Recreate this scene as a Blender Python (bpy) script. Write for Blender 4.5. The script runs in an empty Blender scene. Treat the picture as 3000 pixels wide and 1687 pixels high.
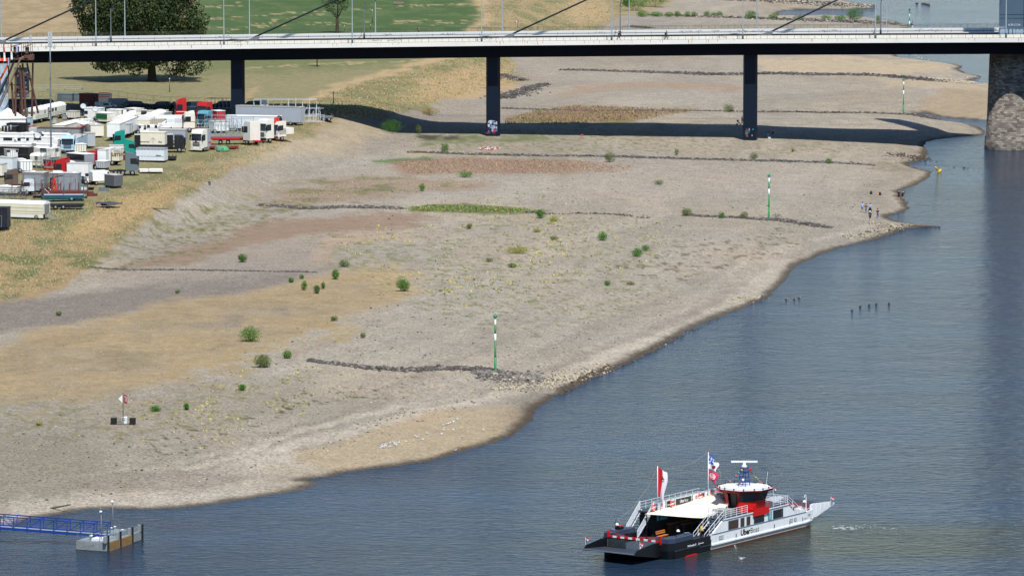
import bpy, bmesh, math, random
import numpy as np
from mathutils import Vector, Matrix
from mathutils.bvhtree import BVHTree

# ---------------------------------------------------------------- camera, light
S = bpy.context.scene
COL = S.collection
F = 15000.0                       # focal length in photo pixels (photo 3000 px wide)
CAMZ = 90.0
TH = math.atan(1690.5 / F)
cam_d = bpy.data.cameras.new('camera'); cam = bpy.data.objects.new('camera', cam_d); COL.objects.link(cam)
cam_d.sensor_width = 36.0; cam_d.lens = 36.0 * F / 3000.0
cam_d.clip_start = 5.0; cam_d.clip_end = 60000.0
cam.location = (0, 0, CAMZ); cam.rotation_euler = (math.pi/2 - TH, 0, 0)
S.camera = cam
SUN_EL = math.radians(60.0); SUN_AZ = math.radians(18.0)      # sun behind the viewer, 18 deg to the right
sun_vec = Vector((math.sin(SUN_AZ)*math.cos(SUN_EL), -math.cos(SUN_AZ)*math.cos(SUN_EL), math.sin(SUN_EL)))
sd = bpy.data.lights.new('sun', 'SUN'); so = bpy.data.objects.new('sun', sd); COL.objects.link(so)
sd.energy = 4.2; sd.angle = math.radians(0.5); sd.color = (1.0, 0.955, 0.89)
so.rotation_euler = sun_vec.to_track_quat('Z', 'Y').to_euler()
W = bpy.data.worlds.new('World'); S.world = W; W.use_nodes = True
nt = W.node_tree; bgn = nt.nodes['Background']
sky = nt.nodes.new('ShaderNodeTexSky'); sky.sky_type = 'NISHITA'; sky.sun_disc = False
sky.sun_elevation = SUN_EL; sky.sun_rotation = math.pi - SUN_AZ
sky.air_density = 0.9; sky.dust_density = 0.05; sky.ozone_density = 5.0
nt.links.new(sky.outputs[0], bgn.inputs[0]); bgn.inputs[1].default_value = 0.10
S.view_settings.view_transform = 'Standard'; S.view_settings.look = 'None'
S.view_settings.exposure = 0.24; S.view_settings.gamma = 1.0
S.cycles.max_bounces = 5; S.cycles.diffuse_bounces = 2; S.cycles.glossy_bounces = 3
S.cycles.transparent_max_bounces = 6; S.cycles.caustics_reflective = False; S.cycles.caustics_refractive = False
random.seed(7); rng = np.random.default_rng(7)

# ---------------------------------------------------------------- helpers
def ray(px, py):
    u = (px-1500.0)/F; v = -(py-843.5)/F
    return Vector((u, math.cos(TH)+v*math.sin(TH), -math.sin(TH)+v*math.cos(TH)))
O = Vector((0, 0, CAMZ))
def atz(px, py, z=0.0):
    d = ray(px, py); t = (z-CAMZ)/d.z
    return O + d*t
def atD(px, py, D):
    d = ray(px, py); return O + d*(D/d.y)
def proj(x, y, z):
    c, s = math.cos(TH), math.sin(TH)
    zz = z - CAMZ; dep = y*c - zz*s; up = y*s + zz*c
    return 1500 + F*x/dep, 843.5 - F*up/dep
def ppm(p):                       # photo pixels per metre at a point
    return F/(p.y*math.cos(TH) - (p.z-CAMZ)*math.sin(TH))
def lin(c):
    return c/12.92 if c <= 0.04045 else ((c+0.055)/1.055)**2.4
def rgb(*a):
    """sRGB 0-255 or hex to linear"""
    if len(a) == 1 and isinstance(a[0], str):
        h = a[0]; a = tuple(int(h[i:i+2], 16) for i in (0, 2, 4))
    return tuple(lin(x/255.0) for x in a)
MATS = {}
def mat(name, col, rough=0.6, metal=0.0, var=0.12, scale=1.2, bump=0.0, spec=0.4, dirt=0.0, dirtcol=(0.12, 0.09, 0.06)):
    if name in MATS: return MATS[name]
    m = bpy.data.materials.new(name); m.use_nodes = True; MATS[name] = m
    n = m.node_tree.nodes; L = m.node_tree.links; b = n['Principled BSDF']
    b.inputs['Roughness'].default_value = rough; b.inputs['Metallic'].default_value = metal
    b.inputs['Specular IOR Level'].default_value = spec
    tc = n.new('ShaderNodeTexCoord'); nz = n.new('ShaderNodeTexNoise'); nz.inputs['Scale'].default_value = scale
    nz.inputs['Detail'].default_value = 5.0; nz.inputs['Roughness'].default_value = 0.65
    L.new(tc.outputs['Object'], nz.inputs['Vector'])
    mr = n.new('ShaderNodeMapRange'); mr.inputs[1].default_value = 0.3; mr.inputs[2].default_value = 0.7
    mr.inputs[3].default_value = 1-var; mr.inputs[4].default_value = 1+var
    L.new(nz.outputs['Fac'], mr.inputs[0])
    mx = n.new('ShaderNodeMix'); mx.data_type = 'RGBA'; mx.blend_type = 'MULTIPLY'; mx.inputs[0].default_value = 1.0
    mx.inputs[6].default_value = (*col, 1); L.new(mr.outputs[0], mx.inputs[7])
    out = mx.outputs[2]
    if dirt > 0:
        n2 = n.new('ShaderNodeTexNoise'); n2.inputs['Scale'].default_value = 0.6; n2.inputs['Detail'].default_value = 7
        mp = n.new('ShaderNodeMapping'); mp.inputs['Scale'].default_value = (3.0, 3.0, 0.5)
        L.new(tc.outputs['Object'], mp.inputs[0]); L.new(mp.outputs[0], n2.inputs['Vector'])
        m2 = n.new('ShaderNodeMapRange'); m2.inputs[1].default_value = 0.5; m2.inputs[2].default_value = 0.75
        m2.inputs[4].default_value = dirt; L.new(n2.outputs['Fac'], m2.inputs[0])
        x2 = n.new('ShaderNodeMix'); x2.data_type = 'RGBA'; L.new(m2.outputs[0], x2.inputs[0])
        L.new(out, x2.inputs[6]); x2.inputs[7].default_value = (*dirtcol, 1); out = x2.outputs[2]
    L.new(out, b.inputs['Base Color'])
    if bump > 0:
        bp = n.new('ShaderNodeBump'); bp.inputs['Strength'].default_value = bump; bp.inputs['Distance'].default_value = 0.1
        L.new(nz.outputs['Fac'], bp.inputs['Height']); L.new(bp.outputs[0], b.inputs['Normal'])
    return m
def tag(o, label=None, cat=None, group=None, kind=None):
    if label: o['label'] = label
    if cat: o['category'] = cat
    if group: o['group'] = group
    if kind: o['kind'] = kind
    return o
def empty(name, loc, rz=0.0, label=None, cat=None, group=None, rot=None):
    o = bpy.data.objects.new(name, None); COL.objects.link(o)
    o.location = loc; o.rotation_euler = rot if rot else (0, 0, rz); o.empty_display_size = 0.5
    return tag(o, label, cat, group)
class MB:
    """collects shapes, then links them as one mesh object"""
    def __init__(s): s.v = []; s.f = []; s.mi = []; s.m = 0; s.sm = []
    def add(s, vs, fs, smooth=False):
        b = len(s.v); s.v += [tuple(v) for v in vs]
        for f in fs: s.f.append(tuple(b+i for i in f)); s.mi.append(s.m); s.sm.append(smooth)
        return s
    def box(s, x0, x1, y0, y1, z0, z1, bev=0.0):
        if bev > 0:
            b = bev
            pts = [(x0+b, y0), (x1-b, y0), (x1, y0+b), (x1, y1-b), (x1-b, y1), (x0+b, y1), (x0, y1-b), (x0, y0+b)]
            ins = [(x0+b*1.5, y0+b*.5), (x1-b*1.5, y0+b*.5), (x1-b*.5, y0+b*1.5), (x1-b*.5, y1-b*1.5), (x1-b*1.5, y1-b*.5), (x0+b*1.5, y1-b*.5), (x0+b*.5, y1-b*1.5), (x0+b*.5, y0+b*1.5)]
            vs = [(p[0], p[1], z0) for p in pts] + [(p[0], p[1], z1-b*.6) for p in pts] + [(p[0], p[1], z1) for p in ins]
            fs = [tuple(range(7, -1, -1)), tuple(range(16, 24))]
            for i in range(8):
                j = (i+1) % 8
                fs += [(i, j, 8+j, 8+i), (8+i, 8+j, 16+j, 16+i)]
            return s.add(vs, fs)
        vs = [(x0,y0,z0),(x1,y0,z0),(x1,y1,z0),(x0,y1,z0),(x0,y0,z1),(x1,y0,z1),(x1,y1,z1),(x0,y1,z1)]
        return s.add(vs, [(0,3,2,1),(4,5,6,7),(0,1,5,4),(1,2,6,5),(2,3,7,6),(3,0,4,7)])
    def cbox(s, c, d): return s.box(c[0]-d[0]/2, c[0]+d[0]/2, c[1]-d[1]/2, c[1]+d[1]/2, c[2]-d[2]/2, c[2]+d[2]/2)
    def bar(s, a, b, r, n=6, r2=None, cap=True):
        a = Vector(a); b = Vector(b); d = b-a
        if d.length < 1e-6: return s
        q = d.to_track_quat('Z', 'Y'); r2 = r if r2 is None else r2
        vs = []; off = math.pi/n
        for p, rr in ((a, r), (b, r2)):
            for i in range(n):
                t = 2*math.pi*i/n+off; vs.append(p + q @ Vector((math.cos(t)*rr, math.sin(t)*rr, 0)))
        fs = [(i, (i+1) % n, n+(i+1) % n, n+i) for i in range(n)]
        if cap: fs += [tuple(range(n-1, -1, -1)), tuple(range(n, 2*n))]
        return s.add(vs, fs, n > 7)
    def path(s, pts, r, n=6):
        for a, b in zip(pts[:-1], pts[1:]): s.bar(a, b, r, n)
        return s
    def prism(s, poly, y0, y1, ax='y'):
        """poly in (x,z) extruded along y (ax='y'), in (x,y) extruded along z, or in (y,z) extruded along x"""
        n = len(poly)
        def P(p, t): return (p[0], t, p[1]) if ax == 'y' else ((p[0], p[1], t) if ax == 'z' else (t, p[0], p[1]))
        vs = [P(p, y0) for p in poly] + [P(p, y1) for p in poly]
        fs = [(i, (i+1) % n, n+(i+1) % n, n+i) for i in range(n)] + [tuple(range(n-1, -1, -1)), tuple(range(n, 2*n))]
        return s.add(vs, fs)
    def lathe(s, prof, c=(0, 0, 0), n=12, ax='z', smooth=True):
        vs = []; k = len(prof)
        for r, z in prof:
            for i in range(n):
                t = 2*math.pi*i/n; x, y = r*math.cos(t), r*math.sin(t)
                p = (x, y, z) if ax == 'z' else ((x, z, y) if ax == 'y' else (z, x, y))
                vs.append((p[0]+c[0], p[1]+c[1], p[2]+c[2]))
        fs = [(j*n+i, j*n+(i+1) % n, (j+1)*n+(i+1) % n, (j+1)*n+i) for j in range(k-1) for i in range(n)]
        fs += [tuple(range(n-1, -1, -1)), tuple((k-1)*n+i for i in range(n))]
        return s.add(vs, fs, smooth)
    def ball(s, c, r, sx=1, sy=1, sz=1, n=8, k=5):
        prof = [(math.sin(math.pi*(i+.35)/(k+.7))*r, -math.cos(math.pi*(i+.35)/(k+.7))*r) for i in range(k+1)]
        b = len(s.v); s.lathe(prof, (0, 0, 0), n)
        for i in range(b, len(s.v)):
            v = s.v[i]; s.v[i] = (v[0]*sx+c[0], v[1]*sy+c[1], v[2]*sz+c[2])
        return s
    def quad(s, *p): return s.add(p, [tuple(range(len(p)))])
    def xf(s, M, start=0):
        for i in range(start, len(s.v)): s.v[i] = tuple(M @ Vector(s.v[i]))
        return s
    def build(s, name, mats, parent=None, loc=None, rz=0.0, fix=True):
        if not isinstance(mats, (list, tuple)): mats = [mats]
        me = bpy.data.meshes.new(name); me.from_pydata(s.v, [], s.f)
        for m in mats: me.materials.append(m)
        me.polygons.foreach_set('material_index', s.mi); me.polygons.foreach_set('use_smooth', s.sm)
        if fix:
            bm = bmesh.new(); bm.from_mesh(me); bmesh.ops.recalc_face_normals(bm, faces=bm.faces); bm.to_mesh(me); bm.free()
        me.update()
        o = bpy.data.objects.new(name, me); COL.objects.link(o)
        if parent: o.parent = parent
        if loc is not None: o.location = loc
        if rz: o.rotation_euler = (0, 0, rz)
        return o
def kids(o, _m={}):
    return [c for c in bpy.data.objects if c.parent == o]
def copy_tree(o, parent=None, ch=None):
    c = o.copy(); COL.objects.link(c)
    if parent: c.parent = parent
    for k in (kids(o)): copy_tree(k, c)
    return c
def text_mesh(name, body, size, m, parent, M, bold=0.0, ext=0.01, align='LEFT', squeeze=1.0):
    cu = bpy.data.curves.new(name, 'FONT'); cu.body = body; cu.size = size; cu.extrude = ext; cu.offset = bold*size
    cu.align_x = align; cu.resolution_u = 2
    t = bpy.data.objects.new(name, cu); COL.objects.link(t)
    dg = bpy.context.evaluated_depsgraph_get(); dg.update()
    me = bpy.data.meshes.new_from_object(t.evaluated_get(dg)); me.name = name
    bpy.data.objects.remove(t); bpy.data.curves.remove(cu)
    me.materials.clear(); me.materials.append(m)
    me.transform(Matrix.Diagonal((squeeze, 1, 1, 1)))
    o = bpy.data.objects.new(name, me); COL.objects.link(o)
    if parent: o.parent = parent
    o.matrix_local = M
    return o
def face_y(x, y, z, rz=0.0):      # text lying in the XZ plane, read from -y
    return Matrix.Translation((x, y, z)) @ Matrix.Rotation(rz, 4, 'Z') @ Matrix.Rotation(math.pi/2, 4, 'X')

# vectorised noise
_perm = rng.random((256, 256))
def vnoise(x, y):
    xi = np.floor(x).astype(int); yi = np.floor(y).astype(int); fx = x-xi; fy = y-yi
    fx = fx*fx*(3-2*fx); fy = fy*fy*(3-2*fy)
    g = lambda a, b: _perm[a & 255, b & 255]
    return (g(xi, yi)*(1-fx)+g(xi+1, yi)*fx)*(1-fy)+(g(xi, yi+1)*(1-fx)+g(xi+1, yi+1)*fx)*fy
def fbm(x, y, o=4):
    t = 0; a = 0.5; tot = 0
    for i in range(o):
        t = t+a*vnoise(x*2**i+17.3*i, y*2**i+5.1*i); tot += a; a *= 0.55
    return t/tot
def sstep(a, b, x):
    t = np.clip((x-a)/(b-a), 0, 1); return t*t*(3-2*t)
def sdist(P, poly, closed=True):
    """signed distance (inside > 0) of points P (n,2) to polygon"""
    d2 = np.full(len(P), 1e18); inside = np.zeros(len(P), bool)
    poly = np.asarray(poly, float); n = len(poly)
    for i in range(n if closed else n-1):
        a = poly[i]; b = poly[(i+1) % n]; ab = b-a; ap = P-a
        t = np.clip((ap@ab)/max(ab@ab, 1e-12), 0, 1)
        q = ap-t[:, None]*ab; d2 = np.minimum(d2, (q*q).sum(1))
        if closed and a[1] != b[1]:
            c = (a[1] > P[:, 1]) != (b[1] > P[:, 1])
            xi = (b[0]-a[0])*(P[:, 1]-a[1])/(b[1]-a[1])+a[0]
            inside ^= c & (P[:, 0] < xi)
    d = np.sqrt(d2)
    return np.where(inside, d, -d) if closed else d
# ---------------------------------------------------------------- terrain
SHORE = [(-700,1640),(-200,1580),(0,1551),(56,1534),(90,1520),(154,1510),(196,1504),(233,1494),(273,1490),(310,1488),(427,1492),(543,1486),(621,1478),
(738,1459),(835,1445),(885,1434),(914,1424),(932,1414),(915,1409),(890,1407),(897,1404),(975,1395),(1017,1385),(1149,1366),(1246,1352),(1305,1341),(1343,1325),
(1421,1304),(1499,1276),(1538,1249),(1562,1218),(1580,1187),(1623,1164),(1693,1129),(1732,1106),(1800,1077),(1855,1054),(1910,1028),
(1980,988),(2055,947),(2110,927),(2173,904),(2235,877),(2272,851),(2297,829),(2312,804),(2328,781),(2374,761),(2437,735),(2483,720),(2545,707),
(2600,691),(2624,680),(2652,671),(2686,667),(2756,664),(2757,662),(2691,658),(2633,650),(2605,639),(2605,630),(2633,624),(2668,613),(2658,597),
(2647,578),(2635,559),(2668,548),(2710,531),(2724,517),(2733,503),(2680,492),(2655,480),(2700,470),(2712,461),(2717,443),(2712,430),(2710,417),
(2749,408),(2819,401),(2880,395),(2889,388),(2869,372),(2830,361),(2791,356),(2733,347),(2713,341),(2697,335),(2690,332),(2709,330),(2733,337),
(2748,341),(2791,346),(2849,350),(2896,353),(3000,356),(3120,350),(3150,300),(3080,255),(2990,249),(2901,246),(2857,243),(2838,237),(2860,231),(2880,226),
(2873,223),(2843,218),(2819,211),(2810,203),(2822,194),(2784,186),(2721,178),(2656,171),(2633,167),(2600,150),(2590,120),(2640,92),(2672,80),(2663,75),
(2610,60),(2568,55),(2530,50),(2470,48),(2400,45),(2340,49),(2289,46),(2278,37),(2312,30),(2400,28),(2480,27),(2563,26),(2568,17),(2533,15),(2505,8),
(2470,0),(2440,-14),(2480,-40),(2560,-70),(2600,-140),(2500,-300)]
shore_w = [tuple(atz(x, y, 0.0))[:2] for x, y in SHORE]
shore_poly = shore_w + [(300, 4200), (-6000, 4200), (-6000, 250), (-600, 250)]
# foot of the embankment and its upper edge
TOE = [(-700,1000),(0,930),(150,900),(270,858),(360,810),(460,740),(600,655),(700,600),(800,548),(940,488),(1090,428),(1240,380),(1350,338),(1400,308),
(1430,262),(1500,200),(1560,120),(1700,70),(1790,20),(1830,-80),(1880,-300)]
TOP = [(-700,700),(0,672),(240,640),(420,590),(590,512),(720,450),(850,388),(930,345),(1030,308),(1150,268),(1300,215),(1400,165),(1440,100),(1450,40),
(1480,-20),(1520,-100),(1600,-300)]
toe_w = [tuple(atz(x, y, 2.0))[:2] for x, y in TOE]; top_w = [tuple(atz(x, y, 5.6))[:2] for x, y in TOP]
toe_poly = toe_w + [(0, 5000), (-7000, 5000), (-7000, 600)]
top_poly = top_w + [(-60, 5000), (-7000, 5000), (-7000, 700)]

def height(X, Y):
    P = np.stack([X, Y], 1)
    d = sdist(P, shore_poly)
    d = d + (fbm(X*0.35, Y*0.35, 3)-0.5)*1.3 + (fbm(X*1.6+9, Y*1.6, 2)-0.5)*0.5
    z = np.where(d > 0, 2.05*(1-np.exp(-np.clip(d, 0, None)/24.0)) + 0.012*np.clip(d, 0, 8), -0.16*np.clip(-d, 0, 16))
    dt = sdist(P, toe_poly); dp = sdist(P, top_poly)
    t = np.clip(dt, 0, None); u = np.clip(-dp, 0, None)
    r = np.where(dp > 0, 1.0, np.where(dt > 0, t/np.maximum(t+u, 1e-6), 0.0))
    z = z + 3.55*(r*r*(3-2*r))*np.clip(d/10, 0, 1)
    lump = (fbm(X*0.045+3, Y*0.02+1, 3)-0.5)
    z = z + np.where(d > 3, lump*0.7*np.clip((d-3)/15, 0, 1), 0)
    z = z + np.where(d > 0.5, (fbm(X*0.5, Y*0.25, 3)-0.5)*(0.10+0.10*((r > 0.02) & (r < 0.98))), 0)
    return z, d, r

PY = np.concatenate([np.array([-790., -700, -560, -440, -340, -260, -200]), np.arange(-160, 1800, 3.0), np.array([1900., 2200, 3000, 5000])])
PX = np.concatenate([np.array([-60000., -20000, -8000, -4000, -2200, -1200, -800]), np.arange(-600, 3601, 7.0), np.array([3800., 4400, 6000, 10000, 24000, 60000])])
nj, ni = len(PY), len(PX)
vv = -(PY-843.5)/F
dy = math.cos(TH)+vv*math.sin(TH); dz = -math.sin(TH)+vv*math.cos(TH)
Dr = -CAMZ/dz*dy
Xg = ((PX-1500)/F)[None, :]*(Dr/ dy)[:, None]; Yg = np.repeat(Dr[:, None], ni, 1)
Xf = Xg.ravel(); Yf = Yg.ravel()
Zf, SD, RR = height(Xf, Yf)
# image position of each ground vertex, used only to lay the traced patches out in the world
c_, s_ = math.cos(TH), math.sin(TH)
dep = Yf*c_-(Zf-CAMZ)*s_; upv = Yf*s_+(Zf-CAMZ)*c_
QX = 1500+F*Xf/dep; QY = 843.5-F*upv/dep
QX = QX+(fbm(Xf*0.12, Yf*0.08, 4)-0.5)*70+(fbm(Xf*0.6, Yf*0.35, 3)-.5)*26
QY = QY+(fbm(Xf*0.10+50, Yf*0.08, 4)-0.5)*24+(fbm(Xf*0.6+30, Yf*0.4, 3)-.5)*9
KALB = 1.40
def A(r, g, b):
    m = (r+g+b)/3; t = np.array((m*1.055, m*1.0, m*.90)); c = np.array((r, g, b))*0.78+t*0.22
    return np.array(rgb(*c))/KALB
COLR = np.tile(A(179, 168, 150), (len(Xf), 1)); GRAV = np.ones(len(Xf))
n1 = fbm(Xf*0.03, Yf*0.02, 4); n2 = fbm(Xf*0.25+7, Yf*0.12+3, 4); n3 = fbm(Xf*1.1, Yf*0.6, 3)
COLR *= (0.84+0.26*n1+0.10*(fbm(Xf*0.02+Yf*0.012, Yf*0.05-Xf*.03, 4)-.5)+.12*(n2-.5))[:, None]
warmv = fbm(Xf*0.05+31, Yf*0.03+8, 4)[:, None]-.5; COLR *= 1+warmv*np.array([.10, .0, -.16])
rd = fbm(SD*0.42+1.6*n2+.02*Xf, Xf*0.012+Yf*0.006+2, 3); rd2 = fbm(SD*0.14+9, Yf*0.01, 3); near = np.exp(-np.clip(SD, 0, 200)/45.0)
COLR *= (1+(.62*(rd-.5)*near+.30*(rd2-.5)))[:, None]
def patch(poly, col, fe=20, st=1.0, noise=None, thr=0.5, grav=0.0, sharp=0.12, inv=False):
    xs = [p[0] for p in poly]; ys = [p[1] for p in poly]; m = fe*3
    sel = np.where((QX > min(xs)-m) & (QX < max(xs)+m) & (QY > min(ys)-m/3) & (QY < max(ys)+m/3))[0]
    if not len(sel): return
    d = sdist(np.stack([QX[sel], QY[sel]*3], 1), [(p[0], p[1]*3) for p in poly])
    d = d+((n2[sel]-.5)*2.6+(n3[sel]-.5)*1.6)*fe
    w = sstep(-fe*1.2, fe*1.2, d)*st
    if noise is not None: w = w*sstep(thr-sharp, thr+sharp, noise[sel])
    COLR[sel] = COLR[sel]*(1-w[:, None])+A(*col)*w[:, None]
    GRAV[sel] = GRAV[sel]*(1-w)+grav*w
def line(pts, col, wd=10, st=1.0, grav=0.3):
    m = wd*2; xs = [p[0] for p in pts]; ys = [p[1] for p in pts]
    sel = np.where((QX > min(xs)-m) & (QX < max(xs)+m) & (QY > min(ys)-m) & (QY < max(ys)+m))[0]
    d = sdist(np.stack([QX[sel], QY[sel]*2.5], 1), [(p[0], p[1]*2.5) for p in pts], False)
    w = (1-sstep(wd*.3, wd*1.4, d))*st*(np.clip(.45+1.1*n2[sel], 0, 1) if grav == 1 else 1)
    COLR[sel] = COLR[sel]*(1-w[:, None])+A(*col)*w[:, None]; GRAV[sel] = GRAV[sel]*(1-w)+grav*w
BIG = [(-3000,-900),(1380,-900),(1440,-20),(1440,60),(1400,100),(1390,160),(1240,190),(1080,235),(905,310),(820,370),(650,450),(420,560),(240,600),(0,620),(-3000,700)]
patch(BIG, (156,150,104), 14)                                             # dry meadow and yard
patch([(-3000,-900),(590,-900),(600,115),(-3000,140)], (176,153,112), 12)
patch([(-3000,-900),(600,-900),(600,100),(-3000,100)], (198,172,128), 20, 0.8, n2, 0.55)
patch([(575,-900),(1400,-900),(1420,20),(1390,70),(1380,110),(1250,165),(700,188),(560,150)], (84,116,62), 25)
patch([(575,-900),(1400,-900),(1420,20),(1390,70),(1380,110),(1250,165),(700,188),(560,150)], (110,132,78), 25, 0.7, n2, 0.56)
patch([(560,150),(1300,160),(1180,190),(900,215),(560,225)], (128,136,84), 30, 0.9)
patch([(560,215),(1100,200),(900,290),(560,300)], (162,152,108), 30, 0.7, n2, 0.5)
for pts, w in (([(560,80),(800,76),(1040,67),(1370,66)], 2.6), ([(750,45),(960,32),(1380,12)], 2.4), ([(600,110),(750,72),(960,38)], 2.2),
               ([(700,203),(750,197),(950,186),(1250,174)], 4), ([(560,24),(700,14)], 3), ([(600,60),(760,46)], 2)):
    line(pts, (196,170,122), w, 0.85)
line([(1390,-40),(1400,0),(1432,30),(1428,50),(1400,85),(1375,120),(1310,160),(1240,188),(1100,226),(1000,258),(905,300)], (208,176,128), 26, 0.95, 0.4)
line([(1350,165),(1240,196),(1180,215)], (208,176,128), 16, 0.8, .4)
line([(600,305),(700,285),(760,262)], (200,172,125), 14, 0.6, .4)
SCR = [(880,315),(1000,262),(1100,232),(1240,194),(1330,172),(1430,168),(1500,168),(1520,240),(1430,262),(1300,290),(1250,318),(1120,345),(980,345)]
patch(SCR, (172,155,106), 16)
patch(SCR, (136,138,94), 20, 0.9, n2, 0.52)
patch([(1230,230),(1430,190),(1500,190),(1500,270),(1300,292),(1200,300)], (206,172,124), 24, 0.85)
UPR = [(1440,-900),(2300,-900),(2000,-60),(1960,15),(1820,50),(1760,75),(1700,100),(1400,110),(1430,50)]
patch(UPR, (184,160,114), 18)
patch(UPR, (140,140,94), 22, 0.85, n2, 0.55)
patch([(1640,20),(1700,-10),(1800,20),(1760,60),(1690,75)], (210,176,128), 20, 0.7)
# embankment below the yard
BANK = [(-400,600),(0,600),(240,590),(400,540),(560,468),(700,425),(860,345),(980,325),(1010,345),(900,400),(760,455),(640,520),(560,560),(430,650),(330,730),(250,800),(200,850),(60,880),(-400,960)]
patch(BANK, (180,152,108), 14)
patch(BANK, (138,136,92), 16, 0.9, n2, 0.52)
patch(BANK, (124,128,78), 16, 0.8, n3*0.5+n2*0.5, 0.60)
patch([(-200,620),(160,640),(260,590),(420,520),(560,455),(700,415),(880,345),(1000,330),(900,372),(700,445),(560,490),(420,590),(300,625),(200,690),(-200,700)], (140,137,90), 16, 0.8, n2, 0.42)
patch([(-300,770),(120,750),(280,770),(230,830),(120,865),(-300,880)], (118,124,72), 20, 0.85, n2, 0.52)
patch([(300,600),(520,540),(450,620),(330,680),(200,700)], (206,168,114), 26, 0.8)
patch([(620,482),(850,400),(1080,395),(1050,420),(1000,452),(850,455),(700,478)], (198,178,144), 40, 0.7, grav=.5)
patch([(880,350),(1010,345),(1150,370),(1100,400),(950,395)], (196,174,136), 30, 0.5, grav=.5)
patch([(280,760),(560,620),(760,560),(860,540),(700,640),(560,700),(380,790)], (156,150,108), 30, 0.8, n3*0.4+n2*.6, 0.53, grav=.6)
# gravel tones, with shade painted in at the lower left
patch([(-400,905),(250,862),(500,820),(800,800),(1000,780),(700,862),(420,900),(180,955),(-400,1010)], (142,132,122), 26, 0.9, grav=1)
patch([(400,700),(1000,700),(900,800),(300,850)], (164,152,140), 40, 0.6, grav=1)
patch([(-400,1010),(0,1010),(90,975),(240,935),(420,905),(700,862),(960,800),(1110,788),(1190,800),(1235,848),(1160,888),(1010,930),(850,985),(750,1022),(640,1060),(520,1110),(380,1150),(250,1180),(-400,1180)], (186,160,116), 34, 0.9)
patch([(0,1000),(500,920),(1150,800),(1200,850),(800,990),(400,1100),(0,1150)], (172,156,130), 50, 0.75, fbm(Xf*.06, Yf*.16+9, 4), 0.52, grav=.6)
patch([(500,900),(900,850),(1200,830),(900,960),(600,1000),(300,1080),(-100,1120),(-100,1050)], (168,148,112), 40, 0.7, n2, 0.5)
patch([(250,1040),(700,1000),(500,1060),(250,1090)], (160,145,112), 24, 0.8, n2, 0.48)
patch([(560,920),(900,900),(820,960),(560,960)], (152,140,124), 22, 0.7, n2, 0.5, grav=.7)
patch([(1050,740),(1190,770),(1250,860),(1150,880),(1060,800)], (210,184,132), 30, 0.5, n3, 0.45)
patch([(400,1130),(760,1010),(1000,930),(1100,950),(800,1080),(500,1180),(100,1230),(-100,1200)], (186,160,108), 26, 0.85, n2*0.5+n3*0.5, 0.56)
patch([(1175,470),(1300,461),(1700,470),(1860,488),(1810,505),(1500,510),(1190,512),(1140,500)], (168,136,112), 22, 0.85, grav=.4)
patch([(1100,468),(1230,458),(1290,466),(1200,476),(1110,480)], (96,136,70), 10, 0.85, grav=0)
patch([(820,565),(1000,522),(1200,515),(1460,530),(1400,552),(1150,580),(900,598),(730,612)], (170,146,124), 28, 0.8, grav=.5)
patch([(820,565),(1000,522),(1400,530),(1150,580),(760,612)], (126,130,82), 22, 0.8, n2, 0.60)
patch([(1150,625),(900,640),(760,648),(640,700),(400,760),(330,790),(600,760),(900,690),(1200,665),(1260,640)], (164,136,112), 26, 0.9, grav=.4)
patch([(1200,606),(1350,602),(1560,616),(1600,624),(1400,626),(1200,622)], (112,120,64), 8, 0.8)
patch([(900,760),(950,705),(1050,680),(1300,690),(1100,705),(980,730),(940,780)], (198,166,138), 26, 0.7, grav=.4)
patch([(935,770),(960,730),(1100,700),(1230,715),(1200,770),(1010,790)], (140,140,96), 26, 0.6, n3, 0.5, grav=.7)
patch([(1640,285),(1680,262),(1780,238),(1950,240),(2200,258),(2160,266),(1950,262),(1800,262)], (182,150,124), 20, 0.75, grav=.4)
patch([(1480,345),(1560,325),(1680,309),(1880,314),(2060,322),(1900,335),(1870,358),(1650,364),(1480,362)], (162,130,96), 12, 0.95, grav=.2)
patch([(1480,352),(1900,350),(2000,372),(1480,372)], (120,126,76), 12, 0.6, n2, 0.5)
patch([(1240,395),(1560,392),(1620,412),(1250,420)], (118,134,76), 14, 0.85, n2, 0.45, grav=.3)
patch([(1235,395),(1330,398),(1370,410),(1240,408)], (86,80,76), 8, 0.9, grav=1)
patch([(1180,440),(1260,446),(1520,450),(1450,456),(1190,450)], (206,182,134), 8, 0.6)
patch([(1060,320),(1500,345),(1500,385),(1100,360)], (150,140,130), 24, 0.5, grav=1)
patch([(2200,172),(2450,168),(2750,182),(2800,205),(2600,220),(2250,216)], (206,184,150), 20, 0.9, grav=.5)
patch([(2690,322),(2760,262),(2920,252),(3100,255),(3100,352),(2850,348),(2740,336)], (184,162,130), 14, 0.9, grav=.6)
patch([(2550,225),(2900,245),(2900,262),(2600,255)], (206,184,148), 14, 0.6, grav=.6)
patch([(1000,1300),(1150,1225),(1330,1190),(1480,1192),(1530,1212),(1505,1262),(1400,1306),(1250,1340),(1000,1372),(880,1352),(870,1330)], (190,170,136), 20, 0.9, grav=.7)
patch([(1140,1230),(1330,1195),(1300,1230),(1100,1270)], (200,172,136), 24, 0.5, grav=.6)
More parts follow.
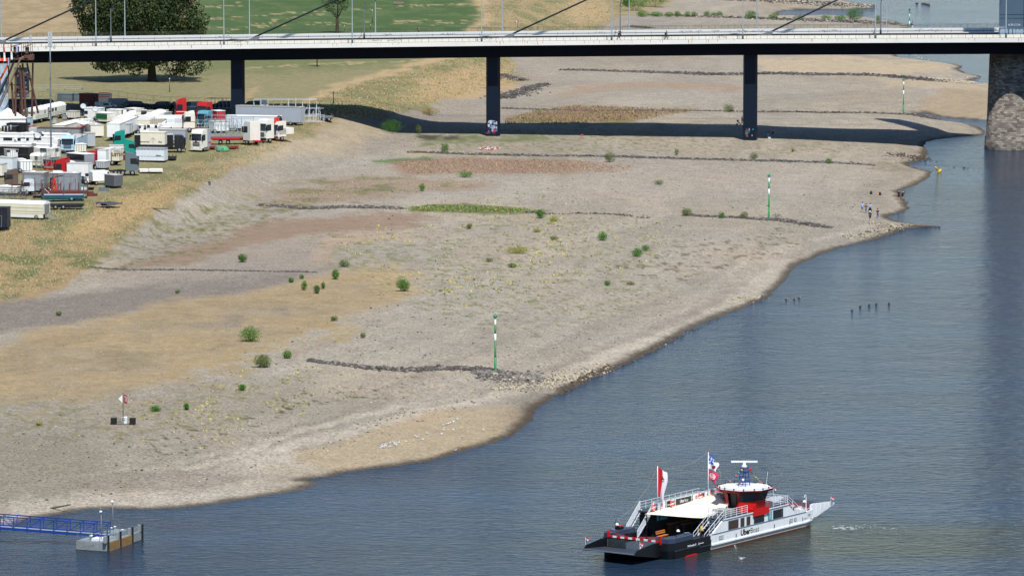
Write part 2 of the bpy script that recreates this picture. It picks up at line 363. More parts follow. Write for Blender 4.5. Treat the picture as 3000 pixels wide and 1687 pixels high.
for pts, w in (([(2290,770),(2200,850),(2080,930),(1850,1010),(1700,1075)], 34), ([(1500,1150),(1250,1200),(1000,1270),(800,1330)], 22), ([(2000,940),(1800,1040),(1550,1130)], 20), ([(2240,790),(2120,880),(1950,970),(1700,1060),(1560,1110)], 9), ([(1330,1160),(1050,1215),(800,1290),(560,1345),(420,1385)], 9), ([(1600,1128),(1400,1165),(1150,1215)], 8), ([(900,1330),(700,1390),(420,1420)], 8), ([(1150,1190),(900,1260),(700,1340),(560,1370)], 14)):
    line(pts, (202,191,172), w*1.3, 0.72 if w > 12 else 0.5, 1)
for pts, w in (([(2150,850),(1950,960),(1700,1050),(1400,1150)], 20), ([(1100,1180),(850,1260),(600,1350)], 12), ([(1000,1240),(700,1350),(500,1400)], 8)):
    line(pts, (154,143,130), w*1.2, 0.6, 1)
patch([(640,1330),(700,1310),(860,1315),(850,1350),(740,1375),(650,1365)], (204,194,178), 24, 0.7, n3, .4, grav=1)
patch([(250,1385),(620,1380),(760,1400),(600,1440),(200,1440)], (158,146,132), 30, 0.7, grav=1)
patch([(-300,1250),(300,1250),(300,1440),(0,1500),(-300,1560)], (140,131,114), 80, 0.65, grav=1)  # lower-left vignette and cloud shade painted into the ground colour
patch([(-300,1180),(500,1120),(900,1100),(1100,1180),(500,1390),(-300,1480)], (156,147,128), 80, 0.5, grav=1)  # wider, weaker layer of the same painted shade
patch([(20,1470),(400,1455),(800,1440),(900,1412),(930,1412),(840,1448),(540,1488),(20,1530)], (196,186,170), 14, 0.6, grav=1)
patch([(1750,460),(2600,470),(2500,560),(1700,580)], (184,172,158), 60, 0.6, grav=1)
patch([(2650,470),(2745,425),(2700,500),(2550,490)], (150,134,108), 16, 0.8, n3, .45, grav=1)
# sparse greenery, moss spots and wrack
for poly, c, th in (([(900,700),(1500,640),(2000,660),(1900,900),(1500,1000),(1200,900)], (140,142,96), 0.66), ([(480,1180),(1200,1090),(1250,1130),(900,1200),(560,1330),(400,1330)], (84,88,52), 0.70),
                    ([(1800,780),(2300,660),(2350,720),(2000,830)], (120,114,88), 0.66), ([(0,1180),(600,1150),(900,1100),(700,1230),(300,1300),(0,1280)], (150,142,100), 0.64),
                    ([(1500,380),(2600,420),(2500,460),(1500,440)], (144,142,110), 0.64), ([(1250,380),(1900,385),(1900,450),(1250,445)], (140,140,96), 0.62),
                    ([(380,640),(800,580),(900,600),(560,760),(300,790)], (128,130,82), 0.62)):
    patch(poly, c, 40, 0.9, n3, th, 0.4, 0.05)
# wet pebbles at the water's edge
wet = (1-sstep(0.5, 1.3+1.8*n2*n2+.8*n3, SD))*(SD > -6)
COLR = COLR*(1-wet[:, None]*0.85)+A(80, 69, 54)*wet[:, None]*0.85
wb = sstep(0, 8, SD)*(1-sstep(8, 18, SD)); sel = np.exp(-((QX-1560)/75.)**2-((QY-1225)/60.)**2)
wz = sel*(1-sstep(2+3*n2, 7+5*n2, SD))*0.75
COLR = COLR*(1-wz[:, None])+A(92, 76, 62)*wz[:, None]
COLR = np.clip(COLR, 0.005, 0.9)

me = bpy.data.meshes.new('terrain')
me.vertices.add(ni*nj); me.vertices.foreach_set('co', np.stack([Xf, Yf, Zf], 1).ravel())
idx = np.arange(ni*nj).reshape(nj, ni)
q = np.stack([idx[:-1, :-1], idx[1:, :-1], idx[1:, 1:], idx[:-1, 1:]], -1).reshape(-1, 4)
me.loops.add(q.size); me.loops.foreach_set('vertex_index', q.ravel())
me.polygons.add(len(q)); me.polygons.foreach_set('loop_start', np.arange(0, q.size, 4)); me.polygons.foreach_set('loop_total', np.full(len(q), 4))
me.polygons.foreach_set('use_smooth', np.ones(len(q), bool))
me.update(); me.validate()
ca = me.color_attributes.new('tint', 'FLOAT_COLOR', 'POINT')
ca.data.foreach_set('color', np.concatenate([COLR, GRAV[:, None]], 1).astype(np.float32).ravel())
if me.polygons[0].normal.z < 0: me.flip_normals()
ground = bpy.data.objects.new('ground', me); COL.objects.link(ground); tag(ground, 'dry river bank of grey gravel, sand and parched grass', kind='structure')
gm = bpy.data.materials.new('ground'); gm.use_nodes = True; me.materials.append(gm)
n = gm.node_tree.nodes; L = gm.node_tree.links; b = n['Principled BSDF']
b.inputs['Roughness'].default_value = 0.95; b.inputs['Specular IOR Level'].default_value = 0.12
at = n.new('ShaderNodeAttribute'); at.attribute_name = 'tint'
ge = n.new('ShaderNodeNewGeometry')
def noise(sc, de, ro=0.6, vec=None):
    z = n.new('ShaderNodeTexNoise'); z.inputs['Scale'].default_value = sc; z.inputs['Detail'].default_value = de; z.inputs['Roughness'].default_value = ro
    L.new(vec if vec else ge.outputs['Position'], z.inputs['Vector']); return z
def mrange(src, a, b2, c, d):
    r = n.new('ShaderNodeMapRange'); r.inputs[1].default_value = a; r.inputs[2].default_value = b2; r.inputs[3].default_value = c; r.inputs[4].default_value = d
    L.new(src, r.inputs[0]); return r
f1 = noise(2.4, 5, 0.85); f2 = noise(0.35, 6, 0.7); f3 = noise(1.1, 5, 0.7)
g1 = mrange(f1.outputs['Fac'], 0.34, 0.66, 0.40, 1.60)        # pebble speckle
g2 = mrange(f3.outputs['Fac'], 0.3, 0.7, 0.80, 1.2)        # grass tufts
mixg = n.new('ShaderNodeMix'); mixg.data_type = 'FLOAT'; L.new(at.outputs['Alpha'], mixg.inputs[0]); L.new(g2.outputs[0], mixg.inputs[2]); L.new(g1.outputs[0], mixg.inputs[3])
g3 = mrange(f2.outputs['Fac'], 0.3, 0.7, 0.86, 1.14)
mul = n.new('ShaderNodeMath'); mul.operation = 'MULTIPLY'; L.new(mixg.outputs[0], mul.inputs[0]); L.new(g3.outputs[0], mul.inputs[1])
mx = n.new('ShaderNodeMix'); mx.data_type = 'RGBA'; mx.blend_type = 'MULTIPLY'; mx.inputs[0].default_value = 1
L.new(at.outputs['Color'], mx.inputs[6]); L.new(mul.outputs[0], mx.inputs[7]); L.new(mx.outputs[2], b.inputs['Base Color'])
bp = n.new('ShaderNodeBump'); bp.inputs['Strength'].default_value = 0.6; bp.inputs['Distance'].default_value = 0.12
L.new(f1.outputs['Fac'], bp.inputs['Height']); L.new(bp.outputs[0], b.inputs['Normal'])
bvh = BVHTree.FromPolygons([tuple(v) for v in np.stack([Xf, Yf, Zf], 1)], [tuple(r) for r in q.tolist()])
def G(px, py, water=False):
    """ground point seen at photo pixel"""
    h = bvh.ray_cast(O, ray(px, py).normalized(), 20000)[0]
    if h is None or (water and h.z < 0): return atz(px, py, 0)
    if h.z < -0.02: return atz(px, py, 0)
    return h
def gz(x, y):
    h = bvh.ray_cast(Vector((x, y, 200)), Vector((0, 0, -1)), 400)[0]
    return h.z if h is not None else 0.0

# ---------------------------------------------------------------- water
w = MB(); w.quad((-20000, -3000, 0), (20000, -3000, 0), (20000, 30000, 0), (-20000, 30000, 0))
wm = bpy.data.materials.new('river_water'); wm.use_nodes = True
n = wm.node_tree.nodes; L = wm.node_tree.links; b = n['Principled BSDF']
b.inputs['Base Color'].default_value = (0.017, 0.034, 0.062, 1); b.inputs['Roughness'].default_value = 0.10; b.inputs['IOR'].default_value = 1.18
ge = n.new('ShaderNodeNewGeometry')
mp = n.new('ShaderNodeMapping'); mp.inputs['Rotation'].default_value = (0, 0, math.radians(18)); mp.inputs['Scale'].default_value = (0.6, 1.0, 1)
L.new(ge.outputs['Position'], mp.inputs[0])
w1 = noise(0.9, 5, 0.62, mp.outputs[0]); w1.inputs['Distortion'].default_value = 0.6
w2 = noise(0.11, 3, 0.5, mp.outputs[0])
mm = n.new('ShaderNodeMath'); mm.operation = 'MULTIPLY_ADD'; L.new(w2.outputs['Fac'], mm.inputs[0]); mm.inputs[1].default_value = 0.9; L.new(w1.outputs['Fac'], mm.inputs[2])
ws = noise(0.03, 3, 0.6, mp.outputs[0]); wr = mrange(ws.outputs['Fac'], 0.38, 0.62, 0.42, 0.95)
bp = n.new('ShaderNodeBump'); bp.inputs['Distance'].default_value = 0.42; L.new(wr.outputs[0], bp.inputs['Strength'])
L.new(mm.outputs[0], bp.inputs['Height']); L.new(bp.outputs[0], b.inputs['Normal'])
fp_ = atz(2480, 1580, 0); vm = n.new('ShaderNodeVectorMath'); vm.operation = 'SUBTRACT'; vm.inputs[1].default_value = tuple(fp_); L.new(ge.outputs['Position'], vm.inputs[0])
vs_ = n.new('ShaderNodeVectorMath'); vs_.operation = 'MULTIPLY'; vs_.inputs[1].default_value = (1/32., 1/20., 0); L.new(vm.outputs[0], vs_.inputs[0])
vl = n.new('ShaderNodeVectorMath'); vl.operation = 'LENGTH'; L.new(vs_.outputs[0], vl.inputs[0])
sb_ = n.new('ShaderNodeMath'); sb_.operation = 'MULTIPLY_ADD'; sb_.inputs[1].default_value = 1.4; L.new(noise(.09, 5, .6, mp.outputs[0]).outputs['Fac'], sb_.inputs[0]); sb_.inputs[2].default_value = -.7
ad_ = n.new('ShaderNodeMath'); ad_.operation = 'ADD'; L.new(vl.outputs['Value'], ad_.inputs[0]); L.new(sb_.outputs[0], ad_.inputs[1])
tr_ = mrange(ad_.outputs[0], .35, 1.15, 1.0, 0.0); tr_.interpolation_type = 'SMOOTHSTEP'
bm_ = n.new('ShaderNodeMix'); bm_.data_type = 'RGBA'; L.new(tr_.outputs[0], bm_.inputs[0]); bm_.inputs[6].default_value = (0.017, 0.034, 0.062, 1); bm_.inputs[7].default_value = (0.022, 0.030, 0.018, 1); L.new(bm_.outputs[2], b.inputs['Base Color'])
tag(w.build('river_water', wm), 'calm blue grey river water with small ripples', kind='structure')
# ---------------------------------------------------------------- bridge
white = mat('white_paint', rgb(236, 236, 230), 0.55, var=0.05, dirt=0.0, scale=0.2)
cream = mat('cream_paint', rgb(236, 232, 218), 0.6, var=0.04, dirt=0.2, dirtcol=rgb(170, 160, 140), scale=0.4)
navy = mat('dark_blue_steel', rgb(8, 14, 24), 0.7, spec=.12, var=0.12, scale=0.3)
pierblue = mat('pier_blue_steel', rgb(14, 27, 44), 0.6, spec=.2, var=0.12, scale=0.35, dirt=0.0, dirtcol=rgb(70, 80, 86))
pylonm = mat('pylon_blue_grey', rgb(78, 98, 116), 0.5, var=0.06, scale=0.3)
asph = mat('bridge_asphalt', (0.010, 0.011, 0.014), 0.95, var=0.15)
galv = mat('galvanised_steel', rgb(120, 134, 140), 0.5, metal=0.2, var=0.08, scale=3)
dkrail = mat('dark_rail', rgb(52, 54, 54), 0.6, var=0.1)
P0 = Vector((49.0, 1051.0, 0)); T = Vector((1, -0.10, 0)).normalized(); N = Vector((-T.y, T.x, 0))
def bp_(s, o, z): return P0 + T*s + N*o + Vector((0, 0, z))
def on_edge(px, py, off=0.0):
    d = ray(px, py); q = P0+N*off-O; t = q.dot(N)/d.dot(N); p = O+d*t
    return (p-P0).dot(T), p.z
zk = [on_edge(x, y) for x, y in [(-1200, 166), (-600, 152), (0, 140), (697, 131.5), (1445, 122.5), (2198, 115.5), (3000, 112), (3800, 112), (5200, 118)]]
zs_, zz_ = [k[0] for k in zk], [k[1] for k in zk]
def zt(s): return float(np.interp(s, zs_, zz_))
SS = [x for x in np.arange(zs_[0]+1, zs_[-1], 7.0)]
def strip(name, prof, m, parent, closed=True, ss=SS):
    """profile [(o, dz)] swept along the bridge, measured from the deck line"""
    mb = MB(); k = len(prof)
    vs = [bp_(s, o, zt(s)+z) for s in ss for o, z in prof]
    fs = []
    for j in range(len(ss)-1):
        for i in range(k if closed else k-1):
            fs.append((j*k+i, j*k+(i+1) % k, (j+1)*k+(i+1) % k, (j+1)*k+i))
    fs += [tuple(range(k)), tuple((len(ss)-1)*k+i for i in range(k))]
    mb.add(vs, fs); return mb.build(name, m, parent)
bridge = empty('cable_stayed_bridge', (0, 0, 0), 0, 'long road bridge with white edge, dark blue girder and slanting stay cables', 'bridge')
def rect(o0, o1, z0, z1): return [(o0, z0), (o1, z0), (o1, z1), (o0, z1)]
strip('edge_beam', rect(0, 0.3, -0.88, 0.0), white, bridge)
strip('edge_beam', rect(30.9, 31.2, -0.88, 0.0), white, bridge)
strip('walkway', rect(0.303, 3.4, -0.3, -0.06), mat('walkway_paving', rgb(196, 192, 180), 0.9, var=0.08), bridge)
strip('walkway', rect(21.7, 30.897, -0.3, -0.06), MATS['walkway_paving'], bridge)
strip('parapet', rect(3.1, 3.5, -0.1, 0.50), cream, bridge)
strip('parapet', rect(21.3, 21.7, -0.1, 0.80), white, bridge)
strip('roadway', rect(3.503, 21.297, -0.3, -0.08), asph, bridge)
strip('kerb', rect(18.6, 19.0, -0.078, 0.08), white, bridge)
strip('guard_rail', rect(20.4, 20.5, 0.20, 0.34), galv, bridge)
gmb = MB()
for i, s in enumerate(np.arange(SS[0], SS[-1], 3.3)):
    z = zt(s); a = bp_(s, 20.55, z-0.08); gmb.bar(a, a+Vector((0, 0, .6)), .06, 4)
gmb.build('guard_rail_posts', galv, bridge)['kind'] = 'stuff'
strip('girder', rect(2.2, 28.5, -3.42, -0.35), navy, bridge)
mb = MB()
for i, s in enumerate(np.arange(SS[0]+2, SS[-1], 5.2)):
    z = zt(s); w = .05 if i % 4 else .12
    vs = [bp_(s+dx, o, z+dz) for dx in (-w, w) for o, dz in ((2.14, -.9), (2.198, -.9), (2.198, -3.38), (2.14, -3.38))]; mb.add(vs, [(0, 1, 2, 3), (4, 7, 6, 5), (0, 4, 5, 1), (1, 5, 6, 2), (2, 6, 7, 3), (3, 7, 4, 0)])
mb.build('stiffeners', navy, bridge)['kind'] = 'stuff'
rust = mat('rust_stain', rgb(196, 150, 104), .8, var=.3); mb = MB(); rj = random.Random(21)
for px in [150, 212, 560, 975, 1150, 1168, 1465, 1475, 1530, 1545, 1560, 1575, 1590, 1712, 1725, 1740, 1764, 1784, 1800, 1821, 1852, 1934, 1941, 2017, 2027, 2075, 2102, 2150, 2495, 2510, 2760, 2775, 2838, 2900, 2950, 2984]+[rj.uniform(0, 3000) for _ in range(40)]:
    s, _ = on_edge(px, 120, 0); w = rj.uniform(.03, .1); h = rj.uniform(.15, .8); z = zt(s)-.02; mb.add([bp_(s-w, -.004, z), bp_(s+w, -.004, z), bp_(s+w*.5, -.004, z-h), bp_(s-w*.3, -.004, z-h*.9)], [(0, 1, 2, 3)])
mb.build('rust_streaks', rust, bridge)['kind'] = 'stuff'
# railings: posts, rails and balusters
def railing(o, step, top, mid, m):
    mb = MB(); lo = on_edge(-60, 130, o)[0]; hi = on_edge(3060, 110, o)[0]
    for s in np.arange(SS[0], SS[-1], 1.4):
        a = bp_(s, o, zt(s)-.06); mb.bar(a, a+Vector((0, 0, top)), 0.035, 4, cap=False)
    for s in np.arange(lo, hi, step):
        a = bp_(s, o, zt(s)+.02); mb.bar(a, a+Vector((0, 0, mid)), 0.016, 3, cap=False)
    for zz, r in ((top-.06, .04), (mid+.0, .025), (0.06, .025)):
        for a, b in zip(SS[:-1], SS[1:]):
            mb.bar(bp_(a, o, zt(a)+zz), bp_(b, o, zt(b)+zz), r, 4, cap=False)
    return mb.build('railing', m, bridge, fix=False)
railing(0.12, 0.22, 1.04, 0.98, dkrail)
railing(31.0, 0.17, 1.12, 0.86, mat('green_rail', rgb(66, 72, 58), .6))
# steel piers
def graffiti(mb, n, x0, x1, z0, z1, r=random):
    for i in range(n):
        mb.m = r.randrange(len(GRAF)); x = r.uniform(x0, x1); z = r.uniform(z0, z1); w = r.uniform(.12, .5)*(x1-x0)*.5; h = r.uniform(.15, .5)*(z1-z0)*.6
        x = min(max(x, x0+w), x1-w); z = min(max(z, z0+h), z1-h); k = r.randrange(5, 9); ph = r.random()*6
        mb.add([(x+w*math.cos(ph+6.283*j/k)*r.uniform(.5, 1), -0.012-0.002*i, z+h*math.sin(ph+6.283*j/k)*r.uniform(.5, 1)) for j in range(k)], [tuple(range(k))])
GRAF = [mat('graffiti_'+a, rgb(*c), .6) for a, c in (('white', (196, 206, 216)), ('lilac', (150, 152, 190)), ('red', (170, 60, 44)), ('teal', (30, 110, 120)), ('navy', (28, 34, 78)), ('brown', (90, 66, 62)))]
for k, (px, col) in enumerate(((697, 0), (1445, 1), (2198, 2))):
    s, _ = on_edge(px, 300, 6.0); gp = bp_(s, 6.0, 0); g = gz(gp.x, gp.y)
    mb = MB(); hx = [(-1.48, 0), (-1.1, -1.4), (1.1, -1.4), (1.48, 0), (1.1, 1.4), (-1.1, 1.4)]
    mb.prism(hx, g-1.0, zt(s)-3.4, 'z')
    for v in range(len(mb.v)):
        x, y, z = mb.v[v]; p = bp_(s+x, 6.0+y, z); mb.v[v] = tuple(p)
    pr = mb.build('pier', pierblue, bridge)
    if k:
        gb = MB()
        if k == 1:
            gb.m = 0; gb.box(-.95, .95, -.02, -.01, 1.0, 3.1)
            for i, (x, z, w, h, m) in enumerate([(-.85, 2.4, .22, .6, 2), (-.9, 1.5, .3, .8, 4), (-.45, 2.0, .28, .3, 2), (-.3, 1.6, .2, .75, 1), (.1, 1.8, .2, .8, 1), (.45, 2.4, .16, .45, 3), (.62, 1.55, .22, .32, 3), (.62, 2.1, .2, .3, 3), (-.3, 3.2, .5, .22, 0), (.2, 3.15, .45, .25, 1), (-.9, .7, .5, .4, 5), (.3, .5, .5, .4, 4)]):
                gb.m = m; gb.add([(x+w*math.cos(j*.9)*(1+.2*(j % 2)), -.024-.002*i, z+h*math.sin(j*.9)*.6) for j in range(7)], [tuple(range(7))])
        graffiti(gb, 16 if k == 1 else 10, -1.05, 1.05, 0.3, 3.4 if k == 1 else 2.6, random.Random(k*5))
        fr = bp_(s, 6.0-1.41, g); gb.build('graffiti', GRAF, bridge, fr, math.atan2(T.y, T.x))['kind'] = 'stuff'
# river pier of squared stone
sp, _ = on_edge(2961, 300, 9.0)
stone = bpy.data.materials.new('pier_stone'); stone.use_nodes = True
n = stone.node_tree.nodes; L = stone.node_tree.links; b = n['Principled BSDF']; b.inputs['Roughness'].default_value = 0.85
uv = n.new('ShaderNodeUVMap'); br = n.new('ShaderNodeTexBrick'); L.new(uv.outputs[0], br.inputs['Vector'])
br.inputs['Color1'].default_value = (*rgb(92, 84, 76), 1); br.inputs['Color2'].default_value = (*rgb(158, 150, 138), 1); br.inputs['Mortar'].default_value = (*rgb(80, 74, 68), 1)
br.inputs['Scale'].default_value = 1.0; br.inputs['Brick Width'].default_value = 0.9; br.inputs['Row Height'].default_value = 0.38; br.inputs['Mortar Size'].default_value = 0.02; br.offset = 0.4; br.inputs['Bias'].default_value = -0.1
z2 = n.new('ShaderNodeTexNoise'); z2.inputs['Scale'].default_value = .35; z2.inputs['Detail'].default_value = 6
ge = n.new('ShaderNodeNewGeometry'); L.new(ge.outputs['Position'], z2.inputs['Vector'])
r2 = n.new('ShaderNodeMapRange'); r2.inputs[1].default_value = .35; r2.inputs[2].default_value = .65; r2.inputs[3].default_value = .7; r2.inputs[4].default_value = 1.1; L.new(z2.outputs['Fac'], r2.inputs[0])
m2 = n.new('ShaderNodeMix'); m2.data_type = 'RGBA'; m2.blend_type = 'MULTIPLY'; m2.inputs[0].default_value = 1; L.new(br.outputs[0], m2.inputs[6]); L.new(r2.outputs[0], m2.inputs[7]); L.new(m2.outputs[2], b.inputs['Base Color'])
def stadium(mb, prof, n=20, o0=5.2, o1=26):
    rings = []
    for r, z in prof:
        ring = []
        for i in range(n+1): t = math.pi+math.pi*i/n; ring.append((r*math.cos(t), o0+5.3+r*math.sin(t), z))
        for i in range(n+1): t = math.pi*i/n; ring.append((r*math.cos(t), o1-5.3+r*math.sin(t), z))
        rings.append(ring)
    k = len(rings[0]); vs = [p for r in rings for p in r]
    fs = [(j*k+i, j*k+(i+1) % k, (j+1)*k+(i+1) % k, (j+1)*k+i) for j in range(len(rings)-1) for i in range(k)] + [tuple((len(rings)-1)*k+i for i in range(k))]
    b0 = len(mb.v); mb.add(vs, fs, True)
    for v in range(b0, len(mb.v)): x, y, z = mb.v[v]; mb.v[v] = tuple(bp_(sp+x, y, z))
    return rings
mb = MB(); zb = zt(sp)-3.4
rings = stadium(mb, [(5.35, -3), (5.35, 0.0), (5.3, 1.6), (5.12, 1.75), (5.1, 2.3), (5.0, 2.4), (4.45, zb)])
pr = mb.build('stone_pier', stone, bridge)
uvl = pr.data.uv_layers.new(name='UVMap'); ul = np.zeros((len(pr.data.loops), 2))
k = len(rings[0]); arc = [0]
for i in range(1, k): arc.append(arc[-1]+math.dist(rings[1][i][:2], rings[1][i-1][:2]))
for p in pr.data.polygons:
    ids = [pr.data.vertices[v].index % k for v in p.vertices]; wrap = max(ids) == k-1 and min(ids) == 0
    for li, v in zip(p.loop_indices, p.vertices):
        i = v % k; ul[li] = (arc[-1]+5 if (wrap and i == 0) else arc[i], pr.data.vertices[v].co.z)
uvl.data.foreach_set('uv', ul.ravel())
# pylon
mb = MB(); mb.box(-2.55, 2.55, 4.2, 7.4, 0, 118)
for v in range(len(mb.v)): x, y, z = mb.v[v]; mb.v[v] = tuple(bp_(sp+x, y, z+(zt(sp)-.1 if z == 0 else 0)))
py_ = mb.build('pylon', pylonm, bridge)
mb = MB(); z0 = zt(sp)
for zz, h in ((4.5, .06), (3.75, .04), (8.1, .04), (14, .04)): mb.box(-2.56, 2.56, -.03, -.005, z0+zz, z0+zz+h)
mb.box(2.44, 2.56, -.04, -.006, z0, z0+90)
q = bp_(sp, 4.2, 0); mb.build('seam', navy, py_, q, math.atan2(T.y, T.x))
gb = MB(); gb.m = 0
rr = random.Random(3)
for i, (x, w) in enumerate([(-2.35, .95), (-1.75, .45), (-1.2, .5), (-.45, .6), (.35, .5), (.9, .75), (1.6, .9)]):
    pts = [(x, z0+.05), (x-.02, z0+1.2), (x+w*.2, z0+1.55+rr.random()*.15), (x+w*.75, z0+1.6), (x+w*1.0, z0+1.3), (x+w*.9, z0+.6), (x+w, z0+.05)]
    gb.add([(a, -.04-.004*i, b_) for a, b_ in pts], [tuple(range(7))])
gb.build('graffiti', mat('graffiti_silver', rgb(150, 168, 186), .5), py_, q, math.atan2(T.y, T.x))
for tx, x, z, sz in (('eUR.CO4', -.7, 2.25, .62), ('PAST', -2.5, 1.72, .5)):
    text_mesh('graffiti', tx, sz, GRAF[0], py_, Matrix.Translation(q) @ Matrix.Rotation(math.atan2(T.y, T.x), 4, 'Z') @ Matrix.Translation((x, -.05, z0+z)) @ Matrix.Rotation(math.pi/2, 4, 'X'), bold=.01)
# stay cables with their anchor blocks
cabm = mat('cable_black', rgb(58, 66, 74), .45, var=.05)
for (x0, y0, x1, y1) in ((0, 124, 268, 0), (742, 110, 985, 0), (1490, 104, 1716, 0), (2247, 98, 2452, 0), (-770, 142, -480, 0)):
    s0, za = on_edge(x0, y0, 5.8); s1, zb_ = on_edge(x1, y1, 5.8); sl = (zb_-za)/(s1-s0)
    mb = MB(); mb.bar(bp_(s0, 5.8, za-.1), bp_(sp-1, 5.8, za+sl*(sp-1-s0)), .19, 8)
    c = mb.build('stay_cable', cabm, bridge)
    mb = MB(); zd = zt(s0)-.08; mb.prism([(s0-3.4, zd), (s0+.6, zd), (s0+1.4, zd+1.35), (s0+.9, zd+1.45)], 5.4, 6.2)
    for v in range(len(mb.v)): x, y, z = mb.v[v]; mb.v[v] = tuple(bp_(x, y, z))
    mb.build('anchor_block', mat('anchor_grey', rgb(128, 134, 138), .6), c)
# scribbles on the parapets
gb = MB(); rr = random.Random(11)
def scrib(px, o, z0, h, w, n=7):
    s, _ = on_edge(px, 100, o)
    for i in range(n):
        x = s+w*i/n; a = bp_(x, o-.02, zt(x)+z0+h*rr.random()); b_ = bp_(x+w/n*rr.uniform(.3, 1.3), o-.02, zt(x)+z0+h*rr.random()); gb.bar(a, b_, .03, 3)
for px in (640, 1115, 1290, 1740, 1800, 1990, 2020, 2085, 2160, 2200, 2680, 2740, 2850, 2880, 2400): scrib(px, 21.3, .15, .5, rr.uniform(1.5, 4))
for px in (678, 1135, 1090, 1405, 2100): scrib(px, 3.1, .15, .45, rr.uniform(1.5, 4))
gb.build('graffiti', mat('graffiti_black', rgb(60, 60, 66), .6), bridge)['kind'] = 'stuff'

# lamps and wire masts on the bridge
def lamp(px, o, top, m, nm, lab, cat, grp, arms):
    s, _ = on_edge(px, 100, o); z = zt(s); base = bp_(s, o, z-.06)
    e = empty(nm, base, math.atan2(T.y, T.x), lab, cat, grp)
    mb = MB(); mb.lathe([(.20, 0), (.20, 1.0), (.14, 1.05), (.075, top)], n=8); mb.build('pole', m, e)
    if arms == 'lamp':
        mb = MB(); mb.path([(0, 0, top-.05), (0, .9, top+.35), (0, 2.0, top+.4)], .05, 6); mb.build('arm', m, e)
        mb = MB(); mb.box(-.16, .16, 1.7, 2.6, top+.32, top+.46, .04); mb.build('lamp_head', galv, e)
    elif arms == 'wire':
        mb = MB(); mb.bar((0, 0, top-.9), (0, 4.5, top-.2), .05, 6); mb.bar((0, 0, top-.2), (0, 3.0, top-.2), .03, 5); mb.bar((0, 0, top-1), (.3, -.6, top+.6), .03, 5); mb.build('bracket', m, e)
    return e
pos = ['at the far left edge', 'beside the big tree', 'above the leftmost pier', 'over the green field', 'above the second pier', 'beside the walker', 'above the third pier', 'beside the backpacker', 'in front of the pylon']
for px, w in zip((281, 656, 1032, 1411, 1792, 2176, 2564, 2947), ('beside the big tree', 'above the leftmost bridge pier', 'right of the pollarded tree', 'above the second pier', 'just left of the walker in black', 'above the third pier', 'between the third pier and the backpacker', 'in front of the pylon')):
    lamp(px, .35, 11.5, galv, 'street_lamp', 'lamp post on the near bridge railing, ' + w, 'street lamp', 'lamp posts along the bridge', 'lamp')
for px, w in zip((4, 366, 731, 1100, 1471, 1843, 2217, 2597), ('at the left edge of the view', 'in front of the big tree crown', 'left of the pollarded tree', 'over the green field', 'behind the second pier', 'right of the walker in black', 'left of the fourth stay cable', 'left of the backpacker')):
    lamp(px, 22.0, 11.5, galv, 'street_lamp', 'lamp post behind the far bridge parapet, ' + w, 'street lamp', 'lamp posts along the bridge', 'lamp')
for px, w in zip((325, 1067, 1817, 2580), ('in front of the big tree', 'over the green field', 'right of the walker in black', 'near the upper pond')):
    lamp(px, 15.0, 7.1, mat('mast_grey', rgb(74, 84, 92), .5), 'tram_wire_mast', 'dark slim tram wire mast on the roadway, ' + w, 'mast', 'tram wire masts on the bridge', 'wire')
# ---------------------------------------------------------------- people
def skin_mesh(name, pts, edges, rad, m, parent, root=0):
    me = bpy.data.meshes.new(name); me.from_pydata(pts, edges, [])
    o = bpy.data.objects.new(name, me); COL.objects.link(o)
    md = o.modifiers.new('s', 'SKIN'); md.use_smooth_shade = True
    for v, r in zip(me.skin_vertices[0].data, rad): v.radius = (r, r)
    me.skin_vertices[0].data[root].use_root = True
    sb = o.modifiers.new('b', 'SUBSURF'); sb.levels = 1
    dg = bpy.context.evaluated_depsgraph_get(); dg.update()
    m2 = bpy.data.meshes.new_from_object(o.evaluated_get(dg)); m2.name = name
    bpy.data.objects.remove(o); bpy.data.meshes.remove(me)
    m2.materials.clear(); m2.materials.append(m)
    r = bpy.data.objects.new(name, m2); COL.objects.link(r); r.parent = parent; return r
SKIN = mat('skin_tone', rgb(200, 150, 122), .6, var=.04); HAIRD = mat('dark_hair', rgb(44, 32, 26), .7); HAIRF = mat('fair_hair', rgb(178, 150, 110), .7)
def cloth(name, r, g, b): return mat('cloth_'+name, rgb(r, g, b), .85, var=.1, scale=6)
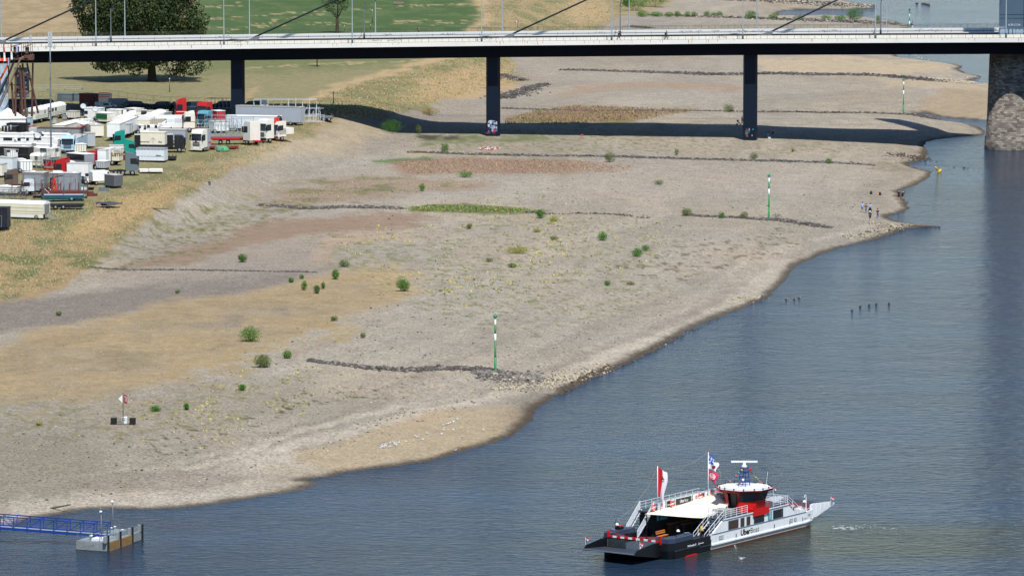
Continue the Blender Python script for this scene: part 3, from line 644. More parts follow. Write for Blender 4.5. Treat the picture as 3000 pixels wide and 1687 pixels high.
def person(loc, rz, label, h=1.75, top=('blue', 130, 180, 225), leg=('denim', 60, 90, 130), shorts=False, skirt=False, pose='stand', hair=HAIRD, bare=False, pack=None, group=None, sc=1.0, hat=None):
    k = h/1.75
    e = empty('person', loc, rz, label, 'person', group); e.scale = (k, k, k)
    # joints (facing -y): hips, knees, ankles, toes, shoulders, elbows, hands
    st = {'stand': dict(kl=(-.11, -.01, .48), al=(-.12, .02, .08), kr=(.11, -.01, .48), ar=(.13, .02, .08), el=(-.27, .02, 1.12), hl=(-.28, -.08, .88), er=(.27, .02, 1.12), hr=(.28, -.08, .88), lean=0),
          'walk': dict(kl=(-.09, -.24, .50), al=(-.09, -.34, .09), kr=(.09, .10, .47), ar=(.09, .42, .12), el=(-.26, .14, 1.13), hl=(-.26, .12, .88), er=(.26, -.12, 1.13), hr=(.25, -.28, .95), lean=-.04),
          'bend': dict(kl=(-.11, -.06, .48), al=(-.12, .04, .08), kr=(.11, -.06, .48), ar=(.13, .04, .08), el=(-.24, -.42, .98), hl=(-.12, -.52, .72), er=(.24, -.42, .98), hr=(.12, -.52, .72), lean=-.30),
          'sit': dict(kl=(-.14, -.42, .40), al=(-.14, -.50, .06), kr=(.14, -.42, .40), ar=(.14, -.52, .06), el=(-.26, -.12, .55), hl=(-.12, -.36, .45), er=(.26, -.12, .55), hr=(.12, -.36, .45), lean=-.08),
          'push': dict(kl=(-.09, -.22, .50), al=(-.09, -.30, .09), kr=(.09, .10, .47), ar=(.09, .38, .12), el=(-.27, -.18, 1.12), hl=(-.25, -.48, 1.02), er=(.27, -.18, 1.12), hr=(.25, -.48, 1.02), lean=-.08)}[pose]
    hz = .16 if pose == 'sit' else .92; ln = st['lean']; up = 0 if pose != 'bend' else -.12
    sz = hz+.52+up; P = [(0, 0, hz), (0, ln*.3, hz+.2), (0, ln*.8, hz+.42+up*.7), (0, ln, sz), (0, ln*1.15-.01, sz+.10), (0, ln*1.3-.03, sz+.22), (0, ln*1.3-.02, sz+.30),
         (-.10, 0, hz-.03), st['kl'], st['al'], (st['al'][0], st['al'][1]-.16, .04), (.10, 0, hz-.03), st['kr'], st['ar'], (st['ar'][0], st['ar'][1]-.16, .04),
         (-.19, ln, sz-.01), st['el'], st['hl'], (.19, ln, sz-.01), st['er'], st['hr'],
         (st['hl'][0], st['hl'][1]-.03, st['hl'][2]-.13), (st['hr'][0], st['hr'][1]-.03, st['hr'][2]-.13)]
    E = [(0, 1), (1, 2), (2, 3), (3, 4), (4, 5), (5, 6), (0, 7), (7, 8), (8, 9), (9, 10), (0, 11), (11, 12), (12, 13), (13, 14), (3, 15), (15, 16), (16, 17), (3, 18), (18, 19), (19, 20), (17, 21), (20, 22)]
    R = [.13, .12, .14, .11, .055, .10, .075, .09, .06, .042, .03, .09, .06, .042, .03, .06, .042, .032, .06, .042, .032, .028, .028]
    skin_mesh('body', P, E, R, SKIN, e)
    mt = cloth(*top); ml = cloth(*leg)
    if not bare:
        el = Vector(st['el']); er = Vector(st['er'])
        skin_mesh('shirt', [P[0], P[1], P[2], P[3], P[15], tuple(el), P[18], tuple(er)], [(0, 1), (1, 2), (2, 3), (3, 4), (4, 5), (3, 6), (6, 7)], [.15, .142, .165, .125, .08, .06, .08, .06], mt, e)
    if skirt:
        mb = MB(); mb.lathe([(.33, .35), (.27, .7), (.15, hz+.08)], n=10); mb.build('skirt', ml, e)
    else:
        kl = Vector(P[8]); kr = Vector(P[12]); f = .15 if shorts else 1.0
        al = Vector(P[9]); ar = Vector(P[13])
        skin_mesh('trousers', [P[0], P[7], tuple(kl), tuple(kl.lerp(al, f)), P[11], tuple(kr), tuple(kr.lerp(ar, f))], [(0, 1), (1, 2), (2, 3), (0, 4), (4, 5), (5, 6)], [.155, .115, .078, .062, .115, .078, .062], ml, e)
    mb = MB(); hc = P[5]; mb.ball((hc[0], hc[1]+.025, hc[2]+.045), .125, .95, 1, .95, 8, 5)
    if skirt or hair is HAIRF: mb.ball((hc[0], hc[1]+.09, hc[2]-.1), .1, 1, .6, 1.6, 6, 4)
    mb.build('hair', hair, e)
    mb = MB(); mb.ball((0, hc[1]-.115, hc[2]-.01), .022, 1, 1.2, 1.4, 5, 3); mb.build('nose', SKIN, e)
    if hat:
        mb = MB(); mb.lathe([(.25, hc[2]+.06), (.13, hc[2]+.08), (.11, hc[2]+.2), (.02, hc[2]+.22)], (0, hc[1], 0), 10); mb.build('hat', hat, e)
    if pack:
        mb = MB(); mb.box(-.15, .15, ln+.12, ln+.32, sz-.5, sz+.02, .05); mb.build('backpack', cloth(*pack), e)
    return e
def on_walk(px, o):
    s, _ = on_edge(px, 100, o); return bp_(s, o, zt(s)-.055)
BLK = ('black', 26, 27, 30); R = math.radians; bz = math.atan2(T.y, T.x)
person(on_walk(1812, 1.6), R(90), 'person in black walking along the near bridge walkway beside a lamp post', 1.8, BLK, BLK, pose='walk')
person(on_walk(1951, 1.6), R(96), 'person with backpack pushing a bicycle along the bridge walkway', 1.8, ('grey_dark', 70, 78, 88), BLK, pose='push', pack=('black_pack', 22, 22, 26))
person(on_walk(1226, 27.0), R(95), 'person in patterned top walking on the far bridge walkway over the green field', 1.7, ('pattern', 120, 104, 104), BLK, pose='walk', pack=BLK)
person(on_walk(2672, 27.0), R(95), 'backpacker in blue jacket and white trousers on the far bridge walkway', 1.8, ('navy_jacket', 44, 66, 120), ('white_cloth', 205, 212, 220), pose='walk', pack=BLK)
GP = 'people standing near the water'
person(G(2526, 622), R(10), 'person in light blue shirt and blue shorts standing leftmost of the group', 1.8, ('light_blue', 150, 195, 240), ('blue_shorts', 90, 130, 180), True, group=GP)
person(G(2537, 625), R(-15), 'person in brown patterned top and jeans beside the light blue shirt', 1.72, ('brown_top', 92, 82, 76), ('jeans', 92, 132, 178), group=GP)
person(G(2549, 624), R(5), 'person with long hair in sky blue jumper and long black skirt', 1.75, ('sky', 130, 205, 245), BLK, skirt=True, hair=HAIRD, group=GP)
person(G(2549, 648), R(200), 'person in black clothes with white sun hat, legs bare, nearest of the group', 1.72, BLK, BLK, True, pose='walk', group=GP, hat=mat('white_hat', rgb(235, 235, 235), .8))
person(G(2571, 640), R(30), 'person in dark brown shirt and blue jeans standing rightmost of the group', 1.75, ('dark_brown', 84, 52, 44), ('jeans_mid', 60, 108, 160), group=GP)
person(G(2633, 585), R(170), 'person in dark blue top and black shorts at the water edge', 1.8, ('navy', 26, 34, 66), BLK, True, hair=HAIRD, group='pair wading at the water edge')
person(G(2644, 584), R(150), 'person in black bending down at the water edge', 1.75, BLK, BLK, True, pose='bend', group='pair wading at the water edge')
person(G(2250, 401), R(180), 'child in blue shorts and white leggings in the bridge shade', 1.25, ('blue_grey', 74, 90, 120), ('white_leggings', 190, 200, 215))
person(G(2264, 400), R(180), 'bare chested person in dark shorts in the bridge shade', 1.75, BLK, BLK, True, bare=True)
person(G(2269, 400.5), R(180), 'small child in light blue beside the bare chested person', 1.1, ('pale_blue', 120, 140, 190), ('pale_blue', 120, 140, 190))
person(G(2174, 364), R(60), 'person in dark red standing beside the third pier with a pushchair', 1.75, ('maroon', 90, 34, 34), BLK)
person(G(613, 543), R(170), 'person in dark clothes sitting alone on the gravel below the yard', 1.7, ('dark_grey', 60, 62, 70), ('jeans_pale', 110, 120, 140), pose='sit')

# ---------------------------------------------------------------- bicycles, pushchair, bags
def bicycle(loc, rz, label, tilt=0.0):
    e = empty('bicycle', loc, 0, label, 'bicycle', rot=(tilt, 0, rz)); m = mat('bike_black', rgb(34, 36, 38), .5); tm = mat('tyre_rubber', rgb(30, 30, 30), .9)
    for x in (-.53, .53):
        mb = MB(); pts = [(x+.34*math.cos(a), 0, .35+.34*math.sin(a)) for a in [i*math.pi/12 for i in range(25)]]; mb.path(pts, .022, 5)
        w = mb.build('wheel', tm, e); mb = MB()
        for i in range(8): a = i*math.pi/8; mb.bar((x-.33*math.cos(a), 0, .35-.33*math.sin(a)), (x+.33*math.cos(a), 0, .35+.33*math.sin(a)), .004, 3)
        mb.lathe([(.04, -.05), (.04, .05)], (x, 0, .35), 8, 'y'); mb.build('spokes', galv, w)
    mb = MB(); bb = (-.08, 0, .3); hd = (.36, 0, .82); st = (-.2, 0, .78); ra = (-.53, 0, .35)
    for a, b_, r in ((bb, hd, .035), (bb, st, .022), ((-.19, 0, .66), (.35, 0, .76), .02), (ra, bb, .014), (ra, st, .012), ((.36, 0, .95), (.40, 0, .68), .022), ((.40, 0, .68), (.53, 0, .35), .02)): mb.bar(a, b_, r, 6)
    mb.build('frame', m, e)
    mb = MB(); mb.bar(st, (-.23, 0, .95), .015, 5); mb.box(-.36, -.12, -.07, .07, .94, .99, .02); mb.build('saddle', m, e)
    mb = MB(); mb.path([(.25, -.3, 1.02), (.36, -.2, 1.04), (.37, .2, 1.04), (.25, .3, 1.02)], .014, 5); mb.bar((.36, 0, .93), (.37, 0, 1.04), .016); mb.build('handlebar', m, e)
    mb = MB(); mb.bar((-.08, -.1, .3), (-.08, .1, .3), .03); mb.bar((-.08, .09, .3), (.04, .09, .18), .012); mb.bar((-.08, -.09, .3), (-.2, -.09, .42), .012); mb.build('pedals', m, e)
    mb = MB(); pts = [(-.53+.38*math.cos(a), 0, .35+.38*math.sin(a)) for a in [.3+i*.3 for i in range(8)]]; mb.path(pts, .02, 4); mb.build('mudguard', m, e)
    return e
bicycle(G(2276, 641)+Vector((0, .15, 0)), 0, 'black bicycle leaning on the rocks beside a green and white pole', R(6))
bicycle(on_walk(1951, 1.0), bz, 'bicycle pushed along the near bridge walkway')
e = empty('pushchair', G(2164, 366), R(-20), 'dark pushchair in the shade beside the third pier', 'pushchair'); m = cloth('stroller', 22, 22, 28)
mb = MB(); mb.path([(-.45, 0, 1.05), (-.2, 0, .55), (.35, 0, .2)], .03); mb.path([(-.35, 0, .2), (.1, 0, .6)], .03); mb.build('frame', m, e)
mb = MB(); mb.prism([(-.3, .75), (-.15, .45), (.25, .4), (.3, .48), (-.05, .55), (-.15, .85)], -.22, .22); mb.build('seat', m, e)
mb = MB(); mb.prism([(-.35, .75), (-.4, 1.0), (-.2, 1.08), (.0, .98), (-.1, .8)], -.23, .23); mb.build('hood', m, e)
for x, y in ((-.38, -.25), (-.38, .25), (.38, 0)):
    mb = MB(); mb.lathe([(.13, -.03), (.14, 0), (.13, .03)], (x, y, .14), 10, 'y'); mb.build('wheel', MATS['tyre_rubber'], e)
for px, py, lab, h in ((2552, 569, 'dark backpack standing on the gravel, farther from the water', .62), (2578, 572, 'dark backpack with orange bag beside it on the gravel', .6)):
    e = empty('backpack', G(px, py), R(20), lab, 'backpack', 'backpacks on the gravel'); c = cloth('rucksack', 44, 52, 66)
    mb = MB(); mb.lathe([(.16, 0), (.27, .05), (.26, .3), (.2, .5), (.08, h)], n=9); mb.build('bag', c, e)
    mb = MB(); mb.lathe([(.1, .1), (.14, .14), (.12, .34), (.05, .38)], (.02, -.25, 0), 8); mb.build('front_pocket', c, e)
    if 'orange' in lab: mb = MB(); mb.ball((-.38, -.05, .16), .2, 1, .8, .85); tag(mb.build('stuff_sack', cloth('orange', 236, 140, 108)), 'orange sack lying against the dark backpack', 'bag').location = G(px, py)
# ---------------------------------------------------------------- rocks
_ph = (1+5**.5)/2
ICO = np.array([(-1,_ph,0),(1,_ph,0),(-1,-_ph,0),(1,-_ph,0),(0,-1,_ph),(0,1,_ph),(0,-1,-_ph),(0,1,-_ph),(_ph,0,-1),(_ph,0,1),(-_ph,0,-1),(-_ph,0,1)], float)/1.9
ICF = np.array([(0,11,5),(0,5,1),(0,1,7),(0,7,10),(0,10,11),(1,5,9),(5,11,4),(11,10,2),(10,7,6),(7,1,8),(3,9,4),(3,4,2),(3,2,6),(3,6,8),(3,8,9),(4,9,5),(2,4,11),(6,2,10),(8,6,7),(9,8,1)])
def np_mesh(name, V, Fc, mats, mi=None, parent=None, smooth=False):
    me = bpy.data.meshes.new(name); V = np.asarray(V, float); Fc = np.asarray(Fc, int); k = Fc.shape[1]
    me.vertices.add(len(V)); me.vertices.foreach_set('co', V.ravel())
    me.loops.add(Fc.size); me.loops.foreach_set('vertex_index', Fc.ravel())
    me.polygons.add(len(Fc)); me.polygons.foreach_set('loop_start', np.arange(0, Fc.size, k)); me.polygons.foreach_set('loop_total', np.full(len(Fc), k))
    for m in mats: me.materials.append(m)
    if mi is not None: me.polygons.foreach_set('material_index', np.asarray(mi, int))
    me.polygons.foreach_set('use_smooth', np.full(len(Fc), smooth)); me.update(); me.validate()
    o = bpy.data.objects.new(name, me); COL.objects.link(o)
    if parent: o.parent = parent
    return o
def rocks(centers, sizes, flat=.7):
    n = len(centers); V = np.tile(ICO, (n, 1, 1))*rng.uniform(.62, 1.15, (n, 12, 1))
    V *= rng.uniform(.7, 1.25, (n, 1, 3)); V[:, :, 2] *= flat
    a = rng.uniform(0, 6.28, n); c, s = np.cos(a)[:, None], np.sin(a)[:, None]
    x, y = V[:, :, 0]*c-V[:, :, 1]*s, V[:, :, 0]*s+V[:, :, 1]*c
    V = np.stack([x, y, V[:, :, 2]], -1)*np.asarray(sizes)[:, None, None]+np.asarray(centers)[:, None, :]
    return V.reshape(-1, 3), (ICF[None]+12*np.arange(n)[:, None, None]).reshape(-1, 3)
basalt = mat('basalt', rgb(84, 80, 76), .85, var=.35, scale=1.3); basalt2 = mat('basalt_grey', rgb(124, 119, 112), .85, var=.25, scale=1.3)
pale = mat('pale_stone', rgb(176, 165, 141), .9, var=.3, scale=1.3); wetst = mat('wet_stone', rgb(84, 72, 58), .6, var=.3, scale=1.3)
RM = [basalt, basalt2, pale, wetst]
def groyne(lab, pts, n, spread, size, pal=0.0, nm='rock_groyne', heap=.35, mix=(.7, .25, .0, .05), endpal=None):
    n = int(n*1.8); size = (size[0]*.42, size[1]*.68)
    pts = [G(*p) for p in pts]; seg = [(b-a).length for a, b in zip(pts[:-1], pts[1:])]; tot = sum(seg); C_ = []; Sz = []; MI = []
    for i in range(n):
        t = random.random()*tot; f = t/tot; j = 0
        while j < len(seg)-1 and t > seg[j]: t -= seg[j]; j += 1
        u = min(t/seg[j], 1); p = pts[j].lerp(pts[j+1], u); d = (pts[j+1]-pts[j]).normalized(); nn = Vector((-d.y, d.x, 0))
        sp = spread[min(int(u*0+j), len(spread)-1)] if isinstance(spread, (list, tuple)) else spread
        if isinstance(spread, (list, tuple)) and j+1 < len(spread): sp = spread[j]*(1-u)+spread[j+1]*u
        q = random.gauss(0, .5); w = p+nn*sp*q; z = max(gz(w.x, w.y), -.3); s = random.uniform(*size)*(1.25 if abs(q) < .3 else .8)
        C_.append((w.x, w.y, z+s*.15+heap*sp*.25*max(0, 1-abs(q)*1.1)*random.random())); Sz.append(s)
        r = random.random(); m = [mix[0], mix[0]+mix[1], mix[0]+mix[1]+mix[2]]
        k = 0 if r < m[0] else 1 if r < m[1] else 2 if r < m[2] else 3
        if endpal and f > endpal and random.random() < (f-endpal)/(1-endpal)*1.6: k = 2
        if z < .12: k = 3 if random.random() < .8 else k
        MI.append(k)
    V, Fc = rocks(C_, Sz); o = np_mesh(nm, V, Fc, RM, np.repeat(MI, 20)); return tag(o, lab, 'rock groyne', kind='stuff')
groyne('dark rubble groyne running to the nearest green and white pole', [(905,1058),(960,1064),(1090,1080),(1200,1086),(1300,1080),(1400,1083),(1450,1090)], 620, [.5,.8,1.1,1.6,1.6,1.8,2.4], (.28,.62), heap=.6)
groyne('grey stone mound round the foot of the nearest pole', [(1385,1092),(1450,1097),(1520,1108),(1580,1120)], 520, [1.2,4.5,5.2,2.5], (.28,.6), mix=(.35,.55,.1,0), heap=.3)
groyne('pale yellow rubble spreading from the nearest pole to the water', [(1440,1140),(1560,1130),(1650,1115),(1740,1092),(1790,1070)], 1000, [1.5,4.5,6.5,5.0,2.0], (.14,.36), mix=(.05,.25,.65,.05), heap=.02)
groyne('long dark rubble line left of the green mat of plants', [(762,602),(830,606),(900,612),(1000,608),(1180,612)], 700, [.7,1.1,1.4,1.2,1.2], (.25,.6), heap=.5)
groyne('scattered dark stones right of the green mat of plants', [(1535,622),(1600,627),(1700,626),(1800,628),(1900,640)], 90, 1.0, (.25,.5))
groyne('dark rubble round the second green and white pole', [(2000,632),(2100,636),(2180,640),(2252,644),(2320,650),(2380,660),(2432,668)], 460, [.6,.8,1.0,1.6,2.2,2.4,1.2], (.25,.6), heap=.4)
groyne('thin dark stone line in the left part of the gravel', [(262,783),(330,789),(450,791),(560,791),(700,794),(800,796),(930,798)], 520, [.5,.9,.9,.7,.5,.4,.3], (.15,.35), heap=.3)
groyne('dark stone line below the bridge shadow', [(1195,447),(1350,452),(1500,456),(1700,458),(1900,463),(2100,469),(2300,474),(2450,479),(2560,486)], 1100, [.8,1.3,1.4,1.2,1.2,1.1,1.1,.9,.6], (.25,.62), heap=.4)
groyne('dark groyne crossing the gravel beyond the bridge', [(1640,206),(1800,210),(1950,214),(2100,220),(2300,217),(2450,220),(2600,224),(2700,234),(2780,240),(2860,246)], 1500, [.6,1.2,2.2,3,3,2.5,3,6,5,2], (.3,.7), heap=.4, endpal=.85)
groyne('thin dark stone line just beyond the bridge shadow', [(1460,318),(1600,322),(1700,325),(2050,326),(2200,328),(2400,331),(2600,334),(2700,338),(2740,350)], 800, [.8,.9,.5,.6,.8,.8,1,2.4,1.5], (.25,.6), heap=.3)
groyne('rubble spit with shrubs seen above the bridge on the right', [(1900,46),(2050,50),(2200,54),(2350,60),(2500,66),(2600,70),(2655,77)], 1500, [1.5,2,3,4,5,4,1.5], (.3,.7), mix=(.55,.3,.1,.05), heap=.4)
groyne('uppermost pale rubble spit at the top edge', [(2080,-2),(2200,3),(2320,5),(2420,12),(2500,17),(2560,20)], 1400, [2,3,6,7,5,1.5], (.35,.75), mix=(.35,.35,.27,.03), heap=.25)
groyne('steep dark rubble heap between bushes beyond the second pier', [(1465,290),(1500,278),(1545,262),(1600,247)], 420, [3,3.5,3,1.5], (.3,.7), mix=(.9,.1,0,0), heap=.5)
groyne('small dark rubble heap next to the second pier', [(1470,222),(1500,228),(1525,238)], 160, 3, (.3,.6), mix=(.6,.4,0,0), heap=.5)
groyne('small rubble heap on the bank beyond the bridge railing', [(1850,78),(1900,84)], 120, 2.5, (.3,.6), mix=(.9,.1,0,0), heap=.4)
groyne('pale rubble beside the group of people', [(2545,655),(2600,660),(2640,668),(2560,680),(2480,700)], 420, [2,5,4,4,2], (.12,.32), mix=(.1,.2,.65,.05), heap=.1)
groyne('low rubble spit reaching into the water below the group of people', [(2640,660),(2690,663),(2755,665)], 160, .7, (.18,.35), mix=(.2,.1,.2,.5), heap=.2)
groyne('pale flat stones near the waterline in mid beach', [(2150,880),(2190,872),(2230,868)], 130, 3.0, (.12,.3), mix=(.05,.2,.75,0), heap=.05)
groyne('submerged row of stones beside the yellow buoy', [(2785,489),(2830,491),(2885,497)], 110, .9, (.3,.5), mix=(.1,.3,.3,.3), heap=.3)
groyne('wet brown stones on the shallows above the yellow buoy', [(2610,455),(2680,458),(2740,470),(2780,470)], 320, [4,8,8,5], (.18,.42), mix=(.05,.1,.15,.7), heap=.05)
groyne('pale stones strewn along the inland edge of the sandy hollow', [(1120,1240),(1060,1250),(1180,1212),(1260,1200),(1420,1190)], 70, 1.8, (.1,.28), mix=(.2,.2,.6,0), heap=.02)
groyne('row of wet stones along the waterline', [(2110,930),(1980,992),(1860,1055),(1740,1106),(1640,1158)], 420, .9, (.12,.3), mix=(.1,.05,.05,.8), heap=.02)
def scatter(poly, n):
    xs = [p[0] for p in poly]; ys = [p[1] for p in poly]; out = []
    while len(out) < n:
        P = np.stack([rng.uniform(min(xs), max(xs), 400), rng.uniform(min(ys), max(ys), 400)], 1)
        out += [tuple(p) for p in P[sdist(P, poly) > 0]]
    return out[:n]
BEACH = [(0,1250),(500,1120),(900,950),(1250,800),(1000,640),(900,500),(1100,400),(1700,420),(2600,440),(2500,640),(2250,800),(1900,960),(1550,1150),(900,1360),(300,1460),(0,1480)]
pts = [G(*p) for p in scatter(BEACH, 2600)]
V, Fc = rocks([(p.x, p.y, p.z+.02) for p in pts], rng.uniform(.05, .13, len(pts))*rng.choice([1, 1, 1, 1.8], len(pts)))
tag(np_mesh('loose_stones', V, Fc, RM, np.repeat(rng.choice([0, 1, 2, 3], len(pts), p=[.4, .3, .15, .15]), 20)), 'loose stones strewn over the gravel', 'stones', kind='stuff')
# ---------------------------------------------------------------- plants
def leafy(nm, r, g, b, tr=.25):
    m = mat(nm, rgb(r, g, b), .65, var=.3, scale=.9, spec=.2)
    return m
TONE = {'fresh': leafy('leaf_fresh', 84, 136, 42), 'dark': leafy('leaf_dark', 60, 102, 36), 'olive': leafy('leaf_olive', 104, 120, 54), 'grey': leafy('leaf_grey', 108, 122, 84), 'yellow': leafy('leaf_yellow', 158, 156, 62), 'dry': leafy('leaf_dry', 176, 146, 92), 'red': leafy('leaf_red', 136, 92, 72), 'oak': leafy('leaf_oak', 48, 64, 34), 'oak2': leafy('leaf_oak_pale', 70, 82, 46)}
stemm = mat('stem_brown', rgb(96, 80, 58), .9); bark = mat('bark', rgb(70, 60, 50), .95, var=.3, scale=2)
def leaves(ell, n, size, up=.3, shell=.75):
    """leaf quads spread through ellipsoids [(cx,cy,cz,rx,ry,rz)]"""
    ell = np.array(ell, float); vol = ell[:, 3]*ell[:, 4]*ell[:, 5]; k = rng.choice(len(ell), n, p=vol/vol.sum())
    d = rng.normal(size=(n, 3)); d /= np.linalg.norm(d, axis=1)[:, None]; r = rng.uniform(0, 1, n)**(1/3.)*(1-shell*.0); r = np.where(rng.random(n) < shell, rng.uniform(.78, 1.08, n), r)
    c = ell[k, :3]+d*r[:, None]*ell[k, 3:]
    nn = d*.8+rng.normal(size=(n, 3))*.7+np.array([0, 0, up]); nn /= np.linalg.norm(nn, axis=1)[:, None]
    a = np.cross(nn, rng.normal(size=(n, 3))); a /= np.linalg.norm(a, axis=1)[:, None]; b_ = np.cross(nn, a)
    s = size*rng.uniform(.6, 1.3, n)[:, None]
    V = np.stack([c-a*s, c-b_*s*.55, c+a*s, c+b_*s*.55], 1)
    return V.reshape(-1, 3), (np.arange(n)[:, None]*4+np.arange(4)[None])
BUSH = []
def bush(px, py, w, h, tone, lab, n=None, nm='bush', cat='bush', group=None, tone2=None):
    p = G(px, py); k = ppm(p); W2 = w/k/2*1.25; H = h/k*1.2
    e = empty(nm, p, 0, lab, cat, group)
    ell = [(random.uniform(-.5, .5)*W2, random.uniform(-.4, .4)*W2, H*random.uniform(.35, .62), W2*random.uniform(.35, .6), W2*.5, H*random.uniform(.3, .42)) for _ in range(6)]+[(0, 0, H*.5, W2*.75, W2*.6, H*.48)]
    n = n or int(min(2600, max(200, w*h*1.8))); V, Fc = leaves(ell, n, max(.07, .95/k*1.15), .5)
    V[:, 2] = np.maximum(V[:, 2], .02)
    mi = (rng.random(n) < .3).astype(int)
    np_mesh('foliage', V, Fc, [TONE[tone], TONE[tone2 or {'fresh': 'dark', 'dark': 'fresh', 'olive': 'grey'}.get(tone, 'olive')]], mi, e)
    mb = MB()
    for i in range(5): a = random.random()*6.28; mb.bar((0, 0, 0), (W2*.6*math.cos(a), W2*.5*math.sin(a), H*random.uniform(.5, .8)), .03, 4, .01)
    mb.build('stems', stemm, e); BUSH.append(e); return e
GB = 'green shrubs on the gravel'
for a in ((735,1000,58,40,'fresh','largest round green shrub, on the dry grass in the left half'),(1183,853,42,32,'fresh','round green shrub at the right tip of the dry grass patch'),
 (843,1050,28,20,'fresh','round green tuft left of the nearest rubble groyne'),(766,1076,50,34,'olive','ragged olive shrub below the round green tuft'),(712,768,30,22,'dark','dark round shrub above the thin stone line, left half'),
 (712,1143,22,16,'fresh','small green tuft right above the two-box sign float'),(459,1204,32,14,'fresh','low green plant right of the sign float'),(545,1200,18,18,'fresh','upright green plant right of the low green plant'),
 (115,1246,20,10,'yellow','small yellow green tuft left of the sign float'),(927,860,22,22,'dark','green shrub on the dry grass, lower of the close pair'),(890,850,18,24,'fresh','upright shrub left of the pair on the dry grass'),
 (947,846,14,18,'fresh','small upright shrub, upper of the close pair'),(854,828,18,14,'fresh','small tuft left above the close pair of shrubs'),(883,817,14,12,'fresh','tiny tuft above the upright shrub'),(982,818,24,26,'fresh','green shrub left of the pale sand arc'),
 (1009,782,26,20,'olive','brown green tuft below the sparse plant patch'),(1765,705,28,24,'fresh','green shrub in mid gravel, left of a wide one'),(1866,752,34,22,'fresh','wide bright shrub in mid gravel, lower right of a pair'),(1892,735,20,16,'fresh','small shrub just right above the wide bright shrub'),
 (1587,640,30,24,'fresh','green shrub at the right end of the green mat'),(1621,652,28,16,'yellow','yellow green tuft right of the green mat shrub'),(1516,742,62,17,'yellow','long low yellow green plant patch in mid gravel'),(1434,767,24,10,'olive','low tuft below the long low plant patch'),
 (1499,784,28,12,'olive','low tuft near mid gravel above the pole'),(1377,671,20,14,'olive','small olive tuft below the green mat'),(1572,680,26,10,'yellow','flat yellow green tuft in a row below the mat'),(1624,718-14,26,12,'olive','flat olive tuft in a row below the mat'),
 (1780,837,20,14,'fresh','small tuft above the open gravel slope'),(1847,834,28,8,'olive','flat olive strip of plants beside the small tuft'),(1787,475,34,26,'grey','grey green spiky shrub on the dark stone line'),(1303,450,24,28,'fresh','upright green shrub at the left end of the dark stone line'),
 (1362,520,46,16,'fresh','bright green creeping plants between the red patches'),(1235,560,22,20,'fresh','green tuft in the lower red plant patch'),(1930,541,32,13,'grey','grey green cushion left above the second pole'),(2013,633,32,20,'olive','olive grass clump at the left of the second pole stones'),
 (2112,640,18,18,'fresh','leafy shrub between olive clumps left of the second pole'),(2180,640,24,18,'grey','pale grass clump just left of the second pole'),(2428,480,20,16,'fresh','green clump on the dark stone line right part'),(2208,468,26,18,'grey','pale clump on the dark stone line by the third pier'),
 (1983,455,12,18,'fresh','small lone shrub left of the third pier foreground'),(2323,446,12,10,'yellow','tiny yellow tuft right of the third pier'),(2135,328,30,20,'grey','round grey green shrub left of the third pier'),(1150,388,76,34,'dark','wide dark green shrub at the lower edge of the bridge shadow'),
 (1226,392,18,24,'olive','narrow shrub right of the wide dark one'),(1260,338,50,20,'dry','bare brown brush on the edge of the bridge shadow'),(520,1110-250,16,10,'olive','tiny olive tuft on the dark gravel'),(172,925,18,12,'olive','small tuft on the dark gravel at the left'),
 (1063,990,16,14,'grey','small grey tuft above the rubble groyne'),(980,940,22,14,'olive','grey olive tuft below the large dry patch'),(1281,782,0,0,'','')):
    if a[2]: bush(*a[:6], group=GB)
for i, (px, w, h) in enumerate(((1985,22,15),(2014,18,15),(2034,20,14),(2070,20,14),(2088,18,12),(2107,22,15),(2200,34,22),(2505,42,34),(2571,16,18),(2460,34,14),(2265,30,16),(1960,30,12),(1925,36,14),(1885,40,15),(2340,30,12),(2420,30,14))):
    y = 50 if px < 2150 else 56+(px-2200)*.02
    bush(px, y+ (3 if px in (2571,) else 0), w, h, 'dark' if px in (2505, 2200) else 'fresh', 'shrub on the rubble line beyond the bridge, %s' % ('first from the left', 'second', 'third', 'fourth', 'fifth', 'sixth of the row', 'tall one left of the last wire mast', 'large round one by the upper pond', 'narrow one right of the large round shrub', 'low one below the pond', 'low one left of the pond', 'low clump at the left end', 'second clump from the left end', 'leftmost long clump', 'low clump under the fourth cable', 'clump under the pond')[i], group='shrubs on the far rubble line')
for i, (px, py, w, h) in enumerate(((1865,32,60,50),(1920,22,70,60),(1840,20,40,40),(1950,0,50,24))):
    bush(px, py, w, h, 'fresh', 'tall green thicket beyond the bridge, ' + ('broad lower one', 'broad right one', 'narrow left one', 'darker one at the top edge')[i], 3800, group='green thickets', tone2='dark')
# green mat on the groyne
P_ = scatter([(1180,612),(1250,604),(1400,606),(1550,616),(1590,624),(1400,624),(1250,622)], 1500); V = []; 
C_ = np.array([tuple(G(*p)) for p in P_]); C_[:, 2] += rng.uniform(.0, .45, len(C_)); n_ = len(C_)
Vv, Fc = leaves([(0, 0, 0, 1, 1, 1)], n_, .16, 1.0); Vv = Vv.reshape(n_, 4, 3); Vv = Vv-Vv.mean(1, keepdims=True)+C_[:, None]
tag(np_mesh('ground_cover', Vv.reshape(-1, 3), Fc, [TONE['olive'], TONE['fresh'], TONE['yellow']], rng.integers(0, 3, n_)), 'dense mat of green creeping plants on the stone line', 'plants', kind='stuff')
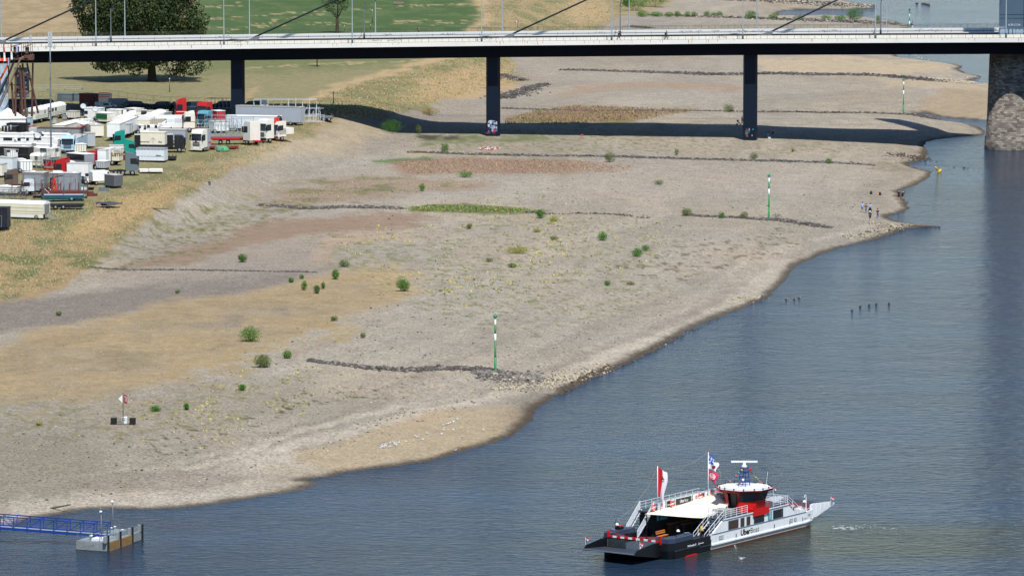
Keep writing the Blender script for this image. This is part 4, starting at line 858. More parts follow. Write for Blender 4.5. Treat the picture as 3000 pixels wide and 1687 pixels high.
# grass tufts: thin blades, one object per area
STRAW = {'dry': leafy('straw_dry', 190, 164, 120), 'olive': leafy('straw_olive', 154, 156, 102), 'grey': leafy('straw_grey', 172, 176, 138), 'yellow': leafy('straw_yellow', 200, 190, 110), 'red': leafy('straw_red', 158, 130, 110)}
def tufts(nm, lab, poly, n, h, tones, blades=4, wd=.05, noise_thr=None):
    n = int(n*.6); h = (h[0]*.6, h[1]*.6)
    P_ = scatter(poly, n); C_ = np.array([tuple(G(*p)) for p in P_])
    if noise_thr: C_ = C_[fbm(C_[:, 0]*.25+7, C_[:, 1]*.12+3, 4) > noise_thr]
    n = len(C_); C_ = np.repeat(C_, blades, 0)+np.concatenate([rng.normal(0, .12, (n*blades, 2)), np.zeros((n*blades, 1))], 1); m = len(C_)
    a = rng.uniform(0, 6.28, m); hh = rng.uniform(*h, m); dx = np.stack([np.cos(a), np.sin(a), np.zeros(m)], 1)*wd*rng.uniform(.6, 1.6, (m, 1))
    tip = C_+np.concatenate([rng.normal(0, .35, (m, 2))*hh[:, None], hh[:, None]], 1)
    V = np.stack([C_-dx, C_+dx, tip], 1).reshape(-1, 3)
    tag(np_mesh(nm, V, np.arange(m*3).reshape(-1, 3), [STRAW[t] for t in tones], np.repeat(rng.integers(0, len(tones), n), blades)), lab, 'grass', kind='stuff')
tufts('dry_grass', 'dry grass tufts on the embankment below the trucks', [(0,620),(240,600),(420,545),(640,440),(860,350),(1000,335),(900,400),(640,520),(430,640),(330,720),(200,830),(0,880)], 9000, (.15,.5), ('dry','olive','dry','grey'), 4, .06)
tufts('meadow_grass', 'scrubby grass on the bank beyond the bridge shadow', [(880,315),(1000,262),(1100,232),(1240,194),(1330,172),(1500,168),(1520,240),(1430,262),(1300,290),(1120,345),(980,345)], 6000, (.2,.6), ('grey','dry','olive','dry'), 4, .08)
tufts('meadow_grass', 'scrubby grass on the bank above the bridge railing', [(1440,-40),(1800,-40),(1860,10),(1800,60),(1700,95),(1420,100)], 4000, (.2,.6), ('grey','dry','olive'), 4, .09)
tufts('weeds', 'thin weeds scattered over the gravel', BEACH, 3200, (.08,.3), ('olive','grey','yellow','dry'), 4, .05, .5)
tufts('red_weeds', 'reddish dry plants in a long patch', [(1150,475),(1300,463),(1700,472),(1860,488),(1800,505),(1200,510)], 3000, (.2,.6), ('red','dry','red'), 3, .06)
tufts('red_weeds', 'reddish dry plants below the first patch', [(830,565),(1000,525),(1200,518),(1450,532),(1150,580),(760,612)], 1800, (.15,.4), ('red','olive','dry'), 3, .06)
tufts('red_weeds', 'tall brown plants by the bridge shadow', [(1480,350),(1560,327),(1680,311),(1880,316),(2050,324),(1880,350),(1650,364),(1480,364)], 3500, (.3,.8), ('red','olive','red'), 3, .08)
tufts('yard_grass', 'grass growing between the parked trucks', [(0,300),(560,280),(960,300),(860,345),(640,430),(420,540),(240,585),(0,600)], 5000, (.1,.35), ('olive','dry','grey'), 4, .07)
tufts('dry_grass', 'pale dry grass patch in the lower left gravel', [(0,1010),(240,935),(700,862),(1100,790),(1235,848),(1010,930),(640,1060),(250,1180),(0,1180)], 6000, (.05,.2), ('dry',), 4, .05)
tufts('green_weeds', 'low green weeds dotted over the middle of the gravel', [(950,700),(1500,560),(1950,640),(1950,760),(1700,880),(1350,900),(1150,800)], 1300, (.3,.7), ('olive','yellow','grey'), 7, .10, .52)
tufts('green_weeds', 'low weeds on the gravel around the sign float', [(400,1180),(800,1060),(1150,1110),(1000,1180),(600,1320),(350,1300)], 700, (.2,.45), ('olive','yellow'), 6, .08, .5)
# trees
def tree(px, py, lab, ell, n, size, trunk_r, trunk_h, limbs, tones=('oak', 'oak2'), nm='tree', up=.4):
    p = G(px, py); e = empty(nm, p, 0, lab, 'tree')
    mb = MB(); mb.lathe([(trunk_r*1.5, -.3), (trunk_r*1.1, .6), (trunk_r*.9, trunk_h*.6), (trunk_r*.75, trunk_h)], n=10)
    for a, b_, r in limbs: mb.bar(a, b_, r, 7, r*.35)
    mb.build('trunk', bark, e)
    V, Fc = leaves(ell, n, size, up, .7); np_mesh('crown', V, Fc, [TONE[t] for t in tones], (rng.random(n) < .4).astype(int), e); return e
kk = 12.6
def E_(cx, cy, rx, ry, dyy=0, rz=None):   # ellipse in photo pixels around the big tree to metres
    return ((cx-445)/kk, dyy, (237-cy)/kk, rx/kk, max(rx, ry)/kk*.9, ry/kk)
rr = random.Random(4); ell = []
for cx, cy, rx, ry in ((400,30,150,110),(330,80,110,60),(500,60,100,90),(450,-20,130,90),(280,30,70,60),(560,90,45,50),(360,120,100,50),(520,130,70,40),(350,-60,100,60),(250,-20,50,50),(345,180,62,38),(400,178,50,36),(560,182,50,48),(515,192,42,34),(310,192,26,24),(430,170,60,30),(575,60,30,40),(470,130,90,50)):
    ell.append(E_(cx, cy, rx*.82, ry*.8, rr.uniform(-4, 4)))
    for _ in range(5):
        t = rr.uniform(0, 6.28); ell.append(E_(cx+rx*.75*math.cos(t), cy+ry*.75*math.sin(t), rx*.3+6, ry*.3+5, rr.uniform(-7, 5)))
limbs = [((0, 0, 3.5), (x, y, z), r) for x, y, z, r in ((-8, 1, 8, .5), (7, -1, 9, .5), (-3, 3, 13, .45), (3, 0, 15, .5), (-11, 0, 6, .3), (9, 2, 6, .35), (0, -4, 12, .4), (-6, -3, 15, .35))]
tree(445, 238, 'large dark broad crowned tree left beyond the bridge', ell, 75000, .30, .95, 5.5, limbs)
k2 = 11.1
ell = [((cx-988)/k2, rr.uniform(-1, 1), (97-cy)/k2, r/k2, r/k2, r/k2*.9) for cx, cy, r in ((988, -10, 26), (965, 20, 16), (1005, 15, 18), (975, -20, 22), (1000, -30, 22), (985, 38, 14), (955, 5, 12), (1012, -8, 14))]
tree(988, 98, 'pollarded tree with thick trunk on the green field', ell, 3500, .18, .45, 4.2, [((0, 0, 3.8), (-1.8, 0, 6.5), .2), ((0, 0, 3.8), (1.6, 0, 6.8), .2), ((0, 0, 3.8), (.2, .3, 8), .22)], ('oak2', 'oak'))
ell = [(0, 0, 4.2, 1.6, 1.6, 1.7), (.6, 0, 3.4, 1, 1, 1)]
tree(929, 196, 'young tree with crown hidden behind the bridge girder', ell, 900, .16, .14, 3.2, [((0, 0, 2.5), (.5, 0, 4.2), .06)])
# driftwood, posts, stump
for i, (px, py, h, lab) in enumerate(((497, 270, 40, 'pale wooden post standing in the shade right of the big tree'), (977, 304, 35, 'dark wooden post on the bank at the bridge shadow'), (1091, 68, 38, 'slim post with white top on the green field'), (1009, 90, 14, 'small blue grey marker post by the far railing'), (1086, 84, 10, 'short yellow post on the green field'))):
    p = G(px, py); hh = h/ppm(p); e = empty('wooden_post', p, 0, lab, 'post'); mb = MB(); mb.lathe([(.11, 0), (.10, hh*.5), (.09, hh)], n=7); mb.build('post', mat('weathered_wood', rgb(120, 108, 92), .9, var=.2, scale=3) if i != 1 else bark, e)
    mb = MB(); mb.lathe([(.12, hh*.93), (.12, hh), (.03, hh+.06)], n=7); mb.build('post_cap', white if i != 1 else bark, e)
for px, py, ln, a, lab in ((452, 614, 5, -12, 'bundle of grey driftwood poles on the gravel below the yard'), (178, 1496, 3.2, -40, 'driftwood log leaning at the waterline above the blue gangway'), (1168, 14, 3, 0, 'tree stump lying in the green field')):
    p = G(px, py); mb = MB()
    for i in range(4 if ln > 4 else 1):
        y = i*.35; mb.bar((-ln/2+i*.3, y, .15), (ln/2-i*.5, y*.4, .2 if ln != 3.2 else .9), .12 if ln > 4 else .14 if ln != 3 else .7, 7, .06 if ln != 3 else .6)
    o = mb.build('driftwood', mat('driftwood', rgb(112, 100, 86), .9, var=.25, scale=2), None, p, R(a)); tag(o, lab, 'driftwood')
# ---------------------------------------------------------------- fairground yard
def pm(name, r, g, b, rough=.45, dirt=.12): return mat('paint_'+name, rgb(r, g, b), rough, var=.05, scale=.8, dirt=dirt, dirtcol=rgb(140, 130, 112))
PW = pm('white', 244, 245, 244); PWB = pm('bluish_white', 226, 234, 240); PC = pm('cream', 238, 235, 222); PG = pm('grey', 150, 158, 164); PLG = pm('light_grey', 184, 190, 194); PDG = pm('dark_grey', 92, 98, 102)
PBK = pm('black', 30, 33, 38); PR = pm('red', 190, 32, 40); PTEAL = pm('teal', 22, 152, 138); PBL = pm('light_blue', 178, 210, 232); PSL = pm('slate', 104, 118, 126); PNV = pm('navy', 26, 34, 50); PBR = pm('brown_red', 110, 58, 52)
PDT = pm('deep_teal', 24, 88, 104); PCR2 = pm('cream_yellow', 236, 230, 206); PDR = pm('dark_red', 130, 30, 40)
ROOFG = mat('roof_grey', rgb(190, 186, 178), .8, var=.12, scale=.5, dirt=.3, dirtcol=rgb(120, 112, 98)); ROOFW = mat('roof_white', rgb(244, 244, 240), .6, var=.04, dirt=.1, dirtcol=rgb(180, 172, 150))
GLS = mat('dark_glass', rgb(34, 42, 50), .12, spec=.6, var=.05); UND = mat('underframe', rgb(44, 44, 46), .8, var=.2); RIM = mat('wheel_rim', rgb(150, 152, 154), .4, metal=.3); TYR = MATS['tyre_rubber']
FR = mat('trim_grey', rgb(128, 132, 134), .5); REDL = mat('tail_light', rgb(190, 30, 20), .4); WOOD = mat('planks', rgb(150, 118, 80), .85, var=.2, scale=2)
def za(x, y): return (x/5.152, 240+y/5.152)
def zb2(x, y): return (500+x/5.152, 240+y/5.152)
def zc(x, y): return (x/5.152, 440+y/5.152)
def placed(fn, x0, xc, x1, yb, yt, Wd=2.5, short=None, ang=None):
    """box seen with its near lower corner at (xc, yb): returns centre, rotation, L, W, H"""
    (X0, YB), (XC, YT), (X1, _) = fn(x0, yb), fn(xc, yt), fn(x1, yb); C0 = G(XC, YB); k = ppm(C0); l, r = (XC-X0)/k, (X1-XC)/k
    if short is None: short = 'l' if l < r else 'r'
    if ang is None:
        if short == 'l': a = math.asin(min(1, max(0, l/Wd)*.995))
        else: a = math.acos(min(1, max(0, r/Wd)*.995))
        a = min(max(a, 0.02), 1.45)
    else: a = R(ang)
    Lr = max(r/max(math.cos(a), .12), .5); Ll = max(l/max(math.sin(a), .12), .5)
    if short == 'l': Ll = Wd if l > .05 or a < .1 else Ll; Lr = min(Lr, 18)
    else: Lr = Wd; Ll = min(Ll, 18)
    rv = Vector((math.cos(a), math.sin(a), 0)); lv = Vector((-math.sin(a), math.cos(a), 0)); H = (YB-YT)/k*1.0
    c = C0+rv*Lr/2+lv*Ll/2
    if short == 'l': return c, a, Lr, Ll, H
    return c, a-math.pi/2, Ll, Lr, H
def wheel_row(e, xs, W2, r=.48, sides=(-1, 1)):
    for x in xs:
        for s in sides:
            mb = MB(); y = s*(W2-.14); mb.lathe([(r*.9, -.15), (r, -.1), (r, .1), (r*.9, .15)], (x, y, r), 12, 'y'); w = mb.build('wheel', TYR, e)
            mb = MB(); mb.lathe([(r*.55, 0), (r*.5, s*.04), (r*.2, s*.07)], (x, y+s*.15, r), 10, 'y'); mb.build('rim', RIM, w)
def windows(e, wins, W2, L2, frame=FR):
    """wins: (face, u, z, w, h) on face 'y' (near side) or 'x' / '-x' (ends)"""
    for fc, u, z, w, h in wins:
        mb = MB(); m2 = MB()
        if fc == 'y': mb.box(u-w/2, u+w/2, -W2-.035, -W2+.02, z-h/2, z+h/2); m2.box(u-w/2+.06, u+w/2-.06, -W2-.05, -W2-.036, z-h/2+.06, z+h/2-.06)
        else:
            s = 1 if fc == 'x' else -1; a, b_ = sorted((s*(L2+.035), s*(L2-.02))); mb.box(a, b_, u-w/2, u+w/2, z-h/2, z+h/2)
            a, b_ = sorted((s*(L2+.036), s*(L2+.05))); m2.box(a, b_, u-w/2+.06, u+w/2-.06, z-h/2+.06, z+h/2-.06)
        f = mb.build('window', frame, e); m2.build('pane', GLS, f)
def box_unit(nm, cat, lab, pl, body, roof=ROOFG, clear=.9, wheels=2, arch=0.0, wins=(), door=None, ribs=0, group=None, over=.06, stripe=None, wr=.45, H=None):
    c, rz, L, Wd, Hh = pl; Hh = H or Hh; L2, W2 = L/2, Wd/2
    e = empty(nm, Vector((c.x, c.y, gz(c.x, c.y))), rz, lab, cat, group)
    if clear >= Hh-.4: clear = .35
    mb = MB(); mb.box(-L2, L2, -W2, W2, clear, Hh-arch, .0 if arch else .04); mb.build('body', body, e)
    mb = MB()
    if arch:
        n = 8; pr = [(W2*1.02*math.cos(math.pi*i/n), Hh-arch+.003+arch*math.sin(math.pi*i/n)**.8) for i in range(n+1)]
        mb.prism(pr, -L2-over, L2+over, 'x')
    else: mb.box(-L2-over, L2+over, -W2-over, W2+over, Hh+.002, Hh+.09)
    mb.build('roof', roof, e)
    if ribs:
        mb = MB()
        for i in range(ribs+1): x = -L2+.06+(L-.12)*i/ribs; mb.box(x-.04, x+.04, -W2-.03, -W2+.01, clear+.05, Hh-arch-.05)
        mb.build('side_ribs', body if ribs > 6 else FR, e)
    if stripe:
        mb = MB()
        for z, h in stripe[1]: mb.box(-L2+.1, L2-.1, -W2-.022, -W2+.01, z, z+h)
        mb.build('stripe', stripe[0], e)
    windows(e, wins, W2, L2)
    if door:
        fc, u, w = door; mb = MB(); h1 = min(Hh-.35, clear+2.0)
        if fc == 'y': mb.box(u-w/2, u+w/2, -W2-.03, -W2+.01, clear+.06, h1)
        else:
            s = 1 if fc == 'x' else -1; a, b_ = sorted((s*(L2+.03), s*(L2-.01))); mb.box(a, b_, u-w/2, u+w/2, clear+.06, h1)
        mb.build('door', FR if door[2] < 2 else body, e)
    if clear > .3:
        mb = MB(); mb.box(-L2*.92, L2*.92, -W2*.7, W2*.7, clear-.22, clear-.003)
        if wheels == 0:
            for x in (-L2*.8, L2*.8):
                for y in (-W2*.8, W2*.8): mb.box(x-.08, x+.08, y-.08, y+.08, -.2, clear-.22)
        mb.build('chassis', UND, e)
    if wheels: wheel_row(e, [-L2*.55-.5+i*1.15 for i in range(max(1, wheels-1))]+([L2*.7] if wheels > 1 else []), W2, wr)
    return e
def cab(parent, x, W2, H, m, z0=.75, depth=2.2, s=1, trim=PBK, visor=True, spoiler=None):
    """truck cab occupying x..x+s*depth, front at the far end"""
    f = x+s*depth; g = lambda u: x+s*u
    mb = MB(); pr = [(g(0), z0), (g(depth*.98), z0), (g(depth), z0+.9), (g(depth*.97), z0+(H-z0)*.45), (g(depth*.9), z0+(H-z0)*.78), (g(depth*.78), H-.12), (g(depth*.55), H-.02), (g(0), H)]
    mb.prism(pr, -W2, W2); c = mb.build('cab', m, parent)
    zw = z0+(H-z0)*.42; zt_ = z0+(H-z0)*.74
    mb = MB(); a = .02*s; mb.quad((g(depth*.99)+a, -W2*.9, zw), (g(depth*.99)+a, W2*.9, zw), (g(depth*.93)+a*2, W2*.86, zt_), (g(depth*.93)+a*2, -W2*.86, zt_)); mb.build('windscreen', GLS, c)
    for sy in (-1, 1):
        mb = MB(); y = sy*(W2+.015); mb.quad((g(depth*.35), y, zw), (g(depth*.9), y, zw-.1), (g(depth*.84), y, zt_), (g(depth*.35), y, zt_)); mb.build('side_window', GLS, c)
        mb = MB(); mb.box(*sorted((g(depth*.9), g(depth*1.02))), *sorted((sy*(W2+.03), sy*(W2+.22))), zw, zt_-.1); mb.build('mirror', PBK, c)
        mb = MB(); mb.box(*sorted((g(depth*.97), g(depth*1.02))), *sorted((sy*W2*.55, sy*W2*.92)), z0+.12, z0+.34); mb.build('headlight', mat('lamp_glass', rgb(220, 224, 228), .2), c)
    mb = MB(); mb.box(*sorted((g(depth*.96), g(depth*1.04))), -W2*.98, W2*.98, z0-.35, z0+.05); mb.build('bumper', trim, c)
    mb = MB()
    for i in range(5): z = z0+.45+i*.17; mb.box(*sorted((g(depth*.985), g(depth*1.012))), -W2*.62, W2*.62, z, z+.07)
    mb.build('grille', UND, c)
    if visor: mb = MB(); mb.box(*sorted((g(depth*.84), g(depth*1.03))), -W2*.9, W2*.9, zt_+.05, zt_+.15); mb.build('sun_visor', PBK, c)
    if spoiler: mb = MB(); mb.prism([(g(depth*.1), H+.002), (g(depth*.6), H+.002), (g(depth*.25), H+.22), (g(0), H+.25)], -W2*.8, W2*.8); mb.build('roof_spoiler', m, c)
    return c
def truck(lab, pl, body, cabm, front=1, Hc=3.2, roof=ROOFG, wins=(), group=None, stripe=None, ribs=0, trim=PBK, spoiler=None, nm='box_truck'):
    c, rz, L, Wd, H = pl; L2, W2 = L/2, Wd/2; e = empty(nm, Vector((c.x, c.y, gz(c.x, c.y))), rz, lab, 'truck', group); cd = 2.1
    mb = MB(); x0, x1 = (-L2, L2-cd-.25) if front > 0 else (-L2+cd+.25, L2); mb.box(x0, x1, -W2, W2, .95, H, .03); mb.build('cargo_box', body, e)
    mb = MB(); mb.box(x0-.03, x1+.03, -W2-.03, W2+.03, H+.002, H+.07); mb.build('roof', roof, e)
    if stripe:
        mb = MB(); mb.box(x0+.05, x1-.05, -W2-.02, -W2+.01, stripe[1], stripe[1]+.25); mb.build('stripe', stripe[0], e)
    if ribs:
        mb = MB()
        for i in range(ribs+1): x = x0+.05+(x1-x0-.1)*i/ribs; mb.box(x-.03, x+.03, -W2-.025, -W2+.01, 1.0, H-.05)
        mb.build('side_ribs', FR, e)
    cab(e, (L2-cd) if front > 0 else (-L2+cd), W2, Hc, cabm, s=front, depth=cd, trim=trim, spoiler=spoiler)
    mb = MB(); mb.box(-L2+.2, L2-.2, -.45, .45, .6, .94); mb.build('chassis', UND, e)
    xs = [(-L2+1.2), (-L2+2.4)] if L > 9 else [-L2+1.4]
    if front < 0: xs = [-x for x in xs]
    wheel_row(e, xs+[front*(L2-cd*.55)], W2, .5); windows(e, wins, W2, L2); return e
def car_profile(kind, L, H):
    h = H
    return {'van': [(-.5, .3), (.47, .3), (.5, .45), (.49, .6), (.40, .62), (.27, .97), (.2, 1), (-.47, 1), (-.5, .9)],
            'car': [(-.5, .28), (.48, .28), (.5, .5), (.46, .6), (.24, .66), (.1, .98), (-.22, 1), (-.44, .66), (-.5, .6)],
            'suv': [(-.5, .25), (.48, .25), (.5, .5), (.46, .62), (.28, .66), (.16, .97), (-.38, 1), (-.47, .68), (-.5, .6)]}[kind]
def car(lab, pl, m, kind='van', front=1, group=None, nm=None, Hh=None, L=None, wins=True):
    c, rz, L0, Wd, H = pl; L = L or L0; H = Hh or H; W2 = Wd/2; e = empty(nm or {'van': 'parked_van', 'car': 'parked_car', 'suv': 'parked_car'}[kind], Vector((c.x, c.y, gz(c.x, c.y))), rz if front > 0 else rz+math.pi, lab, 'van' if kind == 'van' else 'car', group)
    P_ = [(x*L, z*H) for x, z in car_profile(kind, L, H)]; n = len(P_); mid = sum(x for x, z in P_)/n
    mb = MB(); vs = []; zb = H*.6
    for y, ins in ((-W2, 1), (-W2+.08, 0), (W2-.08, 0), (W2, 1)):
        for x, z in P_:
            t = max(0, z-zb)*(.22 if kind != 'van' else .1); yy = y-math.copysign(t, y)
            vs.append((x*(0.985 if ins else 1), yy, z if not ins else z-.03*(z > H*.5)))
    fs = [(j*n+i, j*n+(i+1) % n, (j+1)*n+(i+1) % n, (j+1)*n+i) for j in range(3) for i in range(n)]+[tuple(range(n)), tuple(3*n+i for i in range(n))]
    mb.add(vs, fs); mb.build('body', m, e)
    for s in (-1, 1):
        mb = MB(); y = lambda z: s*(W2-max(0, z-zb)*(.22 if kind != 'van' else .1)+.012)
        z0, z1 = H*.64, H*.92
        if kind == 'van': mb.quad((L*.2, y(z0), z0), (L*.36, y(z0), z0), (L*.26, y(z1), z1), (L*.2, y(z1), z1))
        else: mb.quad((-L*.4, y(z0), z0+.03), (L*.22, y(z0), z0+.03), (L*.1, y(z1), z1), (-L*.28, y(z1), z1))
        mb.build('side_window', GLS, e)
    if kind == 'van' and wins: mb = MB(); mb.box(-L*.12, L*.12, -W2+.02, -W2*.97-.05, H*.6, H*.86); mb.build('side_window', GLS, e)
    mb = MB(); a, b_ = ((.4, .625), (.275, .95)) if kind == 'van' else (((.24, .67), (.11, .96)) if kind == 'car' else ((.28, .67), (.17, .94)))
    mb.quad((a[0]*L+.02, -W2*.8, a[1]*H+.01), (a[0]*L+.02, W2*.8, a[1]*H+.01), (b_[0]*L+.02, W2*.74, b_[1]*H+.01), (b_[0]*L+.02, -W2*.74, b_[1]*H+.01)); mb.build('windscreen', GLS, e)
    for s in (-1, 1):
        mb = MB(); mb.box(L*.47, L*.503, *sorted((s*W2*.5, s*W2*.85)), H*.4, H*.52); mb.build('headlight', mat('lamp_glass', rgb(220, 224, 228), .2), e)
        mb = MB(); mb.box(-L*.505, -L*.48, *sorted((s*W2*.7, s*W2*.92)), H*.35, H*.6); mb.build('tail_light', REDL, e)
    wheel_row(e, [-L*.32, L*.33], W2, .34); return e
def flatbed(lab, pl, deck, m, zdeck=1.0, posts=0, rails=None, nm='flatbed_trailer', wheels=(-.25, -.15), th=.25, ph=1.4, group=None):
    c, rz, L, Wd, H = pl; L2, W2 = L/2, Wd/2; e = empty(nm, Vector((c.x, c.y, gz(c.x, c.y))), rz, lab, 'trailer', group)
    mb = MB(); mb.box(-L2, L2, -W2, W2, zdeck-th, zdeck); mb.build('deck', deck, e)
    mb = MB(); mb.box(-L2, L2, -W2-.05, -W2-.002, zdeck-th-.1, zdeck+.05); mb.box(-L2, L2, W2+.002, W2+.05, zdeck-th-.1, zdeck+.05); mb.build('side_rail', m, e)
    mb = MB(); mb.box(-L2*.9, L2*.9, -.4, .4, zdeck-th-.3, zdeck-th-.003); mb.build('chassis', UND, e)
    for i in range(posts):
        for s in (-1, 1): mb = MB(); x = -L2+.1+(L-.2)*i/(posts-1); mb.box(x-.05, x+.05, *sorted((s*W2, s*(W2-.1))), zdeck+.002, zdeck+ph); mb.build('stake', m, e)
    if wheels: wheel_row(e, [w*L for w in wheels], W2, min(.42, max(.25, zdeck-th-.05)))
    return e
def frame_stack(lab, px, py, rz, L, Wd, H, nx, m, nm='steel_rack', arcs=0, lv=3, group=None):
    p = G(px, py); e = empty(nm, p, R(rz), lab, 'steel frame', group); r = random.Random(int(px*7+py))
    for j, y in enumerate((-Wd/2, Wd/2)):
        mb = MB()
        for i in range(nx+1): x = -L/2+L*i/nx; mb.bar((x, y, .5), (x, y, H*r.uniform(.55, 1.0)), .05, 4)
        for k in range(lv): z = .6+(H-.9)*k/max(1, lv-1); mb.bar((-L/2, y, z), (L/2, y, z), .045, 4)
        for i in range(nx): 
            if r.random() < .5: mb.bar((-L/2+L*i/nx, y, .6), (-L/2+L*(i+1)/nx, y, H*.8), .03, 4)
        mb.build('side_frame', m, e)
    mb = MB()
    for i in range(nx+1): x = -L/2+L*i/nx; mb.bar((x, -Wd/2, .6), (x, Wd/2, .6), .05, 4)
    mb.build('cross_bars', m, e)
    for k in range(arcs):
        mb = MB(); cx = -L*.35+L*.7*k/max(1, arcs-1); rr_ = H*.32; pts = [(cx+rr_*math.cos(t*.45), -Wd/2-.1, H*.5+rr_*math.sin(t*.45)) for t in range(14)]; mb.path(pts, .05, 4); mb.build('hoop', m, e)
    return e
def sign(e, tx, sz, x, y, z, m, bold=.02, sq=1.0): return text_mesh('lettering', tx, sz, m, e, face_y(x, y, z), bold=bold, squeeze=sq)
INK = mat('ink_dark', rgb(52, 48, 44), .7); INKR = mat('ink_red', rgb(176, 40, 44), .7); GOLD = mat('ink_gold', rgb(120, 98, 50), .7)
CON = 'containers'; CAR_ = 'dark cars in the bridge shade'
# ---- back row in and beside the bridge shade
box_unit('container', 'container', 'dark red container at the back fence under the bridge', placed(za, 1180, 1360, 1480, 370, 190), PDR, PDR, 0, 0, ribs=0, wins=[('x', 0, 1.7, .5, .9)])
box_unit('container', 'container', 'grey container left of the dark red one by the fence', placed(za, 860, 1085, 1100, 300, 190), PSL, PSL, .0, 0, ribs=8)
box_unit('container', 'container', 'blue grey container directly behind the dark red one', placed(za, 1110, 1230, 1250, 300, 190), PSL, PSL, .0, 0)
box_unit('container', 'container', 'grey container with red stripes right of the dark red one', placed(za, 1480, 1655, 1665, 310, 188), PDG, PDG, .0, 0, stripe=(PDR, [(1.2, .15), (2.0, .15)]))
box_unit('dark_marquee', 'tent', 'large dark hall with peaked grey roof behind the ride', placed(za, 60, 650, 700, 480, 300, 9, 'r', 80), mat('black_tarp', rgb(36, 34, 36), .9), mat('grey_tarp', rgb(84, 84, 84), .85), .0, 0, arch=1.6)
car('grey van with dark windows in the back row', placed(za, 1625, 1630, 2000, 405, 262, 2.1, 'l', 4), PG, 'van', 1, wins=False)
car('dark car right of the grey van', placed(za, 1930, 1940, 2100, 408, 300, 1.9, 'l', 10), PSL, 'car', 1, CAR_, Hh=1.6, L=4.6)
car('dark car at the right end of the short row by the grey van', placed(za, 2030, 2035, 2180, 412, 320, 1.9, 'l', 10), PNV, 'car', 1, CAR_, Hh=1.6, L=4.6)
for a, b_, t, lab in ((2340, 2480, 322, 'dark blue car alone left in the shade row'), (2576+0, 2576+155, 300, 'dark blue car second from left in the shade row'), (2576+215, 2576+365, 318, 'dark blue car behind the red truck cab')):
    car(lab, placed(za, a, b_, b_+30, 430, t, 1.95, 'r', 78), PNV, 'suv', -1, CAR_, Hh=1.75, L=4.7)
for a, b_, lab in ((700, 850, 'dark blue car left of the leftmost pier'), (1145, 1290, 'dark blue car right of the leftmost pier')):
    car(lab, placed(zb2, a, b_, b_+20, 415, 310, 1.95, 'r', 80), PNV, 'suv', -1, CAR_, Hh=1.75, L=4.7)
# ---- upper left
box_unit('living_wagon', 'wagon', 'long cream living wagon with arched white roof by the mast', placed(za, 350, 535, 955, 640, 400, 2.6), PC, ROOFW, .9, 2, arch=.75, over=.25, wins=[('y', 1.2, 2.2, 1.0, .7), ('y', 3.0, 2.2, .9, .7), ('y', -3.4, 2.1, .6, .6)], door=('y', -1.2, .9), stripe=(PLG, [(1.2, .06), (1.5, .06)]))
e = empty('white_marquee', G(28, 372), R(8), 'white pavilion tent with peaked roof at the left edge', 'tent')
mb = MB(); mb.box(-3.5, 3.2, -2.6, 2.6, 0, 1.9); mb.build('walls', PW, e); mb = MB(); mb.add([(-3.7, -2.8, 1.9), (3.4, -2.8, 1.9), (3.4, 2.8, 1.9), (-3.7, 2.8, 1.9), (-.3, 0, 3.9)], [(0, 1, 4), (1, 2, 4), (2, 3, 4), (3, 0, 4), (0, 3, 2, 1)]); mb.build('roof', ROOFW, e)
box_unit('container', 'container', 'small pale blue cabin beside the white pavilion tent', placed(za, 360, 450, 488, 680, 545, 1.6), PBL, PLG, .05, 0)
box_unit('market_stall', 'stall', 'black stall behind the stall with pale figures', placed(za, 90, 400, 445, 800, 640), PBK, PBK, .1, 0)
e = box_unit('market_stall', 'stall', 'black stall with pale figures painted on its front', placed(za, 22, 235, 275, 810, 680), PBK, PDG, .1, 0)
mb = MB()
for x, z in ((-.9, .9), (-.2, .9), (.5, 1.2)): mb.lathe([(.22, 0), (.1, .5), (.16, .9), (.05, 1.1)], (x, -1.3, z-.2), 6)
mb.build('painted_figure', PLG, e)
car('silver van nose poking out by the long grey container', placed(za, 340, 350, 595, 790, 690, 2, 'l', 5), PLG, 'van', -1, L=4.8)
e = box_unit('container', 'container', 'long grey container with red signs in both upper corners', placed(za, 542, 1205, 1247, 840, 712), PG, PBR, .1, 0, ribs=5, door=('y', 1.5, .9))
sg = MB(); sg.box(-6.2, -4.9, -1.32, -1.3, 2.0, 2.25); sg.box(3.9, 5.6, -1.32, -1.3, 2.0, 2.25); sg.build('sign_board', PR, e)
sign(e, 'CHRISTINE', .2, 4.0, -1.33, 2.04, PWB, .01, .8); sign(e, 'GERHARD', .2, -6.1, -1.33, 2.04, PWB, .01, .8)
box_unit('container', 'container', 'flat cream container left of the office with a white awning', placed(za, 790, 975, 1222, 810, 660), PC, ROOFW, .3, 0, ribs=0)
e = box_unit('office_cabin', 'cabin', 'pale grey office cabin with a white awning on its right side', placed(za, 1168, 1370, 1565, 850, 662, 2.7), PC, ROOFG, .35, 0, wins=[('y', -1.5, 1.8, .8, .8)], door=('y', .2, .9))
mb = MB(); mb.add([(-3, -1.36, 3.05), (3.6, -1.36, 3.05), (3.6, -2.7, 2.65), (-3, -2.7, 2.65), (-3, -1.36, 2.98), (3.6, -1.36, 2.98), (3.6, -2.7, 2.58), (-3, -2.7, 2.58)], [(0, 1, 2, 3), (4, 7, 6, 5), (0, 4, 5, 1), (1, 5, 6, 2), (2, 6, 7, 3), (3, 7, 4, 0)]); mb.build('awning', ROOFW, e)
box_unit('caravan', 'caravan', 'white caravan with dark rear window behind the satellite dish', placed(za, 1265, 1515, 1572, 585, 405, 2.3), PW, ROOFW, .4, 1, wins=[('y', -1.4, 1.6, .8, .7)])
car('white van with dark side window in the second row', placed(za, 1428, 1432, 1765, 418, 318, 2.0, 'l', 6), PW, 'van', 1)
